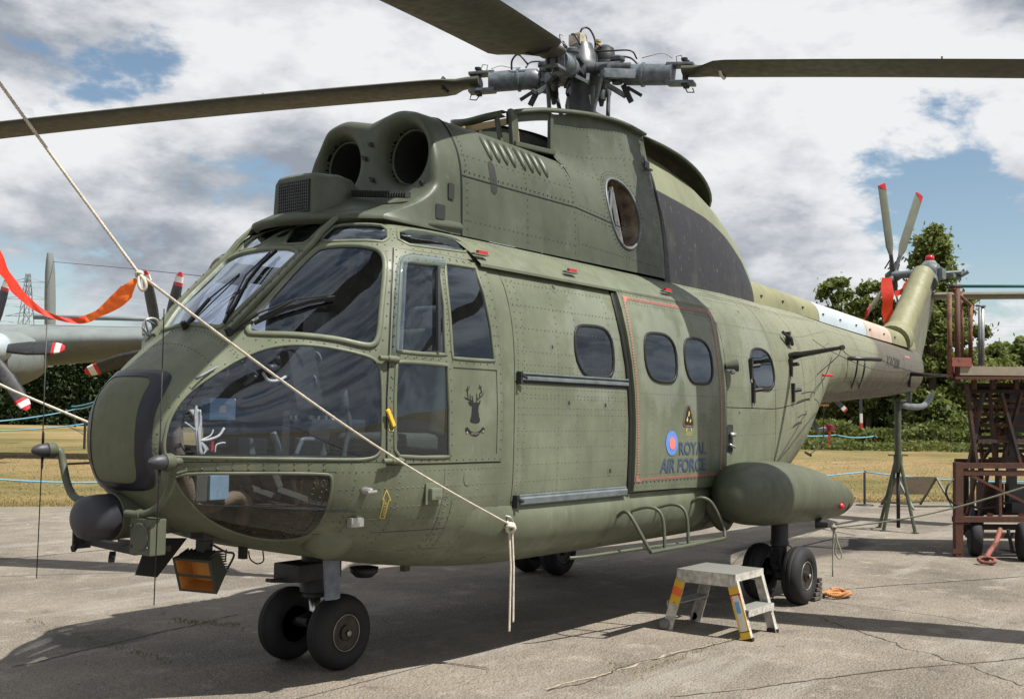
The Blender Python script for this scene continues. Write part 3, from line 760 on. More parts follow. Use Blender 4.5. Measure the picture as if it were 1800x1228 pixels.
# dark butt seams
def seam(path, w=.004): sweep(sm, path, w, .0008)
seam(pickline([(300, 812), (440, 811), (600, 812), (672, 812)], 14), .004); seam(pickline([(290, 828), (440, 827), (592, 829)], 14), .004)
seam(line_xz(-.68, .86, .62, .86)); seam(line_xz(-.75, .74, 3.3, .74), .003)
for x in (-.68, .02): seam([xz(x, z) for z in np.arange(.70, 1.21, .05)], .003)
sm.build('skin_seam', M['seal'], heli)
# access panels on the lower side
for (x0, z0, x1, z1) in ((.10, .76, .50, 1.04), (.70, .80, .92, .93), (1.86, .80, 1.9, .86), (-.52, .84, -.36, .94)):
    if x1-x0 < .1: continue
    q = [xz(*p) for p in dense(roundrect(x0, z0, x1, z1, .03), .06)]
    a = patch('access_panel', q, (), .003, M['olive'], heli, .08, rim=.003)
    mb = MB(); rivets(mb, grow(q, -.012), .05, .0035, .002, .003, True); tag(mb.build('rivets', M['black'], a), kind='stuff')
q = [xz(.21+.035*math.cos(a), 1.14+.045*math.sin(a)) for a in np.arange(0, 6.28, .4)]
patch('access_panel', q, (), .003, M['olive'], heli, rim=.003)

# ---- lower longitudinal fairing and sill bulge
mb = MB(); rows = []
for k in range(40):
    x = .25+3.0*k/39; f = min(1, k/4)*min(1, (39-k)/3); rows.append([SO(x, -48+a*.9, .001+.045*f*math.sin(math.pi*a/20)**.6) for a in range(0, 21, 2)])
mb.grid(rows); mb.build('sill_fairing', M['olive'], heli, True)
mb = MB(); mb.add([SO(1.25+.14*a, xz(1.3, .86-.09*b)[1], .003) for a, b in ((0, 0), (1, 0), (1, 1), (0, 1))], [(0, 1, 2, 3)]); mb.build('step_recess', M['lining'], heli)
mb = MB(); sweep(mb, [xz(*p) for p in dense(roundrect(1.245, .765, 1.395, .865, .015), .04)], .012, .008, closed=True); mb.build('recess_frame', M['olive'], heli)

# ---- footstep rail under the door
mb = MB(); yb = -1.23
A = at(1090, 897, 1, -1.03)
P1 = [Vector((1.80, -1.0, .82)), Vector((1.79, -1.06, .86)), Vector((1.78, -1.12, .83)), Vector((1.83, -1.21, .65)), Vector((1.86, -1.23, .605)), Vector((1.93, -1.235, .60)), Vector((2.85, -1.235, .605)), Vector((2.95, -1.23, .62)), Vector((2.98, -1.2, .70)), Vector((2.92, -1.14, .86)), Vector((2.86, -1.08, .90)), Vector((2.85, -1.0, .86))]
mb.tube(smoothpath(P1, 3), .013, 8)
mb.tube(smoothpath([Vector((2.85, -1.235, .605)), Vector((2.2, -1.1, .60)), Vector((1.5, -.98, .585)), Vector((1.35, -.92, .58))], 3), .011, 8)
for x in (2.04, 2.38): mb.tube(smoothpath([Vector((x-.06, -1.0, .85)), Vector((x-.02, -1.10, .88)), Vector((x, -1.18, .86)), Vector((x+.01, -1.215, .78)), Vector((x+.01, -1.225, .605))], 3), .012, 8)
mb.build('foot_rail', M['olive2'], heli, True, angle=50)
mb = MB(); mb.box((2.4, -1.19, .602), (.95, .07, .006)); mb.build('step_plate', M['dkgrey'], heli)

# ---- cowlings on the roof
def cowl_sec(x):
    """half-section of the engine cowling / rotor fairing at station x: list of (half width, z) from base to crown"""
    pass
KX = [.60, 1.0, 1.5, 1.9, 2.3, 2.7, 3.12]
#           engine cowling outline: w at base, w at z=3.05, crown height, lobe height at y=.25
CW_T = {.60: (.585, .572, 3.345, 3.39), 1.0: (.585, .57, 3.345, 3.395), 1.5: (.59, .575, 3.35, 3.385), 1.9: (.60, .58, 3.35, 3.37), 2.3: (.61, .58, 3.14, 3.10), 2.7: (.62, .56, 3.06, 3.0), 3.12: (.63, .54, 3.0, 2.9)}
def lerpt(T, x):
    ks = sorted(T); x = min(max(x, ks[0]), ks[-1])
    for a, b in zip(ks, ks[1:]):
        if a <= x <= b:
            t = (x-a)/(b-a); return tuple(p+(q-p)*t for p, q in zip(T[a], T[b]))
def cowl_row(x, n=36, sgn=-1, z0=2.60):
    """rounded engine cowling section, both sides; y from port base over the crown to starboard base"""
    wb, wm, zc, zl = lerpt(CW_T, x); pts = []
    ctrl = [(wb, z0), (wb-.004, 2.8), (wm, 2.98), (wm-.03, 3.12), (wm-.09, 3.24), (.40, (zl+3.24)/2+.03), (.31, zl-.01), (.22, zl), (.12, zl*.5+zc*.5+.004), (0, zc)]
    if zl < 3.24: 
        s = (zl-2.98)/(3.43-2.98); ctrl = [(wb, z0), (wb-.004, 2.8), (wm, 2.98-.10*(1-s))]+[(w, 2.98-.10*(1-s)+(z-2.98)*((zl-2.98+.10*(1-s))/(3.43-2.98))) for w, z in ((wm-.03, 3.12), (wm-.09, 3.24), (.40, 3.36), (.31, 3.415), (.22, 3.43), (.12, 3.42), (0, 3.42))]
    half = smoothpath([Vector((0, -w, z)) for w, z in ctrl], 4)
    full = half+[Vector((0, -p.y, p.z)) for p in reversed(half[:-1])]
    return [Vector((x, p.y, p.z)) for p in full]
nrow = len(cowl_row(.6)); zsplit = 8      # index of the horizontal joint
def cowl_piece(name, x0, x1, i0, i1, mat, off=0):
    mb = MB(); rows = []; n = max(2, int((x1-x0)/.06))
    for k in range(n+1):
        r_ = cowl_row(x0+(x1-x0)*k/n); rows.append(r_[i0:i1+1])
    mb.grid(rows); o = mb.build(name, mat, heli, True); return o
# hole for the open side exhaust access, port side
def boolcut(o, cutter, op='DIFFERENCE'):
    md = o.modifiers.new('b', 'BOOLEAN'); md.object = cutter; md.operation = op; md.solver = 'EXACT'
    dg = bpy.context.evaluated_depsgraph_get(); me = bpy.data.meshes.new_from_object(o.evaluated_get(dg)); o.modifiers.remove(md); o.data = me
HC = at(1098, 375, 1, -.56)
g_ = .004
pieces = []
for (i0, i1) in ((0, zsplit), (zsplit, nrow//2), (nrow//2, nrow-1-zsplit), (nrow-1-zsplit, nrow-1)):
    pieces.append(cowl_piece('cowling_panel', .605, 1.897, i0, i1, M['cowl']))
# joint strips on the cowling
mb = MB()
for idx in (zsplit, nrow-1-zsplit):
    for k in range(40):
        x = .61+1.29*k/40; a = cowl_row(x)[idx]; b = cowl_row(x+1.29/40)[idx]; s_ = -1 if idx == zsplit else 1
        mb.bar(a+Vector((0, s_*.001, 0)), b+Vector((0, s_*.001, 0)), .004, .008)
for x in (.605,):
    r_ = cowl_row(x); mb.tube([p+Vector((0, 0, 0)) for p in r_], .007, 4, cap=False)
mb.build('cowling_joint', M['seal'], heli)
mb = MB()
def cowl_rivets(idx, x0, x1, dz=0, pitch=.05):
    x = x0
    while x < x1:
        p = cowl_row(x)[idx]+Vector((0, 0, dz)); mb.box(p, (.007, .006, .007)); x += pitch
for s in (8, nrow-9):
    cowl_rivets(s, .64, 1.88, .03); cowl_rivets(s, .64, 1.88, -.03)
cowl_rivets(2, .64, 1.88); cowl_rivets(12, .64, 1.88, 0, .06)
for x in (.66, 1.3, 1.86): 
    for p in cowl_row(x)[1:20]: mb.box(p, (.007, .007, .007))
tag(mb.build('rivets', M['dkgrey'], heli), kind='stuff')
# cowling slot and louvres, port and starboard
for s in (-1, 1):
    mb = MB(); c = at(867, 312, 1, -.565)
    def cy(x, z):
        r_ = cowl_row(x)[:nrow//2]
        for p, q in zip(r_, r_[1:]):
            if (p.z-z)*(q.z-z) <= 0 and q.z != p.z: return -(p.y+(q.y-p.y)*(z-p.z)/(q.z-p.z))
        return .56
    rows = []
    for k in range(13):
        v = -1+2*k/12; z = c.z+.115*v; hw = .034*math.sqrt(max(0, 1-max(0, (abs(v)-.7)/.3)**2)); rows.append([Vector((c.x+hw*q, s*(cy(c.x, z)+.0025), z)) for q in (-1, 0, 1)])
    mb.grid(rows); mb.build('vent_slot', M['lining'], heli)
    lv = MB()
    for k in range(8):
        x = .96+.085*k+(.03 if k > 3 else 0); r_ = cowl_row(x)
        if s > 0: r_ = r_[::-1]
        seg = r_[13:20]; n = len(seg); lv.tube([q-Vector((0, 0, .012))*(1 if abs(q.y) < .4 else .6) for q in seg], [.010, .024, .028, .030, .030, .026, .012][:n], 8)
    lv.build('louvre_panel', M['cowl'], heli, True)

# ---- engine cowling flaring up into the rotor pylon wall, one skin each side, with the open access hole
PYL = {1.90: [(.60, 2.60), (.596, 2.80), (.58, 2.95), (.56, 3.07), (.52, 3.19), (.46, 3.29), (.39, 3.355), (.345, 3.43), (.335, 3.56), (.33, 3.70)],
       2.20: [(.605, 2.60), (.603, 2.78), (.59, 2.92), (.567, 3.04), (.53, 3.15), (.48, 3.25), (.42, 3.33), (.38, 3.43), (.355, 3.58), (.345, 3.76)],
       2.50: [(.61, 2.60), (.608, 2.76), (.597, 2.89), (.577, 3.01), (.545, 3.12), (.505, 3.23), (.455, 3.34), (.41, 3.48), (.38, 3.64), (.37, 3.80)],
       2.80: [(.615, 2.60), (.612, 2.74), (.603, 2.87), (.587, 2.99), (.56, 3.12), (.525, 3.25), (.485, 3.38), (.445, 3.53), (.41, 3.68), (.385, 3.82)],
       3.12: [(.62, 2.60), (.612, 2.73), (.60, 2.86), (.583, 2.99), (.56, 3.12), (.53, 3.25), (.495, 3.39), (.46, 3.53), (.425, 3.67), (.40, 3.80)]}
PYL_K = sorted(PYL)
def pyl(x, t):
    """t 0 base .. 9 top"""
    x_ = min(max(x, PYL_K[0]), PYL_K[-1])
    for a, b in zip(PYL_K, PYL_K[1:]):
        if a <= x_ <= b: break
    f = (x_-a)/(b-a); f = f*f*(3-2*f)*.5+f*.5; c = [(p[0]+(q[0]-p[0])*f, p[1]+(q[1]-p[1])*f) for p, q in zip(PYL[a], PYL[b])]
    i = min(int(t), 8); u = t-i; P0 = c[i-1] if i else (c[0][0]*2-c[1][0], c[0][1]*2-c[1][1]); P1 = c[i]; P2 = c[i+1]; P3 = c[i+2] if i < 8 else (P2[0]*2-P1[0], P2[1]*2-P1[1])
    g = [.5*(2*P1[k]+(P2[k]-P0[k])*u+(2*P0[k]-5*P1[k]+4*P2[k]-P3[k])*u*u+(P1[k]*3-P0[k]-3*P2[k]+P3[k])*u**3) for k in (0, 1)]
    return Vector((x, -g[0], g[1]))
def pyln(x, t):
    a = pyl(x+.02, t)-pyl(x-.02, t); b = pyl(x, min(9, t+.1))-pyl(x, max(0, t-.1)); n = b.cross(a).normalized(); return n if n.y < 0 else -n
def pylt(x, z):
    lo, hi = 0, 9
    for _ in range(30):
        m_ = (lo+hi)/2
        if pyl(x, m_).z < z: lo = m_
        else: hi = m_
    return lo
PSF = (pyl, pyln, .14)
hc = at(1098, 375, 1, -.575); HR = (.215, .275)
hole = []
for k in range(36):
    a = 2*math.pi*k/36; x = hc.x+HR[0]*math.cos(a); z = hc.z+HR[1]*math.sin(a); hole.append((x, pylt(x, z)))
zj = cowl_row(1.9)[zsplit].z
def pedge(x0, x1, t0, t1, n=8):
    return [(x0+(x1-x0)*k/n, t0(x0+(x1-x0)*k/n)) for k in range(n)]+[(x1, t0(x1)+(t1(x1)-t0(x1))*k/n) for k in range(n)]+[(x1-(x1-x0)*k/n, t1(x1-(x1-x0)*k/n)) for k in range(n)]+[(x0, t1(x0)+(t0(x0)-t1(x0))*k/n) for k in range(n)]
tj = lambda x: pylt(x, zj-.10*(x-1.9)); t9 = lambda x: 9; t00 = lambda x: 0
pp_ = patch('pylon_fairing', pedge(1.90, 3.115, t00, t9, 14), [hole], 0, M['cowl'], heli, .06, sf=PSF)
pyl_m = lambda x, t: Vector((pyl(x, t).x, -pyl(x, t).y, pyl(x, t).z))
def pyln_m(x, t): n = pyln(x, t); return Vector((n.x, -n.y, n.z))
patch('pylon_fairing', pedge(1.90, 3.115, t00, t9, 14), [hole], 0, M['cowl'], heli, .06, sf=(pyl_m, pyln_m, .14))
mb = MB()
for k in range(16):
    x = 1.90+(2.62-1.9)*k/16; a = pyl(x, tj(x)); x += .72/16; b = pyl(x, tj(x)); mb.bar(a+Vector((0, -.001, 0)), b+Vector((0, -.001, 0)), .004, .008)
mb.build('cowling_joint', M['seal'], heli)
mb = MB()
def prow(pts, pitch=.045):
    acc = 0
    for (x0, t0), (x1, t1) in zip(pts, pts[1:]):
        a, b = pyl(x0, t0), pyl(x1, t1); L = (b-a).length
        while acc < L: 
            c = a.lerp(b, acc/L); mb.box(c, (.006, .007, .006)); acc += pitch
        acc -= L
prow([(x, .6) for x in np.arange(1.95, 3.1, .1)]); prow([(x, tj(x)+.25) for x in np.arange(1.95, 2.6, .1)]); prow([(x, tj(x)-.25) for x in np.arange(1.95, 2.6, .1)])
for x in (1.93, 2.35, 2.75, 3.06): prow([(x, t) for t in np.arange(5 if x < 2.9 else 0, 8.6, .4)])
prow([(x, 8.4) for x in np.arange(1.95, 3.1, .1)]); prow([(x, 7.0) for x in np.arange(1.95, 3.0, .1)], .06); prow([(x, 5.4) for x in np.arange(2.1, 3.0, .1)], .06)
for r_ in (1.14, 1.22): 
    q = [(hc.x+HR[0]*r_*math.cos(a), pylt(hc.x+HR[0]*r_*math.cos(a), hc.z+HR[1]*r_*math.sin(a))) for a in np.arange(0, 6.6, .3)]
    q = [v for v in q if v[0] < 3.1]
    prow(q, .035)
tag(mb.build('rivets', M['dkgrey'], heli), kind='stuff')
ring = [pyl(x, t)+pyln(x, t)*.002 for x, t in hole]
mb = MB(); mb.tube(ring, .011, 6, closed=True); mb.build('access_ring', M['grey'], heli, True)
M['rustduct'] = plain('stained_duct', (.16, .125, .09), .6, var=.5, scale=9)
mb = MB(); mb.grid([[p for p in ring], [Vector((p.x, p.y+.05, p.z)) for p in ring], [Vector((hc.x+(p.x-hc.x)*.96, p.y+.16, hc.z+(p.z-hc.z)*.96)) for p in ring]], True); mb.build('access_duct', M['rustduct'], heli, True)
mb = MB(); mb.box((hc.x+.02, -.28, hc.z), (.6, .02, .7)); mb.build('gearbox_wall', M['lining'], heli)
mb = MB(); mb.bar((hc.x-.02, -.50, hc.z-.22), (hc.x-.02, -.42, hc.z+.2), .03, .02); mb.build('gearbox_frame', M['grey'], heli)
mb = MB(); mb.bar((hc.x+.05, -.52, hc.z-.24), (hc.x+.01, -.44, hc.z+.22), .02, .035, bev=.004); mb.build('gearbox_strut', M['alu'], heli)
mb = MB(); mb.tube([(hc.x-.12, -.5, hc.z-.20), (hc.x-.05, -.47, hc.z-.1), (hc.x+.0, -.45, hc.z+.18)], .012); mb.build('gearbox_pipe', M['grey'], heli)
mb = MB(); mb.lathe([(.0, 0), (.05, .01), (.05, .12), (0, .13)], (hc.x-.09, -.44, hc.z-.04), (0, .2, 1), 12); mb.build('fluid_bottle', plain('teal_plastic', (.05, .16, .2), .4), heli)
M['zn'] = plain('zinc_chromate', (.42, .30, .13), .5)
# open front of the pylon: side posts and inner bulkhead
for s in (-1, 1):
    mb = MB()
    for (xa, ya, za), (xb, yb, zb_), w, h in (((1.53, .29, 3.36), (1.53, .262, 3.655), .035, .075), ((1.44, .24, 3.38), (1.44, .19, 3.61), .03, .03), ((1.90, .338, 3.40), (1.90, .335, 3.70), .03, .04), ((1.50, .31, 3.40), (1.92, .36, 3.41), .03, .035)):
        mb.bar((xa, s*ya, za), (xb, s*yb, zb_), h, w, up=(0, 1, 0), bev=.008)
    mb.build('pylon_front_post', M['cowl'], heli)
mb = MB()
for s in (-1, 1): mb.bar((1.60, s*.26, 3.38), (1.60, s*.235, 3.64), .05, .012, up=(0, 1, 0))
mb.bar((1.60, -.22, 3.60), (1.60, .22, 3.60), .012, .05)
mb.build('pylon_bulkhead', M['zn'], heli)
mb = MB(); mb.grid([[Vector((x, y, 3.36-.05*abs(y))) for y in np.linspace(-.33, .33, 7)] for x in (1.88, 2.4, 3.1)]); mb.build('gearbox_deck', M['lining'], heli)
# rim of the open top
rim = [(1.50, -.235, 3.64), (1.60, -.28, 3.67), (1.87, -.34, 3.73), (2.34, -.38, 3.80), (2.77, -.40, 3.83), (3.11, -.41, 3.81)]
mb = MB(); pr = smoothpath([Vector(p) for p in rim], 5); full = pr+[Vector((p.x, -p.y, p.z)) for p in pr]
for half in (pr, [Vector((p.x, -p.y, p.z)) for p in pr]):
    s = -1 if half[0].y < 0 else 1
    mb.grid([[p+Vector((0, -s*.05, -.01)), p+Vector((0, s*.012, .006)), p+Vector((0, s*.035, -.012)), p+Vector((0, s*.03, -.03)), p+Vector((0, -s*.02, -.025))] for p in half])
hp = smoothpath([Vector((1.50, -.235, 3.64)), Vector((1.42, -.14, 3.61)), Vector((1.39, 0, 3.59)), Vector((1.42, .14, 3.61)), Vector((1.50, .235, 3.64))], 6)
mb.grid([[p+Vector((.03, 0, 0)), p+Vector((-.05, 0, 0)), p+Vector((-.06, 0, -.03)), p+Vector((0, 0, -.04))] for p in hp])
for s in (-1, 1):
    mb.grid([[Vector((p.x, s*(abs(p.y)-.005), p.z+.0)), Vector((p.x, s*(abs(p.y)+.0), p.z-.09))] for p in pr if p.x < 1.95])
mb.build('pylon_rim', M['cowl'], heli, True)

# ---- tapering rear fairing with its black lower half, and the curved spoiler plate
RF = {3.13: (.60, .40, 3.80), 3.6: (.585, .37, 3.75), 4.1: (.55, .33, 3.67), 4.6: (.49, .28, 3.52), 5.1: (.40, .21, 3.31), 5.5: (.29, .14, 3.07), 5.85: (.16, .06, 2.80), 6.05: (.06, .03, 2.66)}
def rear_row(x):
    wb, wt, zt = lerpt(RF, x); z0 = 2.58
    ctrl = [(wb, z0), (wb*.97, z0+.25*(zt-z0)), (wb*.9, z0+.5*(zt-z0)), (wb*.78, z0+.72*(zt-z0)), (wb*.60, z0+.88*(zt-z0)), (wb*.33, z0+.97*(zt-z0)), (0, zt)]
    half = smoothpath([Vector((x, -w, z)) for w, z in ctrl], 4); return half
xs = [3.135+(6.05-3.135)*(k/38) for k in range(39)]
def camo_rear(g, base):
    o = g.sep(); q = g.m('MAXIMUM', g.m('SUBTRACT', o[0], 4.0), 0); e = g.m('ADD', o[2], g.m('ADD', g.m('MULTIPLY', g.m('SUBTRACT', o[0], 3.24), .085), g.m('MULTIPLY', g.m('MULTIPLY', q, q), .155)))
    return g.mix(g.rng(e, 3.325, 3.337), (.022, .022, .026), base)
M['rear'] = paint('rear_fairing_paint', (.185, .20, .125), .5, .08, extra=camo_rear)
mb = MB(); rr = [rear_row(x)+[Vector((p.x, -p.y, p.z)) for p in reversed(rear_row(x)[:-1])] for x in xs]; mb.grid(rr); mb.add([rr[-1][0]]+rr[-1], [tuple(range(1, len(rr[-1])+1))])
mb.build('rear_fairing', M['rear'], heli, True)
c = at(1256, 442, 1, -.44)
mb = MB(); mb.prism([(.04*math.cos(a), .085*math.sin(a)) for a in np.arange(0, 6.2, .35)], -.01, .03, lambda u, v, w: Vector((c.x+u, c.y-w+.25*v*.5, c.z+v))); mb.build('mesh_grille', plain('silver_mesh', (.30, .34, .38), .5), heli)
mb = MB(); rows = []
for k in range(17):
    t = k/16; x = 3.13+1.72*t; w = .47*math.sqrt(max(0, 1-t**2.6))+.012; z = 3.87-.02*t-.29*t**2.2
    rows.append([Vector((x, w*math.sin(a), z-.10*(math.sin(a)**2)-.02*(1-math.cos(a)))) for a in np.linspace(-1.5, 1.5, 15)])
mb.grid(rows); o_ = mb.build('spoiler_plate', M['cowl'], heli, True); sl = o_.modifiers.new('s', 'SOLIDIFY'); sl.thickness = .022
r_ = [Vector((p.x-.003, p.y, p.z)) for p in rr[0]]
mb = MB(); mb.tube(r_, .014, 5, cap=False); mb.build('fairing_joint', M['seal'], heli)
p = at(1137, 298, 1, -.47); mb = MB(); mb.box(p+Vector((0, -.0, 0)), (.07, .012, .13), bev=.005); mb.bar(p+Vector((-.04, -.02, 0)), p+Vector((.05, -.02, 0)), .015, .015); mb.build('fairing_latch', M['dkgrey'], heli)

M['duct_in'] = plain('duct_shaded', (.035, .038, .032), .6)  # darker than the cowling: shade inside the intakes put into the colour
# ---- twin intake fairing
def intake_surface():
    mb = MB(); X0 = .36; CZ = 3.10; CY = .288; RD = .172
    half = [Vector(p) for p in cowl_row(.594)[:nrow//2+1]]
    half = smoothpath(half, 2)
    def segd(y, z):
        best = 9
        for p, q in zip(half, half[1:]):
            dy, dz = q.y-p.y, q.z-p.z; L2 = dy*dy+dz*dz or 1e-9; t = max(0, min(1, ((y-p.y)*dy+(z-p.z)*dz)/L2)); best = min(best, math.hypot(y-p.y-dy*t, z-p.z-dz*t))
        return best
    BL = .085
    def fx(y, z):
        k = max(0, min(1, (2.90-z)/.27)); base = X0-.72*k**1.6*(1-.40*(abs(y)/.6)**2)
        d = math.hypot(abs(y)-CY, (z-CZ)/1.03)
        if d < RD+BL: t = min(1, (RD+BL-d)/BL); return X0+.11*(1-math.sqrt(max(0, 1-t*t)))
        return base
    n = len(half); T = 70; G = []
    for i, p in enumerate(half):
        u = i/(n-1); zc = 2.60+(half[-1].z-2.60)*u**1.0
        # height met on the centre line, even spacing by arc
        row = [Vector((.594, p.y, p.z)), Vector((.588, p.y, p.z))]
        for k in range(T+1):
            t = (k/T)**1.15; y = p.y*(1-t); z = p.z+(zc-p.z)*t; ed = segd(y, z); rr_ = .055; x = fx(y, z)
            if ed < rr_: x += (rr_-math.sqrt(max(0, rr_*rr_-(rr_-ed)**2)))*(1 if z > 2.75 else max(0, (z-2.62)/.13))
            row.append(Vector((min(x, .585), y, z)))
        G.append(row)
    mb.grid(G); mb.grid([[Vector((q.x, -q.y, q.z)) for q in r_] for r_ in G]); return mb
_im = intake_surface(); _io = _im.build('intake_fairing', M['cowl'], heli, True)
_b = bmesh.new(); _b.from_mesh(_io.data); bmesh.ops.remove_doubles(_b, verts=_b.verts, dist=.0008); _kill = [f for f in _b.faces if math.hypot(abs(f.calc_center_median().y)-.288, (f.calc_center_median().z-3.10)/1.03) < .173 and f.calc_center_median().x < .593]
bmesh.ops.delete(_b, geom=_kill, context='FACES')
bmesh.ops.recalc_face_normals(_b, faces=_b.faces); _b.to_mesh(_io.data); _b.free()
for s in (-1, 1):
    mb = MB(); mb.tube([(.474, s*.288+.173*math.cos(a), 3.10+.177*math.sin(a)) for a in np.arange(0, 6.28, .16)], .011, 6, closed=True); mb.build('intake_ring', M['cowl'], heli, True)
    mb = MB(); mb.lathe([(.173, -.03), (.172, .0), (.165, .35), (.150, 1.1), (.0, 1.1)], (.50, s*.288, 3.10), (1, 0, 0), 28, cap=False); mb.build('intake_duct', M['duct_in'], heli, True, angle=50)
# roof lip of the fairing, over the windscreens
mb = MB(); rows = []
def liprow(t):
    """t 0..1 from port joint round the front to starboard joint: outer edge points"""
    a = math.pi*(t); return Vector((.60-1.06*math.sin(a)**.55 if 0 < t < 1 else .60, -.60*math.cos(a), 0))
for k in range(49):
    t = k/48; a = math.pi*t; y = -.60*math.cos(a)*(1.0); sx = math.sin(a)**.8 if 0 < t < 1 else 0; x = .60-1.02*sx
    fr_ = Vector((x, y, 2.635-.05*sx+.0)); inn = Vector((.60-.55*sx, y*.93, 2.72+.10*sx))
    mid = Vector((.60-.85*sx, y*.98, 2.668+.02*sx))
    rows.append([fr_+Vector((.05*sx, -y*.05, -.02)), fr_, fr_+Vector((0, 0, .018)), mid, inn, Vector((.60-.36*sx, y*.85, 2.74+.12*sx))])
mb.grid(rows); mb.build('intake_fairing_lip', M['cowl'], heli, True)
# heater box on the lip with its grille
mb = MB(); cx_ = -.24; yc = -.06
rows = []
for x, w, zt in ((-.30, .165, 2.865), (-.285, .175, 2.88), (-.1, .18, 2.90), (.02, .17, 2.89), (.14, .12, 2.84), (.22, .05, 2.80)):
    rows.append([Vector((x, yc+s_*w, z)) for s_, z in ((-1.08, 2.60), (-1.05, 2.72), (-1, zt-.035), (-.85, zt-.006), (-.4, zt), (.4, zt), (.85, zt-.006), (1, zt-.035), (1.05, 2.72), (1.08, 2.60))])
mb.grid(rows); mb.add(rows[0], [tuple(range(10))]); mb.build('heater_intake', M['cowl'], heli, True, angle=45)
mb = MB(); mb.box((-.302, yc, 2.745), (.006, .27, .19), bev=.003); g1 = mb.build('intake_grille', M['lining'], heli)
mb = MB()
for k in range(15): mb.box((-.308, yc-.125+.25*k/14, 2.745), (.004, .004, .185))
for k in range(11): mb.box((-.309, yc, 2.655+.18*k/10), (.004, .265, .003))
mb.build('grille_bars', M['dkgrey'], g1)
# holes, vents and fasteners of the fairing
for s in (-1, 1):
    for a in (70, 118, 178, 228, 282, 330, 20):
        r0 = .272; y = s*.288+r0*math.cos(R(a)); z = 3.10+r0*1.0*math.sin(R(a))
        if abs(y) > .48 or z > 3.34: continue
        mb = MB(); mb.lathe([(.0, 0), (.015, 0), (.015, .012), (0, .013)], (.354, y, z), (-1, 0, 0), 10)
        for q in (40, 220): mb.lathe([(.005, 0), (.005, .012), (0, .013)], (.354, y+.024*math.cos(R(q)), z+.024*math.sin(R(q))), (-1, 0, 0), 6)
        mb.build('fastener', M['lining'], heli)
def cowl_mark(px_, py_, w, h, name='vent_slot'):
    p = at(px_, py_, 1, -.589); b = MB(); b.prism(roundrect(p.x-w/2, p.z-h/2, p.x+w/2, p.z+h/2, .012), .575, .5885, lambda u, v, q: Vector((u, -q, v))); b.build(name, M['lining'], heli)
cowl_mark(794, 336, .055, .10); cowl_mark(775, 372, .085, .09)
mb = MB()
p = at(675, 358, 0, -.06)
for k in range(22): mb.box((-.02+.0075*k, -.27-.0135*k, 2.79-.0005*k), (.05, .006, .035))
mb.build('louvre_strip', M['lining'], heli)

# ---- spine cover along the tail boom, three paint shades
def spine_row(x):
    zt = 2.955-(x-5.0)*.041; zb = station(x)[0]-.03; w = .26-.012*(x-5); f = 1
    return [Vector((x, w*math.cos(R(a)), zb+(zt-zb)*math.sin(R(a))**.8)) for a in range(0, 181, 12)]
for x0, x1, mt in ((4.55, 7.35, 'light_olive'), (7.36, 8.95, 'blue_grey'), (8.96, 9.95, 'pink'), (9.96, 10.98, 'light_olive')):
    if mt == 'blue_grey': M[mt] = paint('primer_blue_grey', (.40, .46, .50), .6, .05)
    if mt == 'pink': M[mt] = paint('faded_pink_primer', (.46, .36, .30), .6, .05)
    n = int((x1-x0)/.1); mb = MB(); rows = [spine_row(x0+(x1-x0)*k/n) for k in range(n+1)]; mb.grid(rows); o_ = mb.build('spine_cover', M[mt], heli, True)
    mb = MB(); x = x0+.12
    while x < x1:
        a, b = spine_row(x)[14], spine_row(x)[1]; mb.box(a+Vector((0, -.004, .02)), (.03, .012, .02)); x += .55
    mb.build('cover_latch', M['dark'], o_)

# ---- fin, gearbox fairing, stabiliser
mb = MB(); FP = [(10.35, 2.60), (10.9, 2.72), (11.25, 2.95), (12.0, 3.62), (12.75, 3.55), (12.62, 3.30), (11.62, 1.93), (11.3, 1.92), (10.9, 1.95)]
rows = []
def fin_sec(z):
    # leading and trailing edges at height z
    le = 10.6+(z-2.0)*.0 if z < 2.5 else 10.75+(z-2.6)*1.18; te = 11.55+(z-1.93)*.70 if z < 3.3 else 12.51+(z-3.3)*.4
    return le, te
for k in range(18):
    z = 1.93+1.72*k/17; le, te = fin_sec(z); t = .13-.02*k/17; row = []
    for a in range(0, 360, 20):
        c_, s_ = math.cos(R(a)), math.sin(R(a)); u = (1-c_)/2; row.append(Vector((le+(te-le)*u, t*s_*(1-.75*u**1.2)*(1.25 if u < .5 else 1), z)))
    rows.append(row)
mb.grid(rows, True); mb.add(rows[-1], [tuple(range(18))]); mb.add(rows[0], [tuple(range(18))])
M['fin'] = paint('fin_paint', (.15, .15, .11), .5, .1)
mb.build('tail_fin', M['fin'], heli, True, angle=50)
mb = MB(); pp = smoothpath([Vector((10.62, 0, 2.55)), Vector((10.95, 0, 2.80)), Vector((11.3, 0, 3.08)), Vector((11.7, 0, 3.42)), Vector((11.98, 0, 3.66))], 4)
mb.tube(pp, [.195-.035*k/(len(pp)-1) for k in range(len(pp))], 20); mb.build('fin_drive_cover', M['light_olive'], heli, True, angle=50)
mb = MB(); mb.tube([Vector((10.60, 0, 2.58)), Vector((10.78, 0, 2.66))], [.235, .235], 20); mb.build('cover_collar', M['light_olive'], heli, True, angle=50)
st0 = at(1655, 515, 1, 0); st1 = at(1800, 522, 1, -1.75)
sx_ = 12.35
mb = MB(); rows = []
for k in range(9):
    y = -.05-2.05*k/8; xc = 12.35+.0*k; z = 3.37-.09*k/8; ch = .64-.04*k/8
    rows.append([Vector((xc+ch*(1-math.cos(R(a)))/2-ch/2+.1, y, z+.065*math.sin(R(a))*(1-.6*(1-math.cos(R(a)))/2))) for a in range(0, 360, 24)])
mb.grid(rows, True); mb.add(rows[-1], [tuple(range(15))]); mb.build('stabiliser', M['fin'], heli, True, angle=50)
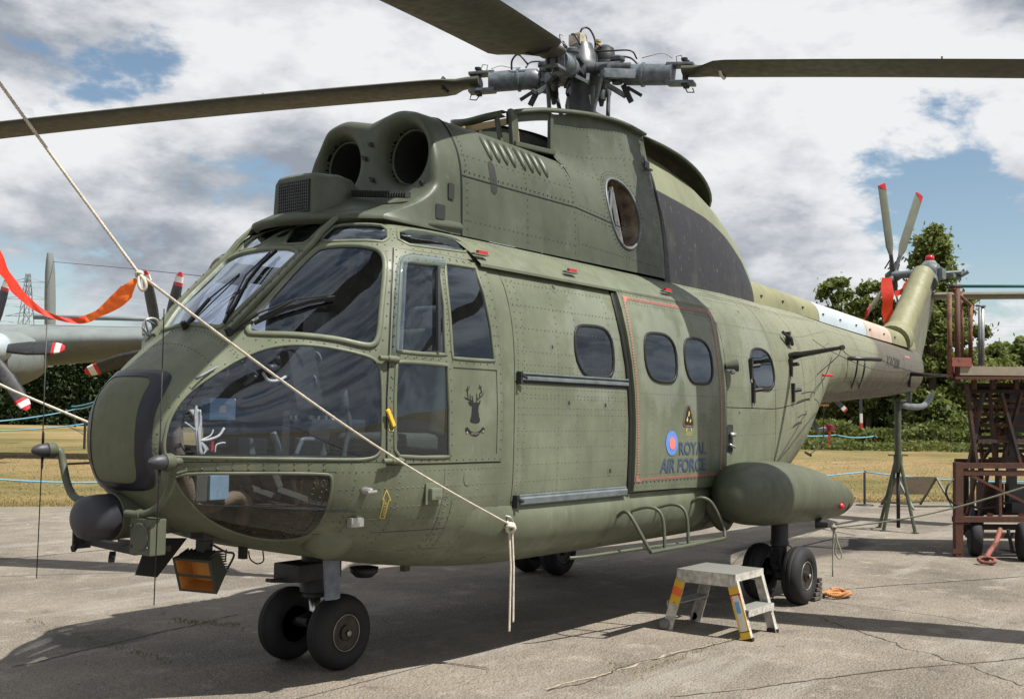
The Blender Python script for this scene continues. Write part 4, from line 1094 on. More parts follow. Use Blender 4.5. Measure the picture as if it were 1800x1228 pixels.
mb = MB(); mb.tube([at(1600, 700, 1, -.15), at(1645, 684, 1, -.6)], .02); q = at(1603, 699, 1, -.0); 
mb = MB(); pts = [Vector((10.9, 0, 1.72)), Vector((11.5, 0, 1.70)), Vector((12.0, 0, 1.73)), Vector((12.35, 0, 1.88))]; mb.tube(smoothpath(pts, 4), .045, 8); mb.bar((11.3, 0, 1.72), (11.3, 0, 1.98), .04, .05); mb.build('tail_bumper', M['grey'], heli, True)

# ---- tail rotor
th = Vector((12.25, .52, 3.70)); gb = Vector((12.2, 0, 3.70))
mb = MB(); mb.lathe([(.0, -.17), (.13, -.16), (.17, -.08), (.165, .05), (.12, .10), (.06, .12), (.055, .52), (0, .53)], gb, (0, 1, 0), 20); mb.tube([gb+Vector((-.15, 0, -.16)), gb], [.19, .15], 16); mb.box(gb+Vector((.02, -.18, -.02)), (.2, .12, .16), bev=.02); mb.build('tail_gearbox', M['grey'], heli, True, angle=45)
mb = MB(); b0 = gb+Vector((.12, 0, .15)); mb.lathe([(.15, -.06), (.11, 0), (.08, .05), (0, .055)], b0, (0, 0, 1), 16); o_ = mb.build('beacon_mount', M['fin'], heli, True); mb = MB(); mb.lathe([(.062, .05), (.062, .10), (.045, .13), (0, .14)], b0, (0, 0, 1), 16); mb.build('beacon', plain('red_lens', (.5, .01, .03), .2), o_, True)
mb = MB()
for d_ in ((.05, -.12, .02), (.2, -.3, -.03), (.35, -.36, .02)): mb.box(gb+Vector(d_), (.14, .08, .06), bev=.01)
mb.tube([gb+Vector((.1, -.15, 0)), gb+Vector((.3, -.4, .03))], .025); mb.tube([gb+Vector((.1, -.12, -.06)), gb+Vector((.38, -.38, -.04))], .015); mb.tube([gb+Vector((.38, -.3, -.06)), gb+Vector((.4, -.48, .04))], .03)
mb.build('pitch_actuator', M['grey'], heli, True, angle=45)
mb = MB(); mb.lathe([(.0, -.12), (.05, -.12), (.09, -.05), (.09, .05), (.04, .12), (0, .13)], th, (0, 1, 0), 14)
tips = [(11.66, .50, 5.02), (12.72, .26, 5.02), (11.02, .52, 3.0), (12.95, .60, 2.75), (11.95, .55, 2.45)]
for t in tips:
    d = (Vector(t)-th).normalized(); mb.tube([th, th+d*.2], [.05, .045], 8); mb.tube([th+d*.16, th+d*.34], [.035, .03], 8); mb.tube([th+Vector((0, .12, 0))+d*.12, th+d*.26+Vector((.03, .03, 0))], .012, 6)
mb.build('tail_rotor_hub', M['dkgrey'], heli, True, angle=45)
for t in tips:
    d = (Vector(t)-th).normalized(); L = (Vector(t)-th).length; cd_ = d.cross(Vector((0, 1, 0))).normalized(); nn = cd_.cross(d); cd_ = (cd_*math.cos(.35)+nn*math.sin(.35)).normalized(); nn = cd_.cross(d)
    b = MB(); rows = []
    for r_, c_ in ((.30, .035), (.36, .05), (.48, .092), (.9, .092), (L-.05, .092), (L-.02, .085)):
        rows.append([th+d*r_+cd_*(c_*math.cos(R(a)))+nn*(.016*math.sin(R(a))*(1 if math.cos(R(a)) < 0 else .7)) for a in range(0, 360, 30)])
    b.grid(rows, True); b.add(rows[-1], [tuple(range(12))]); bl = b.build('tail_rotor_blade', M['sage'], heli, True, angle=50)
    b = MB(); rows = [[p for p in [th+d*r_+cd_*(.0935*cc*math.cos(R(a)))+nn*(.018*math.sin(R(a))) for a in range(0, 360, 30)]] for r_, cc in ((L-.09, 1.0), (L-.018, .95))]
    # red tip cap cut slantwise
    rows[0] = [p+d*(.10*((p-th).dot(cd_))/.09)*.6 for p in rows[0]]
    b.grid(rows, True); b.add(rows[-1], [tuple(range(12))]); b.build('blade_tip', M['red'], bl)
# ---- main rotor
HUB = Vector((2.81, 0, 4.28)); _before = set(heli.children_recursive)
mb = MB(); mb.lathe([(.13, 3.55), (.125, 3.95), (.115, 4.0), (.112, 4.20), (.16, 4.24), (.19, 4.30)], (HUB.x, 0, 0), (0, 0, 1), 24); mb.build('rotor_mast', M['dkgrey'], heli, True, angle=40)
mb = MB(); mb.lathe([(.16, -.10), (.22, -.06), (.23, .0), (.22, .06), (.17, .10), (.15, .20), (.12, .24), (.10, .30), (0, .31)], HUB, (0, 0, 1), 24)
ANG = {'aft_port': (.26, -.966), 'fwd_stbd': (-.43, .90), 'fwd_port': (-.9455, -.3256), 'aft_stbd': (.85, .525)}
UPV = Vector((0, 0, 1))
for k, (dx, dy) in ANG.items():
    d = Vector((dx, dy, 0)).normalized(); s = d.cross(UPV)
    mb.box(HUB+d*.24+UPV*.055, (.30, .16, .035), Matrix((d, s, UPV)).transposed(), .01); mb.box(HUB+d*.24-UPV*.055, (.30, .16, .035), Matrix((d, s, UPV)).transposed(), .01)
    # vertical hinge pin, drag damper
    mb.lathe([(.0, -.12), (.05, -.12), (.055, -.08), (.055, .09), (.07, .10), (.07, .13), (.04, .15), (0, .16)], HUB+d*.36, (0, 0, 1), 14)
    mb.tube([HUB+d*.12+s*.17+UPV*.0, HUB+d*.52+s*.10], [.045, .04], 12); mb.tube([HUB+d*.20+s*.16, HUB+d*.42+s*.12], .055, 12)
mb.build('rotor_hub', M['hubdark'], heli, True, angle=40)
mb = MB(); hp = HUB+Vector((.22, .12, .0))
mb.lathe([(.11, .12), (.115, .16), (.10, .20), (.09, .25), (.05, .28), (0, .285)], HUB+Vector((.16, -.16, .02)), (0, 0, 1), 18); mb.lathe([(.13, .08), (.135, .11), (.13, .13)], HUB+Vector((.16, -.16, 0)), (0, 0, 1), 18)
mb.build('damper_reservoir', M['dark'], heli, True, angle=40)
mb = MB(); mb.box(HUB+Vector((-.04, .02, .33)), (.13, .14, .12), bev=.02); mb.build('hub_cap', plain('corroded_cap', (.42, .38, .30), .7, var=.3), heli)
mb = MB(); p = HUB+Vector((.10, -.12, .26)); mb.lathe([(.022, 0), (.022, .06), (.03, .07), (.03, .09), (0, .1)], p, (0, 0, 1), 10); mb.build('filler_cap', plain('brass_fitting', (.5, .38, .16), .4, metal=.6), heli)
# hoses over the head
M['loom0'] = plain('dirty_white_lead', (.38, .36, .30), .7)
def hose(pts, r=.010, name='hydraulic_hose', mat='black'):
    b = MB(); b.tube(smoothpath(pts, 5), r, 7); return b.build(name, M[mat], heli, True)
hose([HUB+Vector((-.1, -.02, .30)), HUB+Vector((-.08, -.05, .42)), HUB+Vector((.0, -.08, .44)), HUB+Vector((.04, -.12, .34)), HUB+Vector((.02, -.14, .20))])
hose([HUB+Vector((-.05, .1, .30)), HUB+Vector((-.10, .05, .38)), HUB+Vector((-.14, -.02, .34)), HUB+Vector((-.12, -.06, .25))])
hose([HUB+Vector((.26, -.22, .22)), HUB+Vector((.34, -.34, .20)), HUB+Vector((.36, -.42, .12)), HUB+Vector((.36, -.48, .07))])
hose([HUB+Vector((.02, -.14, .30)), HUB+Vector((.08, -.18, .26)), HUB+Vector((.14, -.18, .30))], .008)
hose([HUB+Vector((-.3, .42, .10)), HUB+Vector((-.35, .5, .2)), HUB+Vector((-.32, .6, .17)), HUB+Vector((-.3, .62, .08))])
for k, (dx, dy) in ANG.items():
    d = Vector((dx, dy, 0)).normalized(); s = d.cross(UPV)
    hose([HUB+d*.55+UPV*.10, HUB+d*.50+s*.05+UPV*.17, HUB+d*.30+s*.08+UPV*.18, HUB+d*.14+UPV*.22], .008)
    hose([HUB+d*.88+UPV*.09-s*.05, HUB+d*.80+UPV*.13, HUB+d*.68+UPV*.11+s*.02, HUB+d*.60+UPV*.105], .005, 'bonding_lead', 'loom0')
    b = MB(); b.lathe([(.04, -.06), (.045, -.05), (.045, .06), (.03, .07), (.02, .12), (0, .125)], HUB+d*.30+s*.19-UPV*.10, (0, 0, -1), 12); b.box(HUB+d*.30+s*.19-UPV*.02, (.09, .09, .06), bev=.01); b.build('damper_unit', M['hubdark'], heli, True, angle=40)
    b = MB(); b.bar(HUB+d*.22-s*.12-UPV*.08, HUB+d*.40-s*.16-UPV*.20, .03, .05, bev=.006); b.bar(HUB+d*.40-s*.16-UPV*.20, HUB+d*.46-s*.06-UPV*.15, .025, .03); b.build('pitch_horn', M['hubgrey'], heli)
HS = .85
DR = {'aft_port': .093, 'fwd_stbd': .030, 'fwd_port': .145, 'aft_stbd': .06}
for k, (dx, dy) in ANG.items():
    d = Vector((dx, dy, 0)).normalized(); s = d.cross(UPV); R3 = Matrix((d, s, UPV)).transposed()
    hz = d.copy(); d = (d-UPV*DR[k]).normalized(); R3 = Matrix((d, s, d.cross(s)*-1)).transposed()
    sl = MB(); sl.lathe([(.06, .40), (.095, .44), (.10, .50), (.10, .60), (.115, .605), (.115, .625), (.10, .63), (.10, .86), (.105, .90)], HUB, d, 18)
    for q in (-1, 1): sl.box(HUB+d*.98+UPV*(q*.085), (.26, .15, .03), R3, .012)
    sl.box(HUB+d*.88, (.06, .15, .19), R3, .01)
    # pitch arm
    sl.bar(HUB+d*.56+s*.08-UPV*.02, HUB+d*.30+s*.26-UPV*.06, .05, .09, bev=.01)
    so = sl.build('blade_sleeve', M['sleeve'], heli, True, angle=40)
    b = MB()
    for q in (-.04, .04): b.lathe([(.022, -.12), (.03, -.118), (.03, -.105), (.018, -.10), (.018, .115), (.03, .12), (.032, .14), (0, .145)], HUB+d*1.02+s*q, (0, 0, 1), 10)
    b.tube([HUB+d*1.02+s*.04-UPV*.12, HUB+d*1.04-UPV*.17, HUB+d*1.10-s*.02-UPV*.165, HUB+d*1.08-s*.04-UPV*.12], .006, 6)
    b.tube([HUB+d*1.0+UPV*.13, HUB+d*.98+UPV*.18, HUB+d*.93+UPV*.17, HUB+d*.94+UPV*.12], .004, 6)
    b.build('blade_pin', M['dark'], so, True, angle=50)
    b = MB(); b.bar(HUB+d*.42-UPV*.10, HUB+d*.50-UPV*.26, .035, .05); b.bar(HUB+d*.46-UPV*.12, HUB+d*.60-UPV*.20, .025, .03); b.build('droop_stop', M['dark'], so)
    d = hz; droop0 = DR[k]
    mbl = MB(); rows = []
    pitch = {'fwd_port': -6, 'fwd_stbd': 2, 'aft_port': -4}.get(k, -6)
    rr_ = [.85, .95, 1.05, 1.15, 1.25, 1.4, 1.9, 2.3]+[2.3+(7.49-2.3)*j/16 for j in range(1, 17)]
    def bpt(r_, u, w): 
        e = d*r_ - UPV*(droop0*(r_-.25)+.0042*max(0, r_-.9)**2); cs = s*math.cos(R(pitch))+UPV*math.sin(R(pitch)); nn = d.cross(cs)
        return HUB+e+cs*u+nn*w
    sec = [(1-math.cos(R(a)))/2 for a in range(0, 360, 18)]
    for r_ in rr_:
        t = min(1, max(0, (r_-.95)/.26)); t = t*t*(3-2*t); c_ = .21+(.54-.21)*t; th_ = .085*(1-t)+.066*t
        row = []
        for a in range(0, 360, 18):
            u = (1-math.cos(R(a)))/2; yt = (math.sin(R(a))*.5) if t < .3 else 2.6*(.2969*math.sqrt(u)-.126*u-.3516*u*u+.2843*u**3-.1015*u**4)*(1 if a < 180 else -.8)*1.9
            row.append(bpt(r_, (u-.30)*c_ if t > .3 else (u-.5)*c_, yt*th_))
        rows.append(row)
    mbl.grid(rows, True); mbl.add(rows[-1], [tuple(range(20))]); mbl.add(rows[0], [tuple(range(20))])
    bl = mbl.build('rotor_blade', M['blade'], heli, True, angle=50)
    # narrow yellow check marks and root band
    b = MB()
    for r_ in (2.75, 5.3):
        b.grid([[bpt(r_+q, (u-.30)*.54, -.040+.018*abs(u-.35)) for u in np.linspace(.12, .9, 8)] for q in (0, .012)])
    b.build('track_mark', M['yellow'], bl)
    b = MB(); b.tube([bpt(1.16, u, w) for u, w in ((-.12, 0), (-.05, -.048), (.08, -.046), (.17, 0), (.08, .046), (-.05, .048))], .012, 5, closed=True); b.build('root_band', M['white'] if k == 'aft_port' else M['dark'], bl)
    # pitch link
    b = MB(); ft = HUB+d*.10+s*.27; top_ = HUB+d*.30+s*.26-UPV*.06; bot = Vector((HUB.x, 0, 3.52))+d*.12+s*.25
    b.tube([top_, top_+(bot-top_)*.06, top_+(bot-top_)*.1, top_+(bot-top_)*.9, bot], [.03, .03, .021, .021, .03], 10); b.build('pitch_link', M['hubgrey'], heli, True, angle=40)
mb = MB(); mb.lathe([(.33, 0), (.36, .02), (.36, .05), (.30, .07), (.13, .07)], (HUB.x, 0, 3.60), (0, 0, 1), 24); mb.build('swashplate', M['dark'], heli, True, angle=40)

mb = MB(); mb.bar((HUB.x+.2, .1, 3.82), (HUB.x+.26, .08, 4.18), .03, .10); mb.bar((HUB.x+.26, .08, 4.18), (HUB.x+.18, .05, 4.26), .03, .06); mb.build('scissor_link', M['zn'] if 'zn' in M else bpy.data.materials['zinc_chromate'], heli)

for _o in set(heli.children_recursive)-_before:
    if _o.type == 'MESH' and _o.name.split('.')[0] not in ('rotor_blade', 'rotor_mast', 'track_mark', 'root_band', 'swashplate', 'scissor_link'):
        for v in _o.data.vertices: v.co = HUB+(v.co-HUB)*HS
# ---- sponsons
SPX = [(2.97, .02, .02, -1.25, .92), (2.99, .10, .09, -1.25, .92), (3.05, .15, .145, -1.25, .92), (3.16, .21, .20, -1.235, .915), (3.33, .265, .235, -1.22, .91), (3.6, .30, .255, -1.205, .905), (3.95, .31, .255, -1.20, .895), (4.3, .29, .24, -1.205, .87), (4.65, .26, .215, -1.215, .835), (5.0, .205, .175, -1.225, .80), (5.25, .145, .125, -1.23, .785), (5.45, .075, .07, -1.235, .77), (5.56, .012, .01, -1.24, .765)]
for s in (-1, 1):
    mb = MB(); rows = []
    xs_ = [p[0] for p in SPX]
    def sp(x):
        out = []
        for k in range(1, 5): out.append(float(np.interp(x, xs_, [q[k] for q in SPX])))
        return out
    for i, x in enumerate([2.97, 2.975, 2.985, 3.02, 3.06, 3.14, 3.25, 3.4, 3.6, 3.8, 4.0, 4.2, 4.4, 4.6, 4.8, 5.0, 5.15, 5.3, 5.42, 5.5, 5.56]):
        w, h, yc, zc = sp(x); row = []
        for a in range(0, 360, 10):
            c_, s_ = math.cos(R(a)), math.sin(R(a)); p = 2.25; r_ = (abs(c_)**p+abs(s_)**p)**(-1/p)
            u = r_*c_*w
            if c_ > 0: u *= 1+.45*max(0, min(1, (x-3.1)/.5))      # runs into the cabin side
            row.append(Vector((x, -s*(yc+u) if s > 0 else yc+u, zc+r_*s_*h)))
        rows.append(row)
    mb.grid(rows, True); mb.add(rows[0], [tuple(range(36))]); mb.add(rows[-1], [tuple(range(36))])
    o_ = mb.build('sponson', M['olive2'], heli, True)
    cut = MB(); cut.prism([(5.06, .55), (5.065, .72)]+[(5.02+.045*math.cos(R(a)), .72+.045*math.sin(R(a))) for a in range(15, 180, 15)]+[(4.975, .72), (4.975, .55)], s*.5, s*2.0, lambda u, v, w: Vector((u, w, v))); co = cut.build('cutter')
    try: boolcut(o_, co)
    except Exception as e: print('cut', e)
    bpy.data.objects.remove(co); o_.data.polygons.foreach_set('use_smooth', [True]*len(o_.data.polygons)); o_.data.set_sharp_from_angle(angle=R(35))
    mb = MB(); mb.lathe([(.0, .03), (.018, .028), (.028, .012), (.03, 0)], (4.66, s*1.475, .76), (0, s, 0), 12); l_ = mb.build('navigation_light', bpy.data.materials['red_lens'] if s < 0 else M['grey'], o_, True)
    mb = MB(); mb.tube([(4.40, s*1.36, .63), (4.42, s*1.46, .63)], [.05, .035], 10); mb.build('tie_down_ring', M['dark'], o_)
    # main undercarriage leg
    X = 4.045; Y = s*1.19
    leg = MB(); leg.lathe([(.07, .70), (.07, .50), (.076, .49), (.076, .46), (.06, .45), (.055, .28), (.062, .26), (.062, .20), (.04, .18)], (X, Y, 0), (0, 0, 1), 16); leg.tube([(X, Y-.25, .235), (X, Y+.25, .235)], .03, 10)
    leg.bar((X-.02, Y, .46), (X-.12, Y, .33), .05, .03); leg.bar((X-.12, Y, .33), (X-.02, Y, .22), .05, .03); leg.bar((X-.04, Y-.05*s, .45), (X-.10, Y, .28), .03, .03)
    lo = leg.build('main_undercarriage_leg', M['dark'], heli, True, angle=40)
    b = MB(); b.tube(smoothpath([Vector((X+.05, Y, .47)), Vector((X+.2, Y-.0, .44)), Vector((X+.28, Y+s*.02, .36)), Vector((X+.05, Y+s*.05, .22))], 4), .006, 6); b.build('brake_hose', M['black'], lo)
def wheel(c, s, Rr=.235, w=.16, parent=None):
    """fat low-pressure tyre with groove rings on a dished hub; s = side the hub cap faces"""
    c = Vector(c); h = w/2; b = MB()
    prof = [(.115, -h*.70), (.125, -h*.86), (.15, -h*.99), (.18, -h*.985), (.205, -h*.86), (.223, -h*.62), (.231, -h*.36), (.2315, -h*.30), (.227, -h*.27), (.2325, -h*.24), (.2345, -h*.02), (.229, 0), (.2345, h*.02), (.2325, h*.24), (.227, h*.27), (.2315, h*.30), (.231, h*.36), (.223, h*.62), (.205, h*.86), (.18, h*.985), (.15, h*.99), (.125, h*.86), (.115, h*.70)]
    prof = [(r_*Rr/.235, t) for r_, t in prof]; b.lathe(prof, c, (0, 1, 0), 40); 
    wh = empty_part('wheel', parent)
    ty = b.build('tyre', M['rubber'], wh, True, angle=60)
    b = MB(); b.lathe([(.118*Rr/.235, h*.72), (.112*Rr/.235, h*.80), (.098*Rr/.235, h*.62), (.06, h*.45), (.05, h*.5), (.045, h*.85), (.02, h*.95), (.018, h*1.12), (0, h*1.14)], c, (0, s, 0), 28); b.lathe([(.12*Rr/.235, -h*.7), (.0, -h*.68)], c, (0, s, 0), 28)
    for k in range(8):
        a = k*math.pi/4; b.box(c+Vector((.078*math.cos(a), s*h*.56, .078*math.sin(a))), (.012, .012, .012))
    b.build('rim', M['rim'], wh, True, angle=40)
    b = MB(); q = [c+Vector((.112*Rr/.235*math.cos(a), s*h*.80, .112*Rr/.235*math.sin(a))) for a in np.arange(0, 6.28, .2)]; b.tube(q, .0028, 5, closed=True); b.lathe([(.02, h*.90), (.018, h*1.14), (0, h*1.16)], c, (0, s, 0), 10); b.build('rim_edge', M['rimedge'], wh, True)
def empty_part(name, parent):
    o = bpy.data.objects.new(name, None); col.objects.link(o); o.parent = parent; o.empty_display_size = .1; return o
M['rim'] = plain('olive_wheel_hub', (.026, .023, .018), .4, metal=.3, var=.4); M['rimedge'] = plain('worn_rim_edge', (.30, .29, .25), .45, metal=.4, var=.3)
for s in (-1, 1):
    for q in (-1, 1): wheel((4.045, s*(1.19+.17*q), .232), s if q > 0 else -s, .235, .165, heli)
# nose undercarriage
leg = MB(); leg.lathe([(.085, .66), (.085, .50), (.09, .49), (.09, .43), (.075, .42), (.075, .40), (.035, .395), (.035, .23), (.04, .22)], (0, 0, 0), (0, 0, 1), 18)
leg.tube([(0, -.22, .233), (0, .22, .233)], .028, 10); leg.tube([(-.02, 0, .30), (-.12, .0, .275), (-.12, -.08, .27)], .022, 8)
leg.box((-.06, 0, .56), (.34, .22, .10), bev=.01); leg.bar((-.32, .05, .52), (-.14, .04, .50), .05, .02)
lo = leg.build('nose_undercarriage_leg', M['dark'], heli, True, angle=40)
mb = MB(); mb.lathe([(.036, .39), (.036, .24)], (0, 0, 0), (0, 0, 1), 18); mb.build('oleo_strut', M['steel'], lo, True)
for s in (-1, 1): wheel((0, s*.212, .217), s, .219, .155, heli)
# ---- radar nose cap, taped round its edge
yT = -S(*pick(316, 655)).y; yB = -S(*pick(284, 860)).y; zT = S(*pick(300, 652)).z; zB = S(*pick(284, 862)).z
def capedge(ph, ins):
    def val(x):
        p = S(x, ph); zc = (zT+zB)/2; hz = (zT-zB)/2-ins*.75; t = (p.z-zB)/(zT-zB); hw = yB+(yT-yB)*max(0, min(1, t))**1.3-ins*1.7
        return (abs(p.y)/hw)**7+(abs(p.z-zc)/hz)**7-1
    lo, hi = -1.40, -.9
    for _ in range(30):
        m_ = (lo+hi)/2
        if val(m_) < 0: lo = m_
        else: hi = m_
    return lo
PHS = [-90+3*k for k in range(121)]
oe = [(capedge(p, 0), p) for p in PHS]; ie = [(capedge(p, .045), p) for p in PHS]
M['cap'] = paint('radar_cap_olive', (.105, .118, .066), .5, .05, streak=.15)
mb = MB(); rows = [[S(-1.405, 0)+Vector((-.006, 0, 0))]*len(ie)]
for t in [k/14 for k in range(1, 15)]: rows.append([SO(-1.405+(x+1.405)*t*t, p, .006) if t > .3 else S(-1.405+(x+1.405)*t*t, p)+Vector((-.006, 0, 0)) for x, p in ie])
mb.grid(rows); _o = mb.build('nose_cap', M['cap'], heli, True)
_b = bmesh.new(); _b.from_mesh(_o.data); bmesh.ops.remove_doubles(_b, verts=_b.verts, dist=.0003); bmesh.ops.recalc_face_normals(_b, faces=_b.faces); _b.to_mesh(_o.data); _b.free()
mb = MB(); mb.grid([[SO(x, p, .010) for x, p in ie], [SO((x+y)/2, p, .011) for (x, p), (y, _) in zip(ie, oe)], [SO(x, p, .010) for x, p in oe], [SO(x+.004, p, .0) for x, p in oe]]); mb.build('edge_tape', M['tape'], heli, True)
# ---- weather radar pod with its aerial arms
ax_ = Vector((-1, 0, 0)); pc = Vector((-1.18, .02, .955)); mb = MB()
mb.lathe([(.105, -.25), (.113, 0), (.114, .17)], pc, ax_, 28); mb.lathe([(.118, .17), (.120, .20), (.116, .205)], pc, ax_, 28); mb.build('radar_pod', M['olive2'], heli, True, angle=40)
mb = MB(); mb.lathe([(.115, .205), (.115, .27), (.110, .325), (.097, .36), (.074, .38), (.04, .39), (0, .392)], pc, ax_, 32); mb.build('pod_radome', M['radome'], heli, True)
for s in (-1, 1):
    cpt = at(284, 812, 1, -.50) if s < 0 else at(78, 791, 1, .50)
    mb = MB(); mb.lathe([(0, .075), (.02, .06), (.034, .03), (.038, 0), (.038, -.012)], cpt, (-1, 0, 0), 16); cn = mb.build('aerial_cone', M['radome'], heli, True)
    mb = MB(); mb.lathe([(.040, -.012), (.042, -.05), (.036, -.06)], cpt, (-1, 0, 0), 16)
    if s < 0: pth = [cpt+Vector((.04, 0, 0)), cpt+Vector((.10, 0, .0)), at(306, 815, 1, -.46), at(300, 850, 1, -.42), at(288, 880, 1, -.38), at(268, 898, 1, -.30), at(245, 904, 1, -.22), at(222, 902, 1, -.13)]
    else: pth = [cpt+Vector((.04, 0, 0)), at(105, 793, 1, .48), at(111, 815, 1, .46), at(117, 845, 1, .42), at(128, 870, 1, .34), at(145, 880, 1, .24), at(165, 884, 1, .14)]
    mb.tube(smoothpath(pth, 4), .020, 10); mb.lathe([(.026, -.012), (.026, .012)], pth[-2], pth[-2]-pth[-3], 12); mb.build('aerial_arm', M['olive2'], heli, True, angle=50)
    for up_, L in ((1, .72), (-1, .66)):
        b = MB(); b.tube([cpt+Vector((-.01, 0, up_*.03)), cpt+Vector((-.01, 0, up_*.09)), cpt+Vector((-.012, 0, up_*.10)), cpt+Vector((-.015, 0, up_*L))], [.008, .007, .0035, .0028], 6); b.build('whip_aerial', M['black'], cn, True)
mb = MB(); mb.tube([at(118, 815, 1, .46), at(160, 813, 1, .34)], .006, 6); mb.build('arm_stay', M['dark'], heli)
mb = MB(); mb.bar(at(306, 832, 1, -.45), at(328, 826, 1, -.44), .02, .006); mb.bar(at(302, 840, 1, -.45), at(326, 828, 1, -.44), .012, .006); mb.build('arm_bracket', M['olive2'], heli)
bx = at(246, 943, 0, -1.40); mb = MB(); mb.box((-1.355, bx.y, bx.z), (.09, .165, .175), bev=.006); o_ = mb.build('camera_box', M['olive2'], heli)
mb = MB(); mb.lathe([(.066, 0), (.069, .003), (.062, .006), (0, .006)], (-1.40, bx.y, bx.z), (-1, 0, 0), 28); mb.build('box_lid', M['olive2'], o_)
for a in (35, 145, 215, 325):
    mb = MB(); mb.lathe([(.008, 0), (.006, .006), (0, .006)], (-1.405, bx.y+.082*math.cos(R(a)), bx.z+.086*math.sin(R(a))), (-1, 0, 0), 8); mb.build('bolt', M['dkgrey'], o_)
mb = MB(); zb_ = bx.z-.085
mb.bar((-1.33, bx.y+.1, zb_), (-1.33, .30, zb_+.02), .05, .035); mb.bar((-1.16, bx.y+.1, zb_), (-1.16, .26, zb_), .03, .03); mb.box((-1.36, .30, zb_+.09), (.10, .012, .22)); mb.bar((-1.42, .28, zb_-.02), (-1.36, .32, zb_+.02), .02, .03)
mb.bar((-1.36, .02, zb_-.02), (-1.40, -.03, zb_-.05), .03, .02); mb.build('pod_bracket', M['dark'], heli)
mb = MB(); mb.prism([(-1.10, .90), (-.92, .90), (-1.26, .60), (-1.42, .62)], -.045, .045, lambda u, v, w: Vector((u+.0, .12+w, v))); 
fb = at(285, 950, 1, .1); mb = MB(); q = [at(px_, py_, 1, .12) for px_, py_ in ((262, 945), (328, 945), (275, 1014), (238, 1010))]
mb.add([p+Vector((0, d_, 0)) for d_ in (-.006, .006) for p in q], [(0, 1, 2, 3), (7, 6, 5, 4), (0, 4, 5, 1), (1, 5, 6, 2), (2, 6, 7, 3), (3, 7, 4, 0)]); mb.build('blade_aerial', M['lining'], heli)
# ---- landing lamp
lt = MB(); c = at(352, 1004, 1, -.16); Rl = Matrix.Rotation(R(38), 3, 'Z') @ Matrix.Rotation(R(-14), 3, 'Y')
LW, LH, LD = .155, .135, .13
fr_ = [(-LD*.5, -LW, -LH), (-LD*.5, LW, -LH), (-LD*.5, LW, LH), (-LD*.5, -LW, LH)]; bk = [(LD*1.0, -LW*.75, -LH*.45), (LD*1.0, LW*.75, -LH*.45), (LD*.7, LW*.75, LH*.9), (LD*.7, -LW*.75, LH*.9)]
lm = Matrix.Rotation(R(14), 3, 'Z') @ Matrix.Rotation(R(-20), 3, 'Y') @ Matrix.Diagonal((.74, .78, .70))
tr = lambda p: c + lm @ Vector(p)
lt.add([tr(p) for p in fr_+bk], [(4, 5, 6, 7), (0, 4, 7, 3), (1, 2, 6, 5), (3, 7, 6, 2), (0, 1, 5, 4)])
inn = [(-LD*.5, y*.86, z) for y, z in ((-LW, -LH*.86), (LW, -LH*.86), (LW, LH*.86), (-LW, LH*.86))]
lt.add([tr(p) for p in fr_+inn], [(0, 1, 5, 4), (1, 2, 6, 5), (2, 3, 7, 6), (3, 0, 4, 7)])
lt.add([tr((-LD*.51, -LW*.88, -.012)), tr((-LD*.51, LW*.88, -.012)), tr((-LD*.51, LW*.88, .012)), tr((-LD*.51, -LW*.88, .012))], [(0, 1, 2, 3)])
for k in range(9):
    z = -LH*.4+LH*1.2*k/8; a = tr((LD*.9, -LW*.75, z)); b_ = tr((LD*.9, LW*.75, z)); lt.bar(a, b_, .05, .005)
for k in range(9):
    y = -LW*.8+LW*1.6*k/8; lt.bar(tr((-LD*.2, y, LH*.97)), tr((LD*.6, y, LH*.97)), .004, .02)
M['lamp'] = plain('lamp_housing_green', (.03, .034, .025), .5)
lo = lt.build('landing_lamp', M['lamp'], heli)
mb = MB(); mb.add([tr((LD*.3, -LW*.6, -LH*.7)), tr((LD*.3, LW*.6, -LH*.7)), tr((LD*.3, LW*.6, LH*.7)), tr((LD*.3, -LW*.6, LH*.7))]+[tr(p) for p in inn], [(0, 1, 2, 3), (0, 4, 5, 1), (1, 5, 6, 2), (2, 6, 7, 3), (3, 7, 4, 0)]); mb.build('lamp_reflector', plain('amber_reflector', (.50, .24, .07), .3, metal=.6), lo)
mb = MB(); mb.box(c+Vector((.02, 0, .115)), (.06, .07, .10), bev=.008); mb.box(c+Vector((.03, .0, .19)), (.12, .11, .05), bev=.01); mb.tube(smoothpath([c+Vector((.04, -.04, .14)), c+Vector((.10, -.07, .10)), c+Vector((.16, -.07, .08)), c+Vector((.15, -.03, .0))], 4), .006, 6); mb.build('lamp_bracket', M['black'], heli)
# ---- small things under the nose and along the side
def bump_at(px_, py_, r, h, name, mat='olive', ht=.0): 
    x, ph = pick(px_, py_); p = SO(x, ph, ht); n = N_(x, ph); b = MB(); b.lathe([(r, 0), (r*.9, h*.5), (r*.5, h*.9), (0, h)], p, n, 12); return b.build(name, M[mat], heli, True)
x, ph = pick(640, 862); p = SO(x, ph, 0); mb = MB(); mb.lathe([(.02, 0), (.017, .05), (.01, .06)], p, (0, -1, 0), 10); mb.tube([p+Vector((-.035, -.058, -.005)), p+Vector((.03, -.058, -.003))], .009, 8); mb.build('pitot_head', M['alu'], heli, True, angle=40)
x, ph = pick(624, 915); p = SO(x, ph, .01); mb = MB(); mb.box(p, (.09, .04, .05), bev=.006); mb.build('vent_mast', M['alu'], heli)
x, ph = pick(760, 866); p = SO(x, ph, .018); mb = MB(); mb.box(p-Vector((0, -.012, 0)), (.125, .01, .115), bev=.003); mb.box(p, (.09, .045, .065), bev=.012); o_ = mb.build('step_lamp', M['olive'], heli)
mb = MB(); q = Vector((.05, -.0, -.68)); 
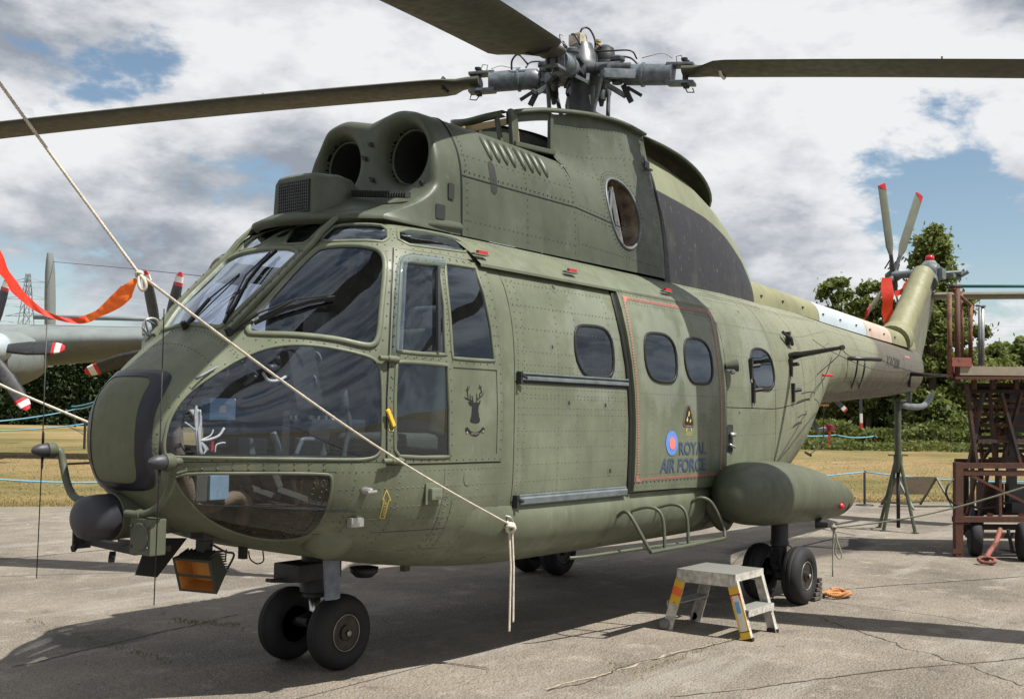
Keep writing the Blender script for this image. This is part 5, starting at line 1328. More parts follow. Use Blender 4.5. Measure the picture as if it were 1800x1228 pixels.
mb.tube([(.06, 0, .60), (.055, 0, .52)], .10, 14); mb.build('belly_dome', M['dark'], heli, True)
mb = MB(); mb.lathe([(.09, 0), (.085, .03), (.05, .06), (0, .065)], at(640, 996, 1, -.1), (0, 0, -1), 14); mb.build('belly_light', M['dark'], heli, True)
mb = MB(); q = at(712, 992, 1, -.1); mb.bar(q+Vector((0, 0, .05)), q+Vector((0, 0, -.04)), .05, .04); mb.build('drain_mast', M['olive2'], heli)
hose([at(462, 968, 1, -.2), at(463, 985, 1, -.2), at(452, 990, 1, -.2), at(440, 982, 1, -.2), at(437, 968, 1, -.2)], .004, 'looped_cable')
mb = MB(); q = at(427, 970, 1, -.15); mb.bar(q+Vector((0, 0, .04)), q+Vector((0, 0, -.035)), .03, .045); mb.build('drain_mast', M['lining'], heli)
hose([at(398, 965, 1, -.1), at(396, 985, 1, -.1)], .004, 'rod_aerial')
# bulge over the nose wheel and its grey spat
x, ph = pick(590, 955); mb = MB(); p = SO(x, ph, -.03); mb.lathe([(.17, -.06), (.15, 0), (.11, .05), (.05, .07), (0, .072)], p, (0, -.75, -.65), 18); mb.build('wheel_bulge', M['olive'], heli, True)
q = [at(px_, py_, 1, -.33) for px_, py_ in ((570, 984), (598, 984), (598, 1050), (592, 1053), (573, 1055))]; mb = MB(); mb.add([p+Vector((0, d_, 0)) for d_ in (0, .012) for p in q], [(0, 1, 2, 3, 4), (9, 8, 7, 6, 5)]+[(i, (i+1) % 5, 5+(i+1) % 5, 5+i) for i in range(5)]); mb.build('mud_flap', plain('worn_blue_grey', (.13, .15, .19), .45, var=.3), heli)
# ---- windscreen posts and wipers
for sd_ in (-1, 1):
    pts = [SO(*q, .012) for q in pickline([(399, 585), (548, 434)], 20)]; e0 = at(566, 405, 1, pts[-1].y); e1 = at(592, 381, 1, pts[-1].y+.0); pts += [e0+Vector((0, 0, 0)), e1]
    if sd_ > 0: pts = [Vector((p.x, -p.y, p.z)) for p in pts]
    mb = MB()
    for a, b in zip(pts, pts[1:]): mb.bar(a, b+(b-a).normalized()*.004, .034, .022, up=(-.7, 0, .7), bev=.003)
    mb.build('windscreen_post', M['olive'], heli)
    mb = MB()
    for k in range(1, len(pts)-3): mb.lathe([(.005, 0), (.004, .004), (0, .004)], pts[k]+Vector((-.010, 0, .012)), (-.65, 0, .75), 6)
    tag(mb.build('rivets', M['black'], heli), kind='stuff')
def wpt(px_, py_, h): return SO(*pick(px_, py_), h)
def wiper(pivot, arm, blade, h=.035):
    mb = MB(); a = wpt(*pivot, .012); b = wpt(*arm, h+.01); n = (a-Vector((0, 0, 1.5))).normalized()
    mb.lathe([(.018, -.02), (.016, .03), (0, .035)], a, (-.6, -.1, .75), 10); mid = a.lerp(b, .45)+Vector((-.01, -.01, .02)); mb.tube([a, mid], [.012, .010], 8); mb.tube([mid, b], .005, 6); mb.tube([a+Vector((0, 0, -.012)), b+Vector((0, 0, -.010))], .0035, 6)
    o = mb.build('windscreen_wiper', M['black'], heli, True, angle=50); bb = MB(); pts = [wpt(*q, h-.012) for q in dense(blade, 14, False)]
    for p, q in zip(pts, pts[1:]): bb.bar(p, q, .010, .020, up=(-.6, -.3, .7))
    m_ = len(pts)//2; bb.tube([pts[1]+Vector((-.01, 0, .015)), pts[m_]+Vector((-.02, -.01, .03)), pts[-2]+Vector((-.01, 0, .015))], .005, 6); bb.build('wiper_blade', M['black'], o)
wiper((404, 587), (516, 537), [(449, 573), (500, 549), (545, 535), (589, 527)])
wiper((327, 577), (428, 493), [(397, 572), (418, 540), (438, 500), (462, 470), (489, 446)])
mb = MB(); hq = [wpt(x_, 572, .02) for x_ in (355, 370, 385)]; 
# grab wire on the starboard shoulder of the nose
hose([at(252, 590, 1, .35), at(253, 568, 1, .35), at(262, 560, 1, .35), at(275, 562, 1, .35), at(282, 575, 1, .35)], .008, 'steel_wire_coil', 'alu'); hose([at(250, 575, 1, .3), at(262, 590, 1, .3), at(256, 563, 1, .3), at(272, 570, 1, .3)], .006, 'steel_wire_coil', 'grey')
# ---- aft aerials
def pole(p0, p1, r=.028):
    mb = MB(); a = SO(*pick(*p0), 0); n = N_(*pick(*p0)); b = Vector(p1); mb.tube([a, a+n*.05, a.lerp(b, .12)+n*.05, b], [r*1.3, r*1.3, r, r*.55], 10); mb.lathe([(r*.8, 0), (r*.8, .03)], b, b-a, 8); mb.build('aerial_pole', M['black'], heli, True, angle=50); return b
b1 = pole((1388, 627), at(1478, 611, 1, -1.55)); 
mb = MB(); a = at(1504, 630, 1, -.62); b = at(1548, 632, 1, -.75); mb.tube([a+Vector((0, .15, 0)), a, b], .022, 8); mb.build('aerial_pole', M['black'], heli, True)
for q in ((1508, 632, 1497, 682), (1521, 634, 1510, 682)):
    mb = MB(); s_ = at(q[0], q[1], 1, -.62); mb.tube(smoothpath([s_, at((q[0]+q[2])/2+2, (q[1]+q[3])/2, 1, -.60), SO(*pick(q[2], q[3]), .0)], 4), .010, 6); mb.build('aerial_stay', M['black'], heli, True)
b3 = at(1668, 661, 1, -.95); mb = MB(); a = at(1600, 657, 1, -.30); mb.tube([a, b3], [.03, .018], 8); mb.tube([a, at(1598, 680, 1, -.28)], .02, 8); mb.build('aerial_pole', M['black'], heli, True)
def wire(a, b, sag=.02, r=.004, name='aerial_wire', mat='black'):
    mb = MB(); pts = [a.lerp(b, k/8)-Vector((0, 0, sag*4*(k/8)*(1-k/8))) for k in range(9)]; mb.tube(pts, r, 5); return mb.build(name, M[mat], heli)
wire(b1, at(1504, 626, 1, -.68), .03); wire(b1, at(1475, 622, 1, -1.2), .01)
wire(SO(*pick(1425, 598), .02), at(1475, 624, 1, -1.1), .01, .003); wire(at(1475, 624, 1, -1.1), at(1602, 650, 1, -.35), .08, .004); wire(at(1548, 632, 1, -.75), b3, .05, .004)
wire(at(1475, 624, 1, -1.1), SO(*pick(1434, 659), .01), 0, .004); wire(at(1462, 628, 1, -1.1), SO(*pick(1450, 660), .01), 0, .004)
wire(SO(*pick(1400, 692), .05), SO(*pick(1424, 690), .04), -.01, .006); wire(SO(*pick(1394, 733), .05), SO(*pick(1410, 728), .04), -.01, .006)
for px_, py_ in ((1450, 660), (1450, 703)):
    q = SO(*pick(px_-4, py_), .06); mb = MB(); mb.tube([q+Vector((-.08, .03, 0)), q+Vector((.05, -.02, 0))], .013, 6); mb.build('wire_insulator', M['orange'] if py_ > 700 else M['red'], heli)
hose([at(1448, 712, 1, -.75), at(1447, 770, 1, -.75), at(1440, 785, 1, -.75), at(1425, 797, 1, -.72)], .005, 'aerial_lead'); mb = MB(); mb.tube([at(1416, 795, 1, -.6), at(1425, 800, 1, -.72)], .014, 6); mb.build('lead_clamp', M['black'], heli)
# brackets round the rear window, and the door-side fittings
for (px_, py_, w) in ((1318, 648, .05), (1322, 690, .05), (1388, 645, .05), (1392, 690, .05)):
    x, ph = pick(px_, py_); p = SO(x, ph, .012); mb = MB(); mb.box(p, (.03, .03, .17)); mb.tube([p+Vector((.01, 0, .02)), p+Vector((.06, -.05, .03))], .018, 8); mb.build('mount_bracket', M['black'], heli)
x, ph = pick(1275, 644); p = SO(x, ph, 0); mb = MB(); mb.lathe([(.03, 0), (.045, .07), (.05, .10), (0, .08)], p, (.55, -.8, .1), 14); mb.build('horn_fitting', M['olive2'], heli, True, angle=50)
x, ph = pick(1266, 652); p = SO(x, ph, .045); mb = MB(); mb.tube([p, p+Vector((.03, -.04, 0))], .012, 8); mb.lathe([(.012, 0), (.028, .02), (.012, .04)], p+Vector((.03, -.05, -.03)), (0, 0, 1), 10); mb.build('door_lock', M['alu'], heli, True)
x, ph = pick(1283, 770); mb = MB(); q = [xz(*p) for p in dense(roundrect(x-.055, S(x, ph).z-.11, x+.055, S(x, ph).z+.11, .02), .05)]; patch('handle_recess', q, (), .002, M['lining'], heli); p = SO(x, ph, .02); mb.tube([p+Vector((-.03, 0, .03)), p+Vector((.03, -.01, .03))], .018, 8); mb.tube([p+Vector((-.04, 0, -.05)), p+Vector((.05, 0, -.07))], .012, 6); mb.build('recess_handle', M['alu'], heli, True)
x, ph = pick(1380, 597); p = SO(x, ph, .03); mb = MB(); mb.tube([p+Vector((-.12, 0, .05)), p+Vector((.0, -.03, 0)), p+Vector((.10, 0, -.05))], .016, 6); mb.box(p, (.03, .04, .12)); mb.build('door_catch', M['dark'], heli)
# exhaust shaped boot below the door
mb = MB(); a = SO(*pick(1252, 905), 0); mb.tube(smoothpath([SO(*pick(1242, 880), .0), SO(*pick(1245, 898), .06), SO(*pick(1258, 910), .08), SO(*pick(1272, 905), .05), SO(*pick(1278, 885), .05)], 4), [.05]*17, 12); mb.build('step_boot', M['olive2'], heli, True)
for px_, py_, r_ in ((1000, 708, .012), (1064, 712, .012), (1072, 827, .014), (972, 505, .014), (1382, 545, .010), (1376, 735, .008), (1300, 725, .008), (1298, 548, .008)):
    x, ph = pick(px_, py_); q = [(x+r_*math.cos(a), ph+r_*1.1*math.sin(a)/.0175) for a in np.arange(0, 6.2, .5)]; patch('drain_hole', q, (), .002, M['lining'], heli)
    q = [(x+r_*2.3*math.cos(a), ph+r_*2.3*math.sin(a)/.0175) for a in np.arange(0, 6.2, .5)]; patch('hole_doubler', q, (), .0012, M['olive'], heli)
# tie-down plate text panel bits
for (x0, z0, x1, z1, mt) in ((1.08, .80, 1.17, .93, 'light_olive'),):
    q = [xz(*p) for p in dense([(x0, z0), (x1, z0), (x1, z1), (x0, z1)], .05)]; patch('placard', q, (), .005, M[mt], heli)

# ------------------------------------------------------------------ cockpit interior
M['int'] = plain('cockpit_black', (.018, .019, .021), .7); M['seatfab'] = plain('seat_fabric', (.05, .06, .045), .9); M['intgrey'] = plain('interior_grey', (.09, .10, .10), .6)
M['bluebox'] = plain('avionics_blue', (.26, .42, .60), .5, var=.04); M['loom'] = plain('white_cable', (.62, .60, .55), .6)
mb = MB(); mb.add([(-1.1, -.45, 1.02), (-1.1, .45, 1.02), (-.6, .82, .98), (.7, .95, .98), (.7, -.95, .98), (-.6, -.82, .98)], [(0, 1, 2, 3, 4, 5)]); mb.build('cockpit_floor', M['int'], heli)
mb = MB(); mb.prism([(-.85, .75), (.85, .75), (.93, 1.5), (.90, 2.0), (.78, 2.33), (.6, 2.50), (.3, 2.58), (.3, 1.0), (-.3, 1.0), (-.3, 2.58), (-.6, 2.50), (-.78, 2.33), (-.90, 2.0), (-.93, 1.5)], .85, .88, lambda u, v, w: Vector((w, u, v))); mb.build('cockpit_bulkhead', M['int'], heli)
mb = MB(); mb.box((-.56, 0, 1.68), (.20, .98, .34), Matrix.Rotation(R(-15), 3, 'Y'), .04); mb.box((-.55, 0, 1.35), (.35, .34, .6), bev=.03); mb.box((-.62, 0, 1.865), (.30, .80, .03), bev=.01); ip = mb.build('instrument_panel', M['int'], heli)
for s in (-1, 1):
    for k in range(3):
        for j in range(2):
            b = MB(); b.lathe([(.045, 0), (.045, .01), (.038, .012), (0, .010)], (-.505+.03*j, s*.34+(k-1)*.12, 1.66+.12*j), (1, 0, .25), 16); b.build('dial', M['intgrey'], ip)
for s in (-1, 1):
    st_ = empty_part('pilot_seat', heli); y = s*.46
    mb = MB(); mb.box((.08, y, 1.32), (.46, .46, .12), bev=.04); mb.build('seat_cushion', M['seatfab'], st_, True)
    mb = MB(); mb.box((.36, y, 1.68), (.12, .46, .66), Matrix.Rotation(R(10), 3, 'Y'), .04); mb.build('seat_back', M['seatfab'], st_, True)
    mb = MB(); mb.box((.42, y, 2.06), (.08, .26, .18), bev=.03); mb.build('head_rest', M['intgrey'], st_, True)
    mb = MB(); mb.box((.12, y, 1.12), (.4, .36, .24)); mb.build('seat_pedestal', M['intgrey'], st_)
    mb = MB(); mb.tube(smoothpath([Vector((-.22, y, 1.02)), Vector((-.24, y, 1.25)), Vector((-.2, y, 1.42)), Vector((-.24, y, 1.52))], 4), .016, 8); mb.lathe([(.02, 0), (.026, .04), (.02, .12), (0, .13)], (-.24, y, 1.5), (-.1, 0, 1), 10); mb.build('control_column', M['dkgrey'], heli, True)
    for q in (-.12, .12):
        mb = MB(); mb.box((-.78, y*.75+q, 1.16), (.04, .11, .14), Matrix.Rotation(R(-30), 3, 'Y'), .01); mb.bar((-.76, y*.75+q, 1.1), (-.5, y*.75+q, 1.02), .03, .03); mb.build('rudder_pedal', M['intgrey'], heli)
mb = MB(); mb.box((.05, 0, 1.28), (.9, .22, .34), bev=.02); mb.build('centre_console', M['int'], heli)
for k in range(14):
    b = MB(); b.box((-.30+.06*(k % 7), -.05+.1*(k//7), 1.46), (.02, .02, .025)); b.build('switch', M['loom'] if k % 3 == 0 else M['intgrey'], heli)
mb = MB(); mb.box((.25, 0, 2.44), (.55, .42, .10), bev=.03); mb.build('overhead_panel', M['int'], heli)
def ibox(px0, py0, px1, py1, y, dpt, name, mat):
    a = at(px0, py0, 1, y); b = at(px1, py1, 1, y); mb = MB(); mb.box(((a.x+b.x)/2, y+dpt/2, (a.z+b.z)/2), (abs(b.x-a.x), dpt, abs(a.z-b.z)), bev=.006); return mb.build(name, M[mat], heli)
bb = ibox(370, 699, 414, 738, -.30, .08, 'avionics_box', 'bluebox'); ibox(386, 712, 398, 725, -.303, .002, 'box_label', 'white')
ibox(370, 835, 402, 877, -.30, .08, 'avionics_box', 'bluebox'); ibox(346, 835, 368, 880, -.28, .05, 'equipment_box', 'intgrey')
ibox(383, 772, 400, 786, -.31, .05, 'relay_unit', 'black'); ibox(392, 774, 399, 783, -.312, .01, 'relay_socket', 'teal') if 'teal' in M else None
def ihose(pts, y, r, mat, name='cable_loom'):
    b = MB(); b.tube(smoothpath([at(px_, py_, 1, y) for px_, py_ in pts], 5), r, 8); b.build(name, M[mat], heli, True)
M['duct'] = plain('corrugated_duct', (.20, .16, .12), .8, bump=.5, bscale=90)
ihose([(308, 740), (312, 790), (328, 850), (347, 890), (364, 893), (395, 880), (420, 872), (432, 885), (428, 905), (422, 925)], -.24, .036, 'duct', 'air_duct')
ihose([(345, 712), (343, 730), (345, 760), (349, 798)], -.33, .006, 'loom'); ihose([(352, 720), (352, 745), (349, 760), (352, 800)], -.34, .005, 'loom')
ihose([(394, 752), (385, 765), (368, 772), (352, 774)], -.33, .007, 'loom'); ihose([(375, 755), (370, 765), (355, 772)], -.32, .004, 'loom')
for k in range(6): ihose([(346+k*1.5, 715+k*3), (344+k*2, 745), (347+k, 772), (350+k*1.2, 800)], -.33, .0035, 'loom')
for k in range(5): ihose([(352, 776), (360, 782+k*2), (366-k*2, 790+k*2)], -.33, .004, 'loom')
ihose([(325, 742), (334, 748), (342, 755)], -.33, .005, 'loom'); ihose([(378, 795), (380, 782), (390, 778), (396, 778)], -.33, .004, 'loom')
ibox(372, 768, 376, 793, -.33, .02, 'terminal_strip', 'red')
ihose([(462, 655), (472, 668), (490, 668), (505, 660)], -.45, .008, 'loom'); ihose([(440, 650), (450, 660), (430, 675)], -.4, .012, 'dkgrey'); ihose([(485, 630), (500, 640), (470, 650)], -.4, .03, 'dkgrey')
ihose([(500, 620), (512, 640), (500, 662)], -.42, .01, 'grey'); ihose([(345, 665), (395, 640), (400, 660)], -.4, .008, 'grey')
ihose([(480, 760), (487, 780), (490, 800)], -.4, .018, 'grey'); ihose([(520, 800), (528, 780), (535, 772), (575, 775)], -.42, .014, 'grey')
ibox(450, 640, 500, 662, -.30, .12, 'equipment_box', 'dkgrey')
ibox(440, 770, 470, 798, -.25, .1, 'equipment_box', 'intgrey'); ibox(540, 770, 575, 800, -.35, .1, 'equipment_box', 'intgrey')
mb = MB(); mb.tube([SO(*pick(303, 805), -.015), SO(*pick(480, 806), -.02), SO(*pick(655, 808), -.02)], .016, 8); mb.build('sill_tube', M['dark'], heli, True)
# cabin: floor, far wall panels and a row of seat frames seen through the windows
mb = MB(); mb.box((2.9, 0, .93), (4.0, 1.85, .02)); mb.build('cabin_floor', M['int'], heli)
for k in range(4):
    mb = MB(); x = 1.3+.75*k
    for q in (-.22, .22): mb.tube([(x+q, .75, .95), (x+q, .72, 1.4), (x+q, .82, 1.9)], .014, 6)
    mb.box((x, .60, 1.36), (.46, .38, .02)); mb.build('troop_seat', M['seatfab'], heli)
# ------------------------------------------------------------------ markings on the aircraft
def decal(name, polys, mat, off, parent=heli, step=6):
    vs, fs = [], []
    for p in polys:
        q = [pick(*v) for v in dense(p, step)]
        try: P, F, NO = patchgeo(q, (), off, .08)
        except Exception as e: continue
        b = len(vs); vs += [tuple(v) for v in P]; fs += [tuple(b+i for i in f) for f in F]
    me = bpy.data.meshes.new(name); me.from_pydata(vs, [], fs); return link(name, me, M[mat], parent, True)
def textgeo(txt, bold=0):
    cu = bpy.data.curves.new('t', 'FONT'); cu.body = txt; cu.offset = bold; o = bpy.data.objects.new('t', cu); col.objects.link(o); bpy.context.view_layer.update()
    me = bpy.data.meshes.new_from_object(o); bpy.data.objects.remove(o); v = [(p.co.x, p.co.y) for p in me.vertices]; f = [tuple(q.vertices) for q in me.polygons]; bpy.data.meshes.remove(me); return v, f
def text_quad(name, txt, quad, mat, off, bold=.02, parent=heli):
    """quad: picture corners bl, br, tr, tl of the lettering"""
    v, f = textgeo(txt, bold); x0, x1 = min(p[0] for p in v), max(p[0] for p in v); y0, y1 = min(p[1] for p in v), max(p[1] for p in v); P = []
    bl, br, tr_, tl = quad
    for x, y in v:
        a = (x-x0)/(x1-x0); b = (y-y0)/(y1-y0); px_ = (bl[0]*(1-a)+br[0]*a)*(1-b)+(tl[0]*(1-a)+tr_[0]*a)*b; py_ = (bl[1]*(1-a)+br[1]*a)*(1-b)+(tl[1]*(1-a)+tr_[1]*a)*b
        P.append(tuple(SO(*pick(px_, py_), off)))
    me = bpy.data.meshes.new(name); me.from_pydata(P, [], f); return link(name, me, M[mat], parent)
M['m_navy'] = plain('navy_lettering', (.045, .065, .115), .5); M['m_blue'] = plain('roundel_blue', (.10, .22, .58), .5); M['m_pink'] = plain('roundel_pink', (.70, .18, .16), .5)
M['m_hatch'] = plain('salmon_hatching', (.36, .15, .12), .5); M['m_black'] = plain('black_marking', (.010, .010, .012), .5); M['m_yel'] = plain('yellow_marking', (.62, .46, .08), .5); M['m_cream'] = plain('cream_marking', (.33, .31, .25), .5); M['m_scorch'] = plain('scorched_edge', (.13, .10, .075), .7, var=.3)
DO = .0335
ell = lambda cx_, cy_, rx, ry, n=28, t=0: [(cx_+rx*math.cos(2*math.pi*k/n), cy_+ry*math.sin(2*math.pi*k/n)) for k in range(n)]
decal('roundel_ring', [ell(1174, 778, 10.5, 21.8)], 'm_blue', DO); decal('roundel_centre', [ell(1174.5, 778.5, 5.4, 11.2)], 'm_pink', DO+.002)
text_quad('lettering', 'ROYAL', [(1187, 799), (1235, 797.5), (1235, 776), (1187, 776)], 'm_navy', DO, .022)
text_quad('lettering', 'AIR FORCE', [(1153, 830), (1234, 826), (1234, 804), (1156, 805)], 'm_navy', DO, .022)
# hatched rescue border on the door
def hatch(a, b, n, w):
    out = []; dx, dy = b[0]-a[0], b[1]-a[1]; L = math.hypot(dx, dy); tx, ty = dx/L, dy/L; nx, ny = -ty, tx
    for k in range(n):
        s0 = k/n*L; s1 = (k+.55)/n*L; o = w*.45
        out.append([(a[0]+tx*s0-nx*w/2, a[1]+ty*s0-ny*w/2), (a[0]+tx*s1-nx*w/2, a[1]+ty*s1-ny*w/2), (a[0]+tx*(s1+o)+nx*w/2, a[1]+ty*(s1+o)+ny*w/2), (a[0]+tx*(s0+o)+nx*w/2, a[1]+ty*(s0+o)+ny*w/2)])
    return out
hs = hatch((1094, 528), (1240, 553), 62, 5)+hatch((1113, 842), (1262, 831), 60, 5)
lft = [(1090, 530), (1097, 560), (1104, 600), (1110, 650), (1114, 700), (1115, 760), (1114, 838)]
rgt = [(1243, 556), (1250, 590), (1257, 640), (1261, 690), (1262, 760), (1260, 826)]
for ln in (lft, rgt):
    for a, b in zip(ln, ln[1:]): hs += hatch(a, b, max(2, int(math.hypot(b[0]-a[0], b[1]-a[1])/4.6)), 3.2)
hs += [[(1087, 524), (1097, 526), (1094, 534), (1092, 538)], [(1236, 548), (1244, 553), (1246, 563), (1240, 558)], [(1111, 846), (1111, 834), (1117, 840), (1120, 845)], [(1253, 833), (1262, 826), (1263, 835), (1258, 836)]]
o_ = tag(decal('hatched_border', hs, 'm_hatch', DO, step=40), kind='stuff')
# scorched triangular badge
decal('triangle_badge', [[(1203, 710), (1198, 722), (1194, 740), (1194, 748), (1200, 750), (1212, 750), (1214, 746), (1211, 730), (1207, 714)]], 'm_scorch', DO)
decal('triangle_badge', [[(1203, 713), (1199, 724), (1196, 741), (1197, 746), (1211, 747), (1211, 742), (1208, 727), (1205, 714)]], 'm_black', DO+.0015)
decal('badge_detail', [[(1203, 722), (1205, 724), (1204, 731), (1202, 731), (1203, 726)], [(1199, 739), (1201, 731), (1202, 737), (1201, 741)], [(1205, 739), (1207, 735), (1207, 741), (1205, 742)]], 'm_yel', DO+.003)
text_quad('small_lettering', 'TO OPEN', [(1198.5, 761), (1209.5, 761), (1209.5, 759), (1198.5, 759)], 'm_yel', DO, 0); text_quad('small_lettering', 'CABIN DOOR', [(1199, 764.4), (1209, 764.4), (1209, 762.4), (1199, 762.4)], 'm_yel', DO, 0)
decal('small_arrow', [[(1200, 752), (1201.3, 752), (1200, 757.5), (1198.8, 757)], [(1207, 752), (1208.3, 752), (1209.5, 757), (1208.3, 757.5)]], 'm_yel', DO)
# stag's head and scroll on the cockpit door
zx = lambda p: (780+p[0]/7.68, 640+p[1]/7.68)
stag = [[(385, 515), (470, 515), (468, 560), (464, 600), (460, 640), (470, 665), (468, 700), (482, 735), (484, 765), (470, 785), (440, 792), (410, 792), (370, 782), (352, 765), (358, 730), (370, 690), (376, 630), (378, 570)],
        [(382, 520), (376, 560), (352, 555), (338, 530), (325, 502), (350, 503), (370, 512)], [(455, 555), (468, 520), (478, 488), (494, 482), (488, 515), (478, 545)],
        [(390, 515), (350, 488), (300, 468), (268, 440), (275, 438), (310, 458), (358, 475), (398, 508)], [(322, 462), (312, 400), (308, 360), (318, 362), (322, 400), (330, 465)], [(312, 368), (290, 330), (296, 330), (314, 352), (316, 290), (322, 290), (323, 345), (342, 292), (348, 294), (328, 350), (322, 370)],
        [(352, 474), (346, 400), (352, 402), (362, 478)], [(385, 500), (374, 420), (381, 422), (398, 508)], [(428, 515), (436, 480), (470, 448), (500, 425), (520, 400), (528, 368), (532, 370), (528, 408), (508, 435), (475, 462), (446, 490), (440, 512)],
        [(438, 480), (438, 394), (444, 394), (452, 466)], [(480, 440), (472, 405), (482, 385), (500, 372), (490, 318), (498, 320), (512, 368), (512, 380), (490, 395), (482, 408), (488, 436)], [(492, 330), (458, 322), (458, 316), (486, 318), (470, 272), (476, 272), (494, 308), (510, 286), (514, 288), (500, 320)]]
decal('stag_badge', [[zx(p) for p in q] for q in stag], 'm_black', .0035)
scr = [(282, 868), (300, 850), (318, 848), (345, 885), (380, 912), (418, 920), (455, 912), (490, 885), (516, 850), (535, 850), (550, 872), (540, 900), (535, 925), (520, 930), (508, 900), (480, 940), (450, 962), (418, 970), (385, 962), (350, 938), (322, 902), (318, 930), (298, 930), (292, 900)]
decal('scroll_badge', [[zx(p) for p in scr]], 'm_black', .0035); decal('scroll_end', [[zx(p) for p in ell(309, 918, 9, 14, 10)], [zx(p) for p in ell(523, 903, 9, 14, 10)]], 'm_cream', .005)
text_quad('scroll_lettering', 'LOYALTY', [zx((362, 948)), zx((474, 946)), zx((474, 926)), zx((362, 926))], 'm_cream', .005, 0)
# rescue arrow and other stencils
ar = [(679, 860), (672, 877), (675, 877), (667, 909), (675, 909.5), (683, 878), (686.5, 878)]
def outline(poly, w):
    out = []; n = len(poly)
    for i in range(n):
        a, b = poly[i], poly[(i+1) % n]; L = math.hypot(b[0]-a[0], b[1]-a[1]); nx, ny = -(b[1]-a[1])/L*w/2, (b[0]-a[0])/L*w/2; out.append([(a[0]+nx, a[1]+ny), (b[0]+nx, b[1]+ny), (b[0]-nx, b[1]-ny), (a[0]-nx, a[1]-ny)])
    return out
decal('rescue_arrow', outline(ar, 1.3), 'm_yel', .004)
text_quad('lettering', 'RESCUE', [(675.5, 906), (680, 882), (676, 880.5), (671.5, 904.5)], 'm_yel', .004, .01)
text_quad('lettering', 'NO STEP', [(753, 871), (773, 872.5), (773, 868), (753, 866.5)], 'm_black', .063, .01)
text_quad('serial_number', 'XW208', [(1557, 643), (1580, 648), (1581, 632), (1558.5, 624)], 'm_black', .004, .0)
text_quad('lettering', 'E', [(897, 922), (906, 921), (907, 903), (898, 904)], 'm_navy', .006, .02)
text_quad('small_lettering', '115 200V 400HZ', [(909, 913), (935, 911), (935, 907), (909, 909)], 'm_navy', .006, 0); text_quad('small_lettering', 'AND 24V DC', [(911, 918), (933, 916), (933, 912.5), (911, 914.5)], 'm_navy', .006, 0)
decal('red_stencil', [[(1590, 625), (1598, 627), (1598, 630), (1590, 628)]], 'm_hatch', .004)
decal('panel_arrow', outline([(685, 738), (681, 748), (683, 756), (690, 757), (691, 744)], 1.0), 'm_yel', .009)
# ------------------------------------------------------------------ things round the aircraft
def dpt(px, py, depth):
    """surveyed point at a given distance in front of the camera"""
    return CPOS + (FW + RT*((px-900)/CF) + UP*((614-py)/CF))*depth
def G(px, py, z=0): return at(px, py, 2, z)
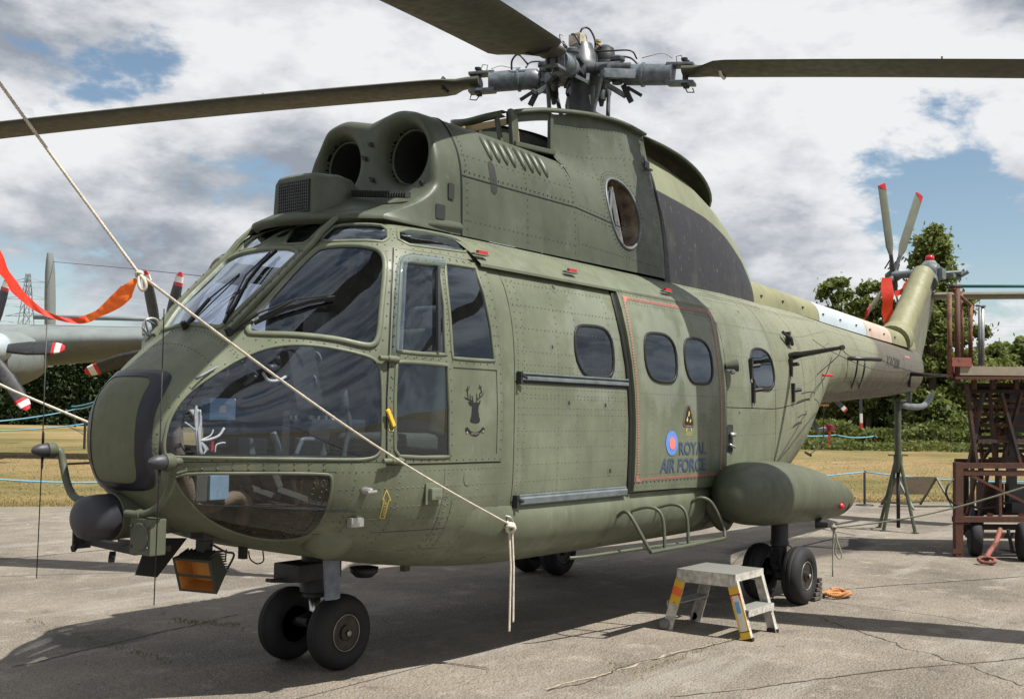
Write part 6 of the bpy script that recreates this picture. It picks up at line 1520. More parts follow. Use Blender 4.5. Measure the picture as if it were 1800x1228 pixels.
# ---- aluminium double step by the door
def step_stool():
    root = empty('step_stool', (2.58, -1.38, 0), 'silver aluminium double step with yellow and orange reflective tape in front of the sponson wheel', 'step stool')
    hx, hy, ht, zt = .215, .305, .215, .435
    M['stool'] = plain('scuffed_aluminium', (.50, .48, .43), .5, metal=.25, var=.25, scale=25)
    def tread_mat():
        m, nt, b = newmat('chequered_tread'); g = NB(nt); v = g.voro(70, rnd=0); nt.links.new(g.mix(g.rng(v.outputs['Distance'], .2, .45), (.52, .52, .48), (.26, .26, .24)), b.inputs['Base Color']); setp(b, Roughness=.5, Metallic=.4); nt.links.new(g.bump(v.outputs['Distance'], .8, .01), b.inputs['Normal']); return m
    M['tread'] = tread_mat()
    mb = MB(); mb.box((0, 0, zt-.004), (2*hx+.02, 2*ht+.01, .008)); mb.build('platform', M['tread'], root)
    mb = MB()
    for s in (-1, 1): mb.box((0, s*(ht+.006), zt-.025), (2*hx+.02, .006, .05))
    for s in (-1, 1): mb.box((s*(hx+.008), 0, zt-.045), (.006, 2*ht-.02, .085))
    mb.build('platform_apron', M['stool'], root)
    for sx in (-1, 1):
        for sy in (-1, 1):
            a = Vector((sx*hx, sy*(ht-.035), zt-.01)); b = Vector((sx*hx, sy*hy, .0)); mb = MB(); mb.bar(a, b, .008, .075, up=(0, 1, 0)); q = Vector((-sx*.016, 0, 0)); mb.bar(a+q+Vector((0, sy*.034, 0)), b+q+Vector((0, sy*.034, 0)), .032, .006, up=(0, 1, 0)); lg = mb.build('leg', M['stool'], root)
            if sx < 0:
                d = (b-a); off = Vector((-.0055, 0, 0))
                bands = ((.16, .28, 'yellow'), (.28, .42, 'tape_o'), (.42, .56, 'yellow')) if sy > 0 else ((.18, .28, 'yellow'), (.28, .40, 'tape_o'), (.40, .97, 'yellow'))
                for t0, t1, mt in bands:
                    if mt not in M: M[mt] = plain('orange_tape', (.85, .16, .03), .5)
                    mb = MB(); mb.bar(a+d*t0+off, a+d*t1+off, .002, .0755, up=(0, 1, 0)); mb.build('reflective_tape', M[mt], lg)
            if sx < 0 and sy < 0:
                mb = MB(); mb.bar(a+d*.30+Vector((-.008, 0, 0)), a+d*.86+Vector((-.008, 0, 0)), .002, .045, up=(0, 1, 0)); mb.build('inspection_tag', M['white'], lg)
                mb = MB(); mb.bar(a+d*.40+Vector((-.0098, 0, 0)), a+d*.58+Vector((-.0098, 0, 0)), .001, .034, up=(0, 1, 0)); mb.build('tag_print', plain('tag_blue', (.15, .35, .6), .5), lg)
                for t in (.30, .86): mb = MB(); mb.bar(a+d*(t-.006)+Vector((-.007, 0, 0)), a+d*(t+.006)+Vector((-.007, 0, 0)), .006, .08, up=(0, 1, 0)); mb.build('cable_tie', M['black'], lg)
            if sy < 0:
                mb = MB(); mb.box(b+Vector((-sx*.012, -.0, .012)), (.036, .08, .025), bev=.004); mb.build('rubber_foot', M['rubber'], lg)
    for sy in (-1, 1):
        y = sy*(hy+ht-.03)/2; mb = MB(); mb.box((0, y+sy*.005, .20), (2*hx-.02, .12, .008)); mb.build('tread', M['tread'], root); mb = MB(); mb.box((0, y+sy*.066, .18), (2*hx-.02, .006, .045)); mb.build('tread_lip', M['stool'], root)
    for sx in (-1, 1):
        c = Vector((sx*(hx+.012), hy+.015, .038)); mb = MB(); mb.lathe([(0, -.016), (.03, -.016), (.038, -.01), (.038, .01), (.03, .016), (.012, .018), (0, .02)], c, (sx, 0, 0), 18); mb.build('wheel', plain('grey_castor', (.16, .16, .15), .6), root, True, angle=50)
        for sy in (-1, 1):
            for t in (.05, .12, .55):
                mb = MB(); p = Vector((sx*(hx+.004), sy*(ht-.035+(hy-ht+.035)*t), zt*(1-t))); mb.lathe([(.006, 0), (.005, .004), (0, .005)], p, (sx, 0, 0), 8); mb.build('bolt', M['dkgrey'], root)
step_stool()
# ---- wooden chock with coiled tow rope behind the main wheel
root = empty('wheel_chock', (4.33, -1.36, 0), 'slatted grey wheel chock jammed behind the outer main wheel', 'wheel chock'); M['chock'] = plain('weathered_chock', (.10, .09, .075), .8, var=.3)
for k in range(5): mb = MB(); mb.box((-.02+.012*k, 0, .022+.036*k), (.16-.024*k, .12, .028), bev=.004); mb.build('slat', M['chock'], root)
mb = MB(); mb.box((.0, 0, .08), (.06, .05, .16)); mb.build('core_block', M['dark'], root)
def twisted(path, r, name, mat, label=None, cat=None, pitch=.05, parent=None, strands=3, loc=None):
    """laid rope: three strands wound round each other"""
    pts = path; L = [0]
    for a, b in zip(pts, pts[1:]): L.append(L[-1]+(b-a).length)
    mb = MB(); n = max(8, int(L[-1]/(pitch/5))); n = min(n, 1400)
    def ev(t):
        for i in range(len(L)-1):
            if t <= L[i+1]: f = (t-L[i])/max(L[i+1]-L[i], 1e-9); return pts[i].lerp(pts[i+1], f), (pts[i+1]-pts[i]).normalized()
        return pts[-1], (pts[-1]-pts[-2]).normalized()
    u = None; fr = []
    for k in range(n+1):
        p, t = ev(L[-1]*k/n)
        if u is None: u = t.orthogonal().normalized()
        u = (u-t*u.dot(t)).normalized(); fr.append((p, u.copy(), t.cross(u)))
    for s in range(strands):
        q = []
        for k, (p, a, b) in enumerate(fr):
            an = 2*math.pi*(L[-1]*k/n/pitch+s/strands); q.append(p+(a*math.cos(an)+b*math.sin(an))*r*.48)
        mb.tube(q, r*.56, 5)
    o = mb.build(name, mat, parent, True)
    if label: tag(o, label, cat)
    return o
M['manila'] = plain('orange_manila_rope', (.42, .19, .07), .8, var=.2); M['rope'] = plain('off_white_rope', (.50, .46, .38), .8, var=.15, scale=40); M['rope2'] = plain('grey_green_cord', (.26, .26, .20), .8)
cp = []
for k in range(60):
    a = k/60*2*math.pi*2.2; rr_ = .10+.012*math.sin(a*1.7); cp.append(Vector((4.60+.13*math.cos(a)+.02*math.sin(a*.5), -1.46+rr_*math.sin(a), .018+.03*(k/60)+.008*math.sin(a*3))))
twisted([Vector((4.36, -1.36, .10)), Vector((4.42, -1.40, .05))]+cp, .015, 'chock_rope', M['manila'], 'coil of orange manila rope on the ground behind the wheel chock', 'rope', .05)
mb = MB(); mb.box((4.36, 1.36, .06), (.16, .14, .12), bev=.01); tag(mb.build('wheel_chock', M['chock']), 'dark block chock behind the far main wheel', 'wheel chock')
# ---- tether ropes
kn = dpt(245, 482, 3.9); e1 = dpt(-420, -470, 3.4); fit = SO(*pick(884, 915), .05)
mid = [e1.lerp(kn, k/30)+Vector((0, 0, -.03*math.sin(math.pi*k/30))) for k in range(31)]; low = [kn.lerp(fit, k/40)+Vector((0, 0, -.055*math.sin(math.pi*k/40))) for k in range(1, 41)]
rope = twisted(mid+low, .0062, 'tether_rope', M['rope'], 'off white tether rope running from the upper left down to the cabin side', 'rope', .03)
def knot(p, r, name, parent, mat='rope'):
    mb = MB()
    for ax_, ph in (((1, .2, .3), 0), ((.2, 1, .5), 1), ((.4, .3, 1), 2)):
        a = Vector(ax_).normalized(); u = a.orthogonal().normalized(); w = a.cross(u); mb.tube([p+(u*math.cos(t)+w*math.sin(t))*r*1.3 for t in np.arange(0, 6.2, .5)], r*.55, 6, closed=True)
    return mb.build(name, M[mat], parent, True)
knot(fit+Vector((0, -.01, -.02)), .020, 'knot', rope); knot(kn, .009, 'knot', rope); mb = MB(); mb.tube(smoothpath([kn, dpt(254, 492, 3.88), dpt(256, 505, 3.88), dpt(250, 510, 3.88), dpt(244, 500, 3.88), kn], 4), .0065, 6); mb.build('rope_loop', M['rope'], rope, True)
for dx, L in ((.0, .62), (.028, .57)):
    twisted([fit+Vector((dx, 0, -.02)), fit+Vector((dx+.006, -.012, -.25)), fit+Vector((dx+.012*(1 if dx else .3), -.01, -L))], .0075, 'rope_tail', M['rope'], pitch=.03, parent=rope)
mb = MB(); mb.tube(smoothpath([fit+Vector((-.03, .03, .05)), fit+Vector((0, -.01, .04)), fit+Vector((.03, -.01, .0)), fit+Vector((.0, -.01, -.02)), fit+Vector((-.02, 0, .02))], 4), .006, 6); mb.build('steel_shackle', M['alu'], rope, True)
# second tether from the sponson to the right
p0 = Vector((4.44, -1.50, .63)); p1 = dpt(1465, 927, (p0-CPOS).dot(FW)-.05); p2 = dpt(1800, 856, 8.3); p3 = dpt(2100, 780, 7.2)
pa = [p0.lerp(p1, k/6)+Vector((0, 0, -.01*math.sin(math.pi*k/6))) for k in range(7)]+[p1.lerp(p2, k/24)+Vector((0, 0, -.05*math.sin(math.pi*k/24))) for k in range(1, 25)]+[p3]
r2 = twisted(pa, .007, 'rear_tether_rope', M['rope2'], 'thin grey green tether rope tied to the sponson and leading right', 'rope', .03)
knot(p1, .014, 'knot', r2, 'rope2'); mb = MB(); mb.tube(smoothpath([p1, p1+Vector((-.01, 0, -.2)), p1+Vector((-.02, -.0, -.40))], 3), .006, 6); mb.build('rope_tail', M['rope2'], r2, True)
mb = MB(); mb.tube(smoothpath([p1, p1+RT*.035+UP*-.12, p1+RT*.07+UP*-.23, p1+RT*.045+UP*-.255, p1+RT*.015+UP*-.20, p1+RT*.03+UP*-.08, p1], 4), .006, 6); mb.build('rope_loop', M['rope2'], r2, True)
# starboard tether seen beyond the nose
mb = MB(); a = dpt(-120, 618, 9.0); b = dpt(160, 744, 9.6); c_ = dpt(420, 860, 10.2); mb.tube([a, a.lerp(b, .5)+Vector((0, 0, -.02)), b, c_], .011, 6); tag(mb.build('far_tether_rope', M['rope'], None, True), 'pale tether rope slanting down behind the nose at the left edge', 'rope')
# red banner slung from the knot
def banner():
    c = [dpt(-110, 300, 3.5), dpt(-45, 390, 3.6), dpt(0, 464, 3.68), dpt(30, 510, 3.74), dpt(70, 545, 3.78), dpt(115, 562, 3.80), dpt(150, 561, 3.82), dpt(185, 543, 3.86), dpt(215, 520, 3.88), dpt(240, 490, 3.9)]
    P = smoothpath(c, 8); n = len(P); rows = []
    for i, p in enumerate(P):
        t = i/(n-1); tw = -.3+1.0*max(0, min(1, (t-.60)/.12)); w = .030*(.75+.5*math.sin(t*7+1)) if t < .93 else .030*(1-(t-.93)/.07*.75)
        tan = (P[min(i+1, n-1)]-P[max(i-1, 0)]).normalized(); u = (UP-tan*UP.dot(tan)).normalized(); v = tan.cross(u); d = (u*math.cos(tw)+v*math.sin(tw))
        rows.append([p+d*w*s+v*.004*math.sin(t*60+s*2) for s in (-1, -.5, 0, .5, 1)])
    cutk = int(n*.66); mb = MB(); mb.grid(rows[:cutk+1]); mb.cur = 1; mb.grid(rows[cutk:]); m, nt, b = newmat('red_orange_nylon'); g = NB(nt); nt.links.new(g.mix(g.rng(g.noise(30, 4, .6), .3, .7), (.60, .018, .012), (.72, .035, .015)), b.inputs['Base Color']); setp(b, Roughness=.6)
    df = nt.nodes.new('ShaderNodeBsdfTranslucent'); df.inputs[0].default_value = (.95, .15, .02, 1); mx = nt.nodes.new('ShaderNodeMixShader'); mx.inputs[0].default_value = .32; out = nt.nodes['Material Output']
    nt.links.new(b.outputs[0], mx.inputs[1]); nt.links.new(df.outputs[0], mx.inputs[2]); nt.links.new(mx.outputs[0], out.inputs[0]); nt.links.new(g.bump(g.noise(45, 4, .6), .6, .004), b.inputs['Normal']); M['nylon'] = m; M['nylon_lit'] = m2 = m.copy(); m2.name = 'lit_red_nylon'
    for nd in m2.node_tree.nodes:
        if nd.type == 'MIX_RGB': nd.inputs[1].default_value = (.85, .13, .02, 1); nd.inputs[2].default_value = (.95, .24, .05, 1)  # brighter orange copy paints the light coming through this end of the cloth
    tag(mb.build('warning_streamer', [m, m2], None, True), 'red nylon warning streamer slung from the rope knot, its lit end coloured orange', 'streamer')
banner()
# streamers on the tail rotor and probe
def strip(pts, w, name, label, side, mat='nylon'):
    P = smoothpath(pts, 4); mb = MB(); n = len(P); rows = []
    for i, p in enumerate(P): rows.append([p+Vector(side)*w*s+Vector((0, .012*math.sin(i*1.1+s), 0)) for s in (-1, -.4, .4, 1)])
    mb.grid(rows); return tag(mb.build(name, M[mat], None, True), label, 'streamer')
strip([at(1559, 488, 1, .42), at(1560, 520, 1, .40), at(1561, 550, 1, .40), at(1565, 574, 1, .38)], .085, 'rotor_streamer', 'long red streamer hanging straight down from the tail rotor hub', rt0)
strip([at(1573, 517, 1, .40), at(1584, 512, 1, .38), at(1592, 500, 1, .36), at(1598, 492, 1, .35), at(1602, 502, 1, .35)], .05, 'rotor_streamer', 'short red strap looped between the lower tail rotor blades', (.3, 0, 1))
pr = empty('probe_cover', at(1452, 752, 1, .9), 'orange and red striped streamer hanging from the far side probe beyond the rear cabin', 'streamer'); o0 = Vector(pr.location)
q0, q1, q2 = at(1436, 755, 1, .9)-o0, at(1452, 752, 1, .9)-o0, at(1463, 752, 1, .9)-o0
mb = MB(); mb.tube([q1, q2], .05, 8); mb.build('cover', M['red'], pr, True)
a_, b_ = at(1459, 756, 1, .9)-o0, at(1456, 783, 1, .9)-o0
for k in range(8):
    mb = MB(); p, q = a_.lerp(b_, k/8), a_.lerp(b_, (k+1)/8); mb.bar(p, q, .07, .01, up=(0, 1, 0)); mb.build('stripe', M['nylon'] if k % 2 == 0 else M['tape_o'], pr)
mb = MB(); mb.tube([at(1428, 735, 1, .8), at(1436, 757, 1, .88), at(1452, 753, 1, .9)], .035, 8); mb.build('starboard_probe', M['grey'], heli, True)
# ---- tail support tripod
tf = [G(1553, 933), G(1587, 932), G(1609, 937)]; tc_ = (tf[0]+tf[2])/2; tc_ = Vector((tc_.x+.12, tc_.y+.05, 0))
tri = empty('support_stand', tc_, 'tall olive green tripod stand propping up the tail boom', 'support stand'); M['tripod'] = plain('tripod_green', (.065, .075, .05), .55, var=.2)
ztop = 1.79
mb = MB(); mb.lathe([(.045, .95), (.045, ztop-.03)], (0, 0, 0), (0, 0, 1), 14); mb.lathe([(.11, ztop-.03), (.11, ztop)], (0, 0, 0), (0, 0, 1), 16); mb.build('pole', M['tripod'], tri, True, angle=40)
mb = MB(); mb.lathe([(.06, .80), (.06, 1.02)], (0, 0, 0), (0, 0, 1), 14); mb.bar((-.1, .1, 1.03), (.1, -.1, 1.03), .02, .02); mb.build('collar', M['tripod'], tri, True, angle=40)
feet = [Vector((.42*math.cos(a), .42*math.sin(a), 0)) for a in (R(-54+180+20), R(-54+20), R(60+20))]
feet = [tf[0]-tc_, tf[2]-tc_, Vector((.30, .36, 0))]
for f_ in feet:
    mb = MB(); mb.tube([Vector((f_.x*.08, f_.y*.08, 1.0)), f_], .024, 8); mb.lathe([(.05, 0), (.05, .015)], f_, (0, 0, 1), 10); mb.build('leg', M['tripod'], tri, True, angle=40)
for a, b in ((0, 1), (1, 2), (2, 0)):
    mb = MB(); mb.bar(feet[a]*.62+Vector((0, 0, .38)), feet[b]*.62+Vector((0, 0, .38)), .03, .012); mb.build('brace', M['tripod'], tri)
mb = MB(); mb.tube([(0, 0, .8), (0, 0, .05)], .026, 8); mb.build('screw_jack', M['dark'], tri, True)
# ---- folded trestle frame lying on the apron and a white one out on the grass
def aframe(loc, w, h, d, rz, col_, label, name, ply='frame_board'):
    r_ = empty(name, loc, label, 'trestle', rz=rz)
    for s in (-1, 1):
        for q in (-1, 1):
            mb = MB(); mb.bar((s*w/2, 0, h), (s*w/2, q*d/2, .02), .035, .03, bev=.003); mb.build('leg', M[col_], r_)
        
    for q in (-1, 1): mb = MB(); mb.bar((-w/2, q*d*.45, .06), (w/2, q*d*.45, .06), .03, .03); mb.build('rail', M[col_], r_)
    mb = MB(); mb.bar((-w/2, 0, h), (w/2, 0, h), .03, .03); mb.build('ridge_bar', M[col_], r_)
    mb = MB(); mb.add([(-w/2+.02, -.01, h-.0), (w/2-.02, -.01, h), (w/2-.02, -d*.30, h*.42), (-w/2+.02, -d*.30, h*.42)], [(0, 1, 2, 3)]); o = mb.build('board', M[ply], r_); o.modifiers.new('s', 'SOLIDIFY').thickness = .01
    return r_
M['frame_board'] = plain('sun_bleached_board', (.28, .24, .18), .8); M['wframe'] = M['white']
pA = G(1612, 892); aframe(pA, .78, .52, .95, math.atan2(RT.y, RT.x)+.25+math.pi, 'tripod', 'low olive green trestle frame with tan board behind the tripod stand', 'trestle_frame')
pB = G(1524, 785); aframe(pB, 1.0, .62, 1.0, math.atan2(RT.y, RT.x)+.5+math.pi, 'wframe', 'white folding frame board out on the grass beside a rope post', 'sign_frame', 'white')
# ---- rope barrier posts
M['post'] = plain('black_post', (.02, .02, .022), .5); M['bluerope'] = plain('blue_barrier_rope', (.13, .32, .42), .7)
def post(px, pyb, pyt, label, base=True, group=None, lean=0):
    p = G(px, pyb); h = (at(px, pyt, 0, p.x).z if abs(FW.x) > .1 else 1); r_ = empty('barrier_post', p, label, 'post', 'rope barrier posts')
    k = max(.018, (p-CPOS).dot(FW)*.0011); mb = MB(); mb.lathe([(k, 0), (k, h-.01), (k*.6, h)], (0, 0, 0), (lean, 0, 1), 10); mb.build('pole', M['post'], r_, True, angle=40)
    if base: mb = MB(); mb.lathe([(.16, 0), (.15, .02), (.03, .03)], (0, 0, 0), (0, 0, 1), 18); mb.build('base_plate', M['post'], r_, True, angle=40)
    return p+Vector((0, 0, h-.03))
P = {}
P['a'] = post(1520, 888, 826, 'nearest black barrier post on the apron edge left of the tripod stand')
P['b'] = post(1470, 788, 763, 'black barrier post on the grass just right of the rear cabin', False)
P['c'] = post(1537, 788, 765, 'black barrier post touching the white folding frame', False)
P['d'] = post(1571, 774, 755, 'black barrier post in the far corner left of the tripod pole', False)
P['e'] = post(1610, 782, 760, 'black barrier post with round base right of the tripod pole', True)
P['f'] = post(1623, 779, 757, 'rightmost distant black barrier post of the grass enclosure', False)
P['g'] = post(148, 789, 743, 'black barrier post on the grass just left of the nose', False)
P['h'] = post(132, 750, 718, 'leaning black barrier post behind the left nose post', False, lean=-.12)
P['i'] = post(101, 741, 710, 'black barrier post in front of the dark hedge', False)
P['j'] = post(35, 738, 708, 'faint black barrier post at the far left under the hedge', False)
P['k'] = post(-90, 920, 830, 'black barrier post beyond the left edge', True)
P['l'] = post(1960, 893, 836, 'black barrier post beyond the scissor lift', True)
def brope(a, b, sag, label, r=.012):
    mb = MB(); k = max(r, ((a+b)/2-CPOS).dot(FW)*.00058); pts = [a.lerp(b, i/14)-Vector((0, 0, 4*sag*(i/14)*(1-i/14))) for i in range(15)]; mb.tube(pts, k, 6); tag(mb.build('barrier_rope', M['bluerope'], None, True), label, 'rope')
brope(P['a'], P['l'], .12, 'blue rope running right from the near post behind the tripod'); qn = dpt(1240, 850, 17.0); brope(P['a'], qn, .02, 'blue rope from the near post leading behind the sponson')
brope(P['b'], P['c'], .12, 'blue rope between the rear cabin post and the white frame'); brope(P['c'], P['f'], .25, 'blue rope dipping from the white frame to the rightmost distant post'); brope(P['b'], dpt(1400, 765, 50), .05, 'blue rope entering behind the rear cabin'); brope(P['d'], P['f'], .02, 'blue rope along the far side of the enclosure'); brope(P['d'], dpt(1440, 756, 75), .1, 'blue rope from the far corner post leading left')
brope(P['g'], dpt(-60, 756, 40), .1, 'blue rope left of the nose at post height'); brope(P['k'], dpt(330, 836, 18), .10, 'nearest blue rope crossing left to right below the radar pod'); brope(P['h'], dpt(-70, 744, 60), .2, 'blue rope below the hedge leading to the leaning post'); brope(P['h'], dpt(175, 706, 62), .12, 'blue rope rising to the yellow trestle'); brope(P['i'], P['j'], .15, 'farthest blue rope against the dark hedge'); brope(P['i'], dpt(172, 704, 70), .3, 'blue rope sagging from the hedge post to the yellow trestle')
# ---- yellow trestle behind the nose
r_ = empty('yellow_stand', G(168, 742), 'yellow painted access stand half hidden behind the nose', 'access stand'); D_ = (G(168, 742)-CPOS).dot(FW); lo_ = Vector(r_.location)
for (a, b, w) in (((157, 694), (160, 740), .45), ((163, 690), (166, 738), .3), ((154, 697), (190, 676), .5), ((186, 680), (188, 740), .45), ((154, 700), (186, 700), .3)):
    mb = MB(); mb.bar(dpt(*a, D_)-lo_, dpt(*b, D_)-lo_, w*D_*.006, w*D_*.006, up=FW); mb.build('bar', M['yellow'], r_)
# ---- scissor lift on the right
LO = G(1680, 978); LD = (LO-CPOS).dot(fw0)
def sl(px, py, dd=0):
    d = FW + RT*((px-900)/CF) + UP*((614-py)/CF); t = (LD+dd)/d.dot(fw0); return CPOS+d*t
def rust_mat(name, paintc, amt):
    m, nt, b = newmat(name); g = NB(nt); n = g.noise(7, 8, .7); n2 = g.noise(30, 5, .7); c = g.mix(g.rng(g.m('ADD', n, g.m('MULTIPLY', n2, .25)), .56+amt, .66+amt), g.mix(g.rng(n2, .3, .7), (.045, .016, .009), (.12, .042, .02)), paintc); nt.links.new(c, b.inputs['Base Color']); setp(b, Roughness=.75); nt.links.new(g.bump(n2, .3, .01), b.inputs['Normal']); return m
M['rust'] = rust_mat('rusty_red_steel', (.060, .026, .018), .04); M['rustlt'] = rust_mat('rusty_orange_rail', (.17, .075, .035), -.02); M['dklift'] = rust_mat('dark_lift_steel', (.028, .022, .022), .0); M['teal'] = plain('teal_rail', (.02, .12, .11), .5); M['redchip'] = rust_mat('chipped_red_paint', (.24, .075, .055), -.02)
lift = empty('scissor_lift', LO, 'rusty brown scissor lift platform with railings at the right edge', 'scissor lift')
def lb(name, a, b, w, h, mat='rust', dd=0, dd2=None, bev=0):
    p, q = sl(a[0], a[1], dd)-LO, sl(b[0], b[1], dd if dd2 is None else dd2)-LO; mb = MB(); mb.bar(p, q, w, h, up=fw0, bev=bev); return mb.build(name, M[mat], lift)
X9 = 2020   # beyond the right edge of the picture
D1, D2 = .0, 1.15
mb = MB(); pl = [sl(1676, 654, D1)-LO, sl(X9, 654, D1)-LO, sl(X9, 646, D2)-LO, sl(1668, 646, D2)-LO]; z_ = sum(p.z for p in pl)/4
pl = [Vector((p.x, p.y, pl[0].z)) for p in pl]; dz = Vector((0, 0, -.03)); mb.add(pl+[p+dz for p in pl], [(0, 1, 2, 3), (7, 6, 5, 4), (0, 4, 5, 1), (1, 5, 6, 2), (2, 6, 7, 3), (3, 7, 4, 0)]); mb.build('platform_deck', M['dklift'], lift)
lb('deck_beam', (1676, 664), (X9, 666), .03, .12, 'rust', D1-.02); lb('deck_beam', (1676, 664), (X9, 666), .03, .12, 'rust', D2); lb('deck_edge', (1686, 651), (X9, 655), .10, .02, 'frame_board', D1)
mb = MB(); mb.bar(sl(1678, 664, 0)-LO, sl(1671, 660, D2)-LO, .12, .03); mb.build('deck_beam', M['rust'], lift)
for (a, b, r, mt, dd) in (((1669, 515), (1669, 660), .027, 'rustlt', 0), ((1683, 507), (1683, 672), .030, 'rust', 0), ((1690, 512), (1692, 625), .018, 'rustlt', .7), ((1706, 535), (1706, 640), .026, 'rustlt', .9), ((1722, 540), (1722, 642), .018, 'grey', 1.1), ((1727, 538), (1727, 642), .024, 'alu', 1.12)):
    p, q = sl(*a, dd)-LO, sl(*b, dd)-LO; mb = MB(); mb.tube([p, q], r, 10); mb.build('rail_post', M[mt], lift, True)
for (a, b, r, mt, d0, d1) in (((1680, 503), (X9, 503), .018, 'teal', 0, 0), ((1672, 507), (1706, 536), .022, 'rustlt', 0, .9), ((1669, 503), (1690, 503), .022, 'dklift', 0, 0), ((1716, 537), (1732, 538), .014, 'grey', 1.1, 1.1)):
    mb = MB(); mb.tube([sl(*a, d0)-LO, sl(*b, d1)-LO], r, 10); mb.build('hand_rail', M[mt], lift, True)
mb = MB(); q = [sl(1672, 625, .0)-LO, sl(1708, 640, .9)-LO, sl(1708, 655, .9)-LO, sl(1672, 664, .0)-LO]; mb.add(q, [(0, 1, 2, 3)]); o = mb.build('kick_plate', M['redchip'], lift); o.modifiers.new('s', 'SOLIDIFY').thickness = .015
mb = MB(); mb.box(sl(1690, 636, -.02)-LO, (.22, .02, .10), Matrix((rt0, fw0, Vector((0, 0, 1)))).transposed()); mb.build('kick_plate', M['redchip'], lift)
# shallow scissor arms, cross tubes and ladder-like rungs
for (a, b, w, d0) in (((1698, 672), (1716, 812), .07, .05), ((1728, 690), (1703, 820), .07, .12), ((1712, 690), (1728, 812), .06, .9), ((1740, 676), (1708, 745), .05, 1.0), ((1795, 690), (1760, 822), .06, .12), ((1760, 690), (1795, 822), .06, .05)):
    lb('scissor_arm', a, b, .03, w, 'dklift', d0)
for y, x0, x1, w, mt in ((688, 1706, X9, .04, 'dklift'), (704, 1706, X9, .05, 'dklift'), (714, 1712, X9, .035, 'rust'), (728, 1712, X9, .05, 'rust'), (747, 1716, X9, .045, 'rust'), (768, 1722, X9, .055, 'dklift'), (783, 1720, X9, .05, 'dklift'), (806, 1738, X9, .02, 'dklift')):
    lb('cross_tube', (x0, y), (x1, y), .04, w, mt, .35)
for x, y0, y1, w, mt in ((1768, 688, 800, .04, 'dklift'), (1778, 690, 884, .09, 'dkgrey'), (1766, 768, 790, .03, 'rust'), (1752, 700, 900, .03, 'dklift'), (1790, 700, 760, .10, 'dkgrey')):
    lb('ram' if w > .08 else 'upright', (x, y0), (x, y1), w, w, mt, .55)
for y, x0, mt, dd in ((696, 1702, 'dklift', .9), (720, 1708, 'dklift', .95), (737, 1712, 'rust', .6), (757, 1716, 'dklift', .9), (775, 1718, 'dklift', .1), (792, 1716, 'rust', .8), (676, 1680, 'dklift', .5), (682, 1690, 'dklift', 1.0)):
    lb('cross_tube', (x0, y), (X9, y), .04, .04, mt, dd)
for a, b, dd in (((1705, 690), (1800, 806), .6), ((1812, 690), (1728, 806), .65), ((1800, 690), (1880, 806), .6), ((1880, 690), (1800, 806), .65), ((1740, 690), (1748, 806), .2)):
    lb('scissor_arm', a, b, .03, .055, 'dklift', dd)
for x_ in (1712, 1745, 1786): lb('deck_joist', (x_, 668), (x_, 684), .05, .05, 'rust', .1)
for x_ in (1690, 1740, 1795): lb('base_cross_member', (x_, 905), (x_, 908), .05, .06, 'rust', 0, 1.1)
lb('battery_box', (1740, 848), (1740, 895), .25, .18, 'dklift', .75); lb('oil_tank', (1795, 850), (1795, 900), .30, .2, 'dkgrey', .6)
# base chassis
for a, b, w, mt, dd in (((1679, 818), (X9, 818), .07, 'rust', 0), ((1679, 830), (X9, 834), .05, 'rust', 0), ((1676, 912), (X9, 912), .10, 'rust', 0), ((1676, 925), (X9, 928), .05, 'dklift', .1), ((1679, 810), (X9, 812), .06, 'rust', D2), ((1688, 900), (X9, 900), .09, 'dklift', D2), ((1700, 940), (X9, 942), .12, 'dklift', .35), ((1730, 895), (X9, 897), .02, 'dklift', .8)):
    lb('chassis_beam', a, b, .06, w, mt, dd)
for x, y0, y1, w, dd, mt in ((1684, 812, 985, .085, 0, 'rust'), (1697, 815, 940, .06, D2, 'dklift'), (1724, 815, 925, .05, .9, 'dklift'), (1709, 818, 940, .04, .5, 'dkgrey'), (1758, 835, 912, .03, 0, 'rust')):
    lb('chassis_post', (x, y0), (x, y1), w, w, mt, dd)
for a, b, w, dd in (((1700, 832), (1846, 905), .045, .0), ((1716, 832), (1700, 905), .05, .3), ((1736, 832), (1722, 905), .05, .6), ((1846, 832), (1990, 905), .045, 0)):
    lb('diagonal_brace', a, b, .03, w, 'rust', dd)
lb('jack_leg', (1682, 940), (1682, 984), .03, .035, 'rust', -.03); lb('jack_foot', (1672, 984), (1692, 985), .09, .02, 'dklift', -.03)
lb('jack_wheel', (1674, 968), (1690, 968), .05, .02, 'rust', -.04)
for px_, py_, dd in ((1714, 962, .10), (1800, 972, -.25), (1716, 940, 1.2)):
    c = sl(px_, py_, dd)-LO; c.z = .205 if dd < 1 else .2; mb = MB(); mb.lathe([(.10, -.05), (.16, -.065), (.195, -.055), (.205, -.03), (.207, 0), (.205, .03), (.195, .055), (.16, .065), (.10, .05)], c, (rt0*.96-fw0*.25), 28); w_ = mb.build('solid_tyre', M['rubber'], lift, True, angle=60); mb = MB(); mb.lathe([(.10, -.045), (.09, -.03), (.03, -.05), (0, -.05)], c, (rt0*.96-fw0*.25), 20); mb.lathe([(.10, .045), (.09, .03), (.03, .05), (0, .05)], c, (rt0*.96-fw0*.25), 20); mb.build('rim', M['dklift'], w_, True)
tb = [sl(1758, 930, -.1)-LO, sl(1750, 955, -.35)-LO, sl(1736, 975, -.55)-LO, sl(1733, 995, -.62)-LO]; mb = MB(); mb.tube(smoothpath(tb, 3), .028, 8); mb.build('tow_bar', M['redchip'], lift, True)
